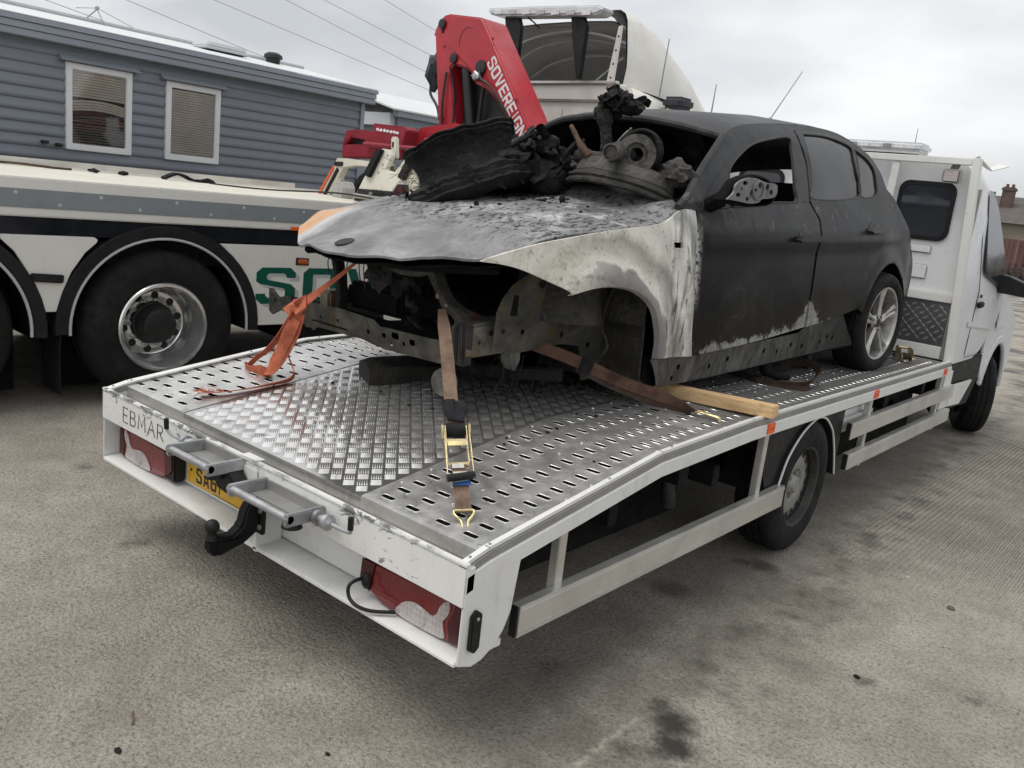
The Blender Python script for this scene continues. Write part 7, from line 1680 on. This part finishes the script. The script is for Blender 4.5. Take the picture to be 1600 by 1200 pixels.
    for q in ([(-1.80, 3.45), (-1.58, 3.44), (-1.53, 3.33), (-1.535, 2.80), (-1.60, 2.80), (-1.74, 3.17)], [(-.83, 3.42), (-.66, 3.41), (-.60, 3.30), (-.61, 2.80), (-.66, 2.80), (-.78, 3.2)]):
        b = MB(); b.prism(q, lambda u, v, d: (u, 4.52+d, v), 0, .05); H(b, 'bar_arm', 'black', parent=CB, bevel=.006)
    b = MB(); b.tube(spline([(-1.42, 4.5, 3.42), (-1.38, 4.56, 3.38), (-1.33, 4.6, 3.33)], 4), .008, 6); H(b, 'bar_cable', 'black', parent=CB)
    b = MB(); b.box((.05, 5.05, 2.60), (.30, 5.3, 2.72)); MI = H(b, 'cab_mirror', 'bag', parent=CB, bevel=.035, seg=3)
    b = MB(); b.tube(spline([(-.02, 5.1, 2.62), (.08, 5.2, 2.60), (.22, 5.35, 2.52), (.3, 5.5, 2.4)], 4), .02, 8); H(b, 'mirror_arm', 'cream', parent=CB)
    b = MB(); b.lump((.12, 5.12, 2.585), .045, .1, 1, 1, 2); H(b, 'mirror_joint', 'cream', parent=CB)
    for p, q in (((.02, 5.05, 2.7), (.03, 5.07, 3.27)), ((.3, 5.6, 2.5), (.3, 5.62, 2.92))):
        b = MB(); b.tube([p, q], [.009, .005], 6); H(b, 'aerial', 'wire', parent=CB)
    b = MB(); b.box((.015, 5.07, 3.18), (.045, 5.09, 3.20)); 
    b = MB(); b.grid([[(x, 6.36+(2.3-z)*.15, z) for x in (-2.2, -.12)] for z in (2.35, 1.6)]); H(b, 'cab_windscreen', 'glass_dark', parent=CB, solid=.005)
    b = MB(); b.box((.058, 5.3, 1.75), (.075, 6.1, 2.35)); H(b, 'cab_side_window', 'glass_dark', parent=CB, bevel=.006)
wcab()
def on_deck(b, name, label, cat, mat):
    M_ = Matrix.Translation((-2.85, 1.2, 0)) @ Matrix.Rotation(WA, 4, 'Z'); b.v = [M_ @ p for p in b.v]; return tag(b.build(name, MAT[mat], smooth=35), label, cat)
b = MB(); b.ribbon(spline([(-2.05, .90, 1.395), (-2.05, 1.0, 1.44), (-2.05, 1.08, 1.43), (-2.05, 1.16, 1.40), (-2.05, 1.28, 1.40), (-2.05, 1.36, 1.39)], 4), .09, (1, 0, 0), .02); b.lump((-2.05, 1.30, 1.40), .05, .2, 2, 1, 2, (1, 1.4, .6))
on_deck(b, 'coiled_strap', 'dark strap coil dumped on the cream truck deck below the second window', 'strap', 'strap_black')
b = MB(); b.tube(spline([(-2.2, -.45, 1.40), (-2.2, -.2, 1.405), (-2.2, .05, 1.395), (-2.2, .2, 1.395)], 4), .011, 6)
on_deck(b, 'rusty_bar', 'thin rusty bar along the far edge of the cream truck deck', 'bar', 'rust')
for k, (y, lab) in enumerate(((.32, 'small black clip beside the rusty bar end on the cream deck'), (.56, 'small dark shackle midway between bar and strap coil on the cream deck'))):
    b = MB(); b.lump((-2.05, y, 1.405), .03, .35, 2, 40+k, 2, (1, 1.5, .7)); on_deck(b, 'deck_shackle', lab, 'shackle', 'char')
b = MB(); b.tube(spline([(-.5, 2.05, 1.43), (-.9, 1.9, 1.44), (-1.4, 1.55, 1.40), (-1.9, 1.25, 1.39)], 5), .008, 6)
on_deck(b, 'black_cable', 'thin black cable trailing over the cream deck to the cradle', 'cable', 'black')
b = MB(); b.prism([(-1.40, 1.386), (-1.42, 1.50), (-1.37, 1.535), (-1.29, 1.53), (-1.25, 1.48), (-1.26, 1.386)], lambda u, v, d: (u, 2.20+d, v), 0, .14)
b.prism([(-1.385, 1.536), (-1.385, 1.56), (-1.345, 1.56), (-1.345, 1.536)], lambda u, v, d: (u, 2.24+d, v), 0, .04)
o = on_deck(b, 'jerrycan', 'milky plastic jerrycan beside the spare tyre on the cream deck', 'jerrycan', 'jerry')

# ------------------------------------------------------------------ clad cabin behind, shed, house, wires
BA = radians(2.2)
BL = thing('clad_cabin', 'long blue-grey clad cabin with two blinded windows behind the cream truck', 'cabin', (-7, 2.4, 0), BA)
def Bd(mb, name, mat, parent=None, **k): return mb.build(name, MAT[mat], parent or BL, **k)
W1, W2 = (-.0, .63), (1.095, 1.71); YA, YE = -6.0, 3.96
b = MB(); b.box((-3.0, YA, .35), (-.035, YE-.002, 2.55)); Bd(b, 'wall_core', 'clad')
ph = .112; prof_b = [(-.030, 0), (-.004, .0), (.004, .006), (.010, .016), (.013, .028), (.012, .042), (.007, .058), (.001, .076), (-.003, .094), (-.006, ph), (-.030, ph)]
segs = {}
def board(y0, y1, z):
    L_ = round(y1-y0, 3)
    if L_ not in segs:
        m = MB(); n = len(prof_b); m.add([(x, y, zz) for y in (0, L_) for x, zz in prof_b], [(j, (j+1) % n, n+(j+1) % n, n+j) for j in range(n)]+[tuple(range(n)), tuple(range(n, 2*n))])
        o = Bd(m, 'siding_board', 'clad', smooth=40); segs[L_] = o; o.location = (0, y0, z); return
    o = segs[L_].copy(); COL.objects.link(o); o.parent = BL; o.location = (0, y0, z)
z = .40
while z < 2.54:
    if 1.47 < z < 2.35:
        board(YA, W1[0]-.035, z); board(W1[1]+.035, W2[0]-.035, z); board(W2[1]+.035, YE, z)
    else: board(YA, YE, z)
    z += ph
b = MB(); b.box((.0125, YE-.05, .4), (.03, YE+.012, 2.53)); b.box((-.1, YE, .4), (.0124, YE+.012, 2.53)); Bd(b, 'corner_trim', 'clad_trim')
b = MB(); b.box((-.02, YA-.1, 2.535), (.14, YE+.10, 2.60)); Bd(b, 'fascia_board', 'clad_trim', bevel=.006)
b = MB(); b.prism([(.15, 2.605), (.145, 2.665), (.12, 2.67), (.10, 2.615), (-.02, 2.605)], lambda u, v, d: (u, d, v), YA-.1, YE+.10); Bd(b, 'gutter', 'clad_trim', smooth=50)
b = MB(); b.prism([(.16, 2.672), (.155, 2.72), (.12, 2.725), (-.02, 2.672)], lambda u, v, d: (u, d, v), YA-.12, YE+.12); Bd(b, 'eaves_trim', 'clad_trim')
b = MB(); b.prism([(.13, 2.727), (.13, 2.735), (-1.45, 2.985), (-3.1, 2.735), (-3.1, 2.70), (-1.45, 2.95)], lambda u, v, d: (u, d, v), YA-.14, YE+.13); Bd(b, 'roof_sheet', 'roof')
b = MB(); b.tube([(-1.45, YA, 3.0), (-1.45, YE+.1, 3.0)], .028, 8); Bd(b, 'ridge_cap', 'grey_vinyl')
b = MB(); b.box((-1.1, 2.05, 2.93), (-.75, 2.62, 2.985)); b.box((-1.13, 2.0, 2.90), (-.72, 2.67, 2.93)); Bd(b, 'roof_vent', 'roof', bevel=.015)
b = MB(); b.lathe([(-.02, .09), (.04, .10), (.045, .13), (.09, .12), (.12, .07), (.12, 0)], (-1.2, 3.35, 2.96), (0, 0, 1), 16); Bd(b, 'flue_cowl', 'brake')
b = MB()
for a in (0, 2.1, 4.2): b.tube([(-1.4+.15*cos(a), 1.0+.15*sin(a), 2.98), (-1.4, 1.0, 3.14)], .008, 4)
b.lump((-1.4, 1.0, 3.15), .03, .1, 1, 1, 1); b.tube([(-1.4, .75, 3.1), (-1.4, 1.0, 3.15), (-1.4, 1.45, 3.02)], .004, 4); Bd(b, 'roof_aerial', 'wire')
def window(y0, y1, z0, z1, kind):
    fr = .045
    b = MB(); b.prism([(y0-.02, z0-.02), (y1+.02, z0-.02), (y1+.02, z1+.02), (y0-.02, z1+.02)], lambda u, v, d: (d, u, v), -.03, .030, [[(y0+fr, z0+fr), (y0+fr, z1-fr), (y1-fr, z1-fr), (y1-fr, z0+fr)]]); W_ = Bd(b, 'window', 'upvc', bevel=.006)
    b = MB(); b.box((-.001, y0+fr-.004, z0+fr-.004), (.004, y1-fr+.004, z1-fr+.004)); 
    b2 = MB(); b2.box((-.034, y0, z0), (-.031, y1, z1)); Bd(b2, 'window_void', 'blind_dark', parent=W_)
    s = MB(); zz = z0+fr+.006; k = 0
    while zz < z1-fr-.004:
        bend = .0
        if kind == 1:
            t = (zz-z0)/(z1-z0)
            if .40 < t < .46 or .60 < t < .615: zz += .0265; k += 1; continue
        m = 5; pts = []
        for j in range(m+1):
            y = lerp(y0+fr, y1-fr, j/m); dz = 0
            if kind == 1: dz = -.03*((j/m)-.5)**2*4*(1 if .35 < (zz-z0)/(z1-z0) < .58 else .15)+.012*(.3 < t < .6)
            pts.append((-.012, y, zz+dz))
        s.ribbon(pts, .0235, (.45, 0, 1) if not (kind == 1 and t < .40) else (.95, 0, .35), .001); zz += .0265; k += 1
    Bd(s, 'blind_slats', 'blind', parent=W_, smooth=0)['kind'] = 'stuff'
    g = MB(); g.box((.002, y0+fr-.003, z0+fr-.003), (.006, y1-fr+.003, z1-fr+.003)); Bd(g, 'pane', 'pane', parent=W_)
    b = MB(); b.prism([(.012, z1+.045), (.075, z1+.022), (.085, z1+.030), (.015, z1+.085)], lambda u, v, d: (u, d, v), y0-.085, y1+.085); Bd(b, 'drip_hood', 'clad_trim', parent=W_)
window(W1[0]-.015, W1[1]+.015, 1.545, 2.365, 1); window(W2[0]-.015, W2[1]+.015, 1.545, 2.355, 2)
b = MB(); b.box((.012, -.28, 1.56), (.06, -.22, 1.59)) ; b.lump((.05, -.12, 1.56), .03, .1, 1, 1, 2, (1, 1.6, .7)); Bd(b, 'overflow_pipe', 'brake')

SH = thing('grey_shed', 'small grey sheet-metal shed glimpsed left of the red crane', 'shed', (-8.5, 8.2, 0), 0)
def Sd(mb, name, mat, parent=None, **k): return mb.build(name, MAT[mat], parent or SH, world=True, **k)
b = MB(); b.box((-11.0, 8.22, 0), (-8.5, 11.5, 2.55)); Sd(b, 'shed_wall', 'shed')
b = MB(); b.box((-8.5, 8.20, 0), (-8.47, 8.36, 2.55)); b.box((-8.5, 8.36, 2.42), (-8.475, 11.4, 2.55)); Sd(b, 'door_frame', 'shed')
b = MB(); b.box((-8.499, 8.42, 0), (-8.485, 11.3, 2.41)); Sd(b, 'door_leaf', 'shed')
b = MB(); b.box((-8.52, 8.12, 2.551), (-8.38, 11.5, 2.66)); Sd(b, 'shed_fascia', 'clad_trim')
b = MB(); b.box((-11, 8.1, 2.4), (-8.56, 8.2195, 2.6)) ; Sd(b, 'gable_trim', 'roof')
b = MB(); b.prism([(-8.35, 2.665), (-9.75, 3.0), (-11.1, 2.665), (-11.1, 2.64), (-9.75, 2.96), (-8.35, 2.64)], lambda u, v, d: (u, d, v), 7.98, 11.6); Sd(b, 'shed_roof', 'roof')

# terraced house and sheeted fence far to the right
HS_ = thing('terraced_house', 'distant tan rendered house with brown tiled roof and tall chimney', 'house', (-4, 46, 0), 0)
def Hd(mb, name, mat, parent=None, **k): return mb.build(name, MAT[mat], parent or HS_, world=True, **k)
b = MB(); b.box((-22, 46, 0), (14, 54, 2.62)); Hd(b, 'house_wall', 'render')
b = MB(); b.prism([(45.6, 2.63), (50, 4.05), (54.4, 2.63)], lambda u, v, d: (d, u, v), -22.3, -5.0); b.prism([(45.6, 2.63), (49.3, 3.75), (54.4, 2.63)], lambda u, v, d: (d, u, v), -5.0, 14.3); RFH = Hd(b, 'roof', 'tile')
for x, y, z1_ in ((-7.75, 48.0, 4.42), (-15, 48, 4.5), (2.4, 48, 4.3)):
    b = MB(); b.box((x, y, 3.0), (x+.5, y+.6, z1_)); b.box((x-.05, y-.05, z1_-.16), (x+.55, y+.65, z1_-.06)); cho = Hd(b, 'chimney', 'brick', parent=RFH)
    b = MB()
    for q in (.12, .38): b.lathe([(0, .08), (.16, .07), (.16, 0)], (x+q, y+.3, z1_), (0, 0, 1), 10)
    Hd(b, 'chimney_pots', 'brick', parent=RFH)
b = MB(); b.box((-8.9, 47.6, 3.2), (-8.0, 47.9, 4.12)); Hd(b, 'parapet', 'brick', parent=RFH)
for x in (-18, -13, -9.5, -1.5, 3, 8):
    b = MB(); b.box((x, 45.96, 1.0), (x+1.1, 45.995, 2.1)); wn = Hd(b, 'window', 'upvc'); b = MB(); b.box((x+.08, 45.94, 1.08), (x+1.02, 45.958, 2.02)); Hd(b, 'pane', 'glass_dark', parent=wn)
FN = thing('sheet_fence', 'faded dark red sheet fence in front of the distant house', 'fence', (-4, 43.5, 0))
k = 0; fm = None
for i in range(46):
    x = -20+i*1.3
    if fm is None:
        b = MB(); b.box((x+.02, 43.5, 0), (x+1.28, 43.54, 1.93)); 
        for q in range(6): b.box((x+.05+q*.2, 43.47, .02), (x+.13+q*.2, 43.499, 1.9))
        fm = b.build('fence_sheet', MAT['fence_red'], FN, world=True)
    else: c = dup(fm, FN); c.location = (i*1.3, 0, -.02*(i % 3))
b = MB(); b.bar((-6.55, 43.44, .75), (-6.38, 43.44, 1.75), .05, .01, (0, 1, 0)); b.bar((-7.0, 43.44, 1.6), (-6.6, 43.44, 1.66), .05, .01, (0, 1, 0)); b.build('painted_marks', MAT['white_vinyl'], FN, world=True)
for k, (x, lab) in enumerate(((-5.6, 'dull low bush at the foot of the red fence nearest the mirror'), (-3.6, 'second dull bush further right along the red fence'))):
    b = MB(); rnd = random.Random(60+k)
    for q in range(420):
        p = Vector((x+rnd.gauss(0, .5), 42.9+rnd.gauss(0, .25), abs(rnd.gauss(.25, .25)))); a = Vector((rnd.uniform(-1, 1), rnd.uniform(-1, 1), rnd.uniform(-1, 1)))*.13; c_ = Vector((rnd.uniform(-1, 1), rnd.uniform(-1, 1), rnd.uniform(-1, 1)))*.13
        b.add([p, p+a, p+c_], [(0, 1, 2)])
    tag(b.build('bush', MAT['bush'], smooth=0), lab, 'bush', 'bushes along the far fence')
# overhead cables, slung between poles outside the view
cab_pts = [((-14, 6.577, 4.193), (-14, 9.309, 3.744)), ((-14, 8.314, 4.58), (-14, 13.887, 3.85)), ((-14, 9.942, 4.942), (-14, 13.883, 4.241)), ((-14, 10.927, 5.162), (-14, 13.962, 4.659)), ((-14, 12.612, 5.537), (-14, 14.198, 5.225)), ((-14, 5.179, 3.881), (-14, 6.056, 3.754))]
labs = ['overhead cable dropping to the cabin ridge, nearest the flue', 'second overhead cable right of the cabin flue', 'third overhead cable crossing the sky left of the crane', 'fourth overhead cable, faint, left of the crane top', 'shortest overhead cable meeting the top of the red crane', 'overhead cable leaving the frame above the first window']
for (p, q), lb_ in zip(cab_pts, labs):
    p, q = Vector(p), Vector(q); dd = (q-p).normalized(); k = 2.2
    sc = lambda v: CAM+(v-CAM)*k
    P_, Q_ = sc(p), sc(q); dd = (Q_-P_).normalized()
    b = MB(); b.tube(sag(P_-dd*14, Q_+dd*(16 if 'nearest' not in lb_ and 'leaving' not in lb_ else 6), 16, .12), .013, 5)
    tag(b.build('overhead_cable', MAT['wire']), lb_, 'cable', 'overhead cables')
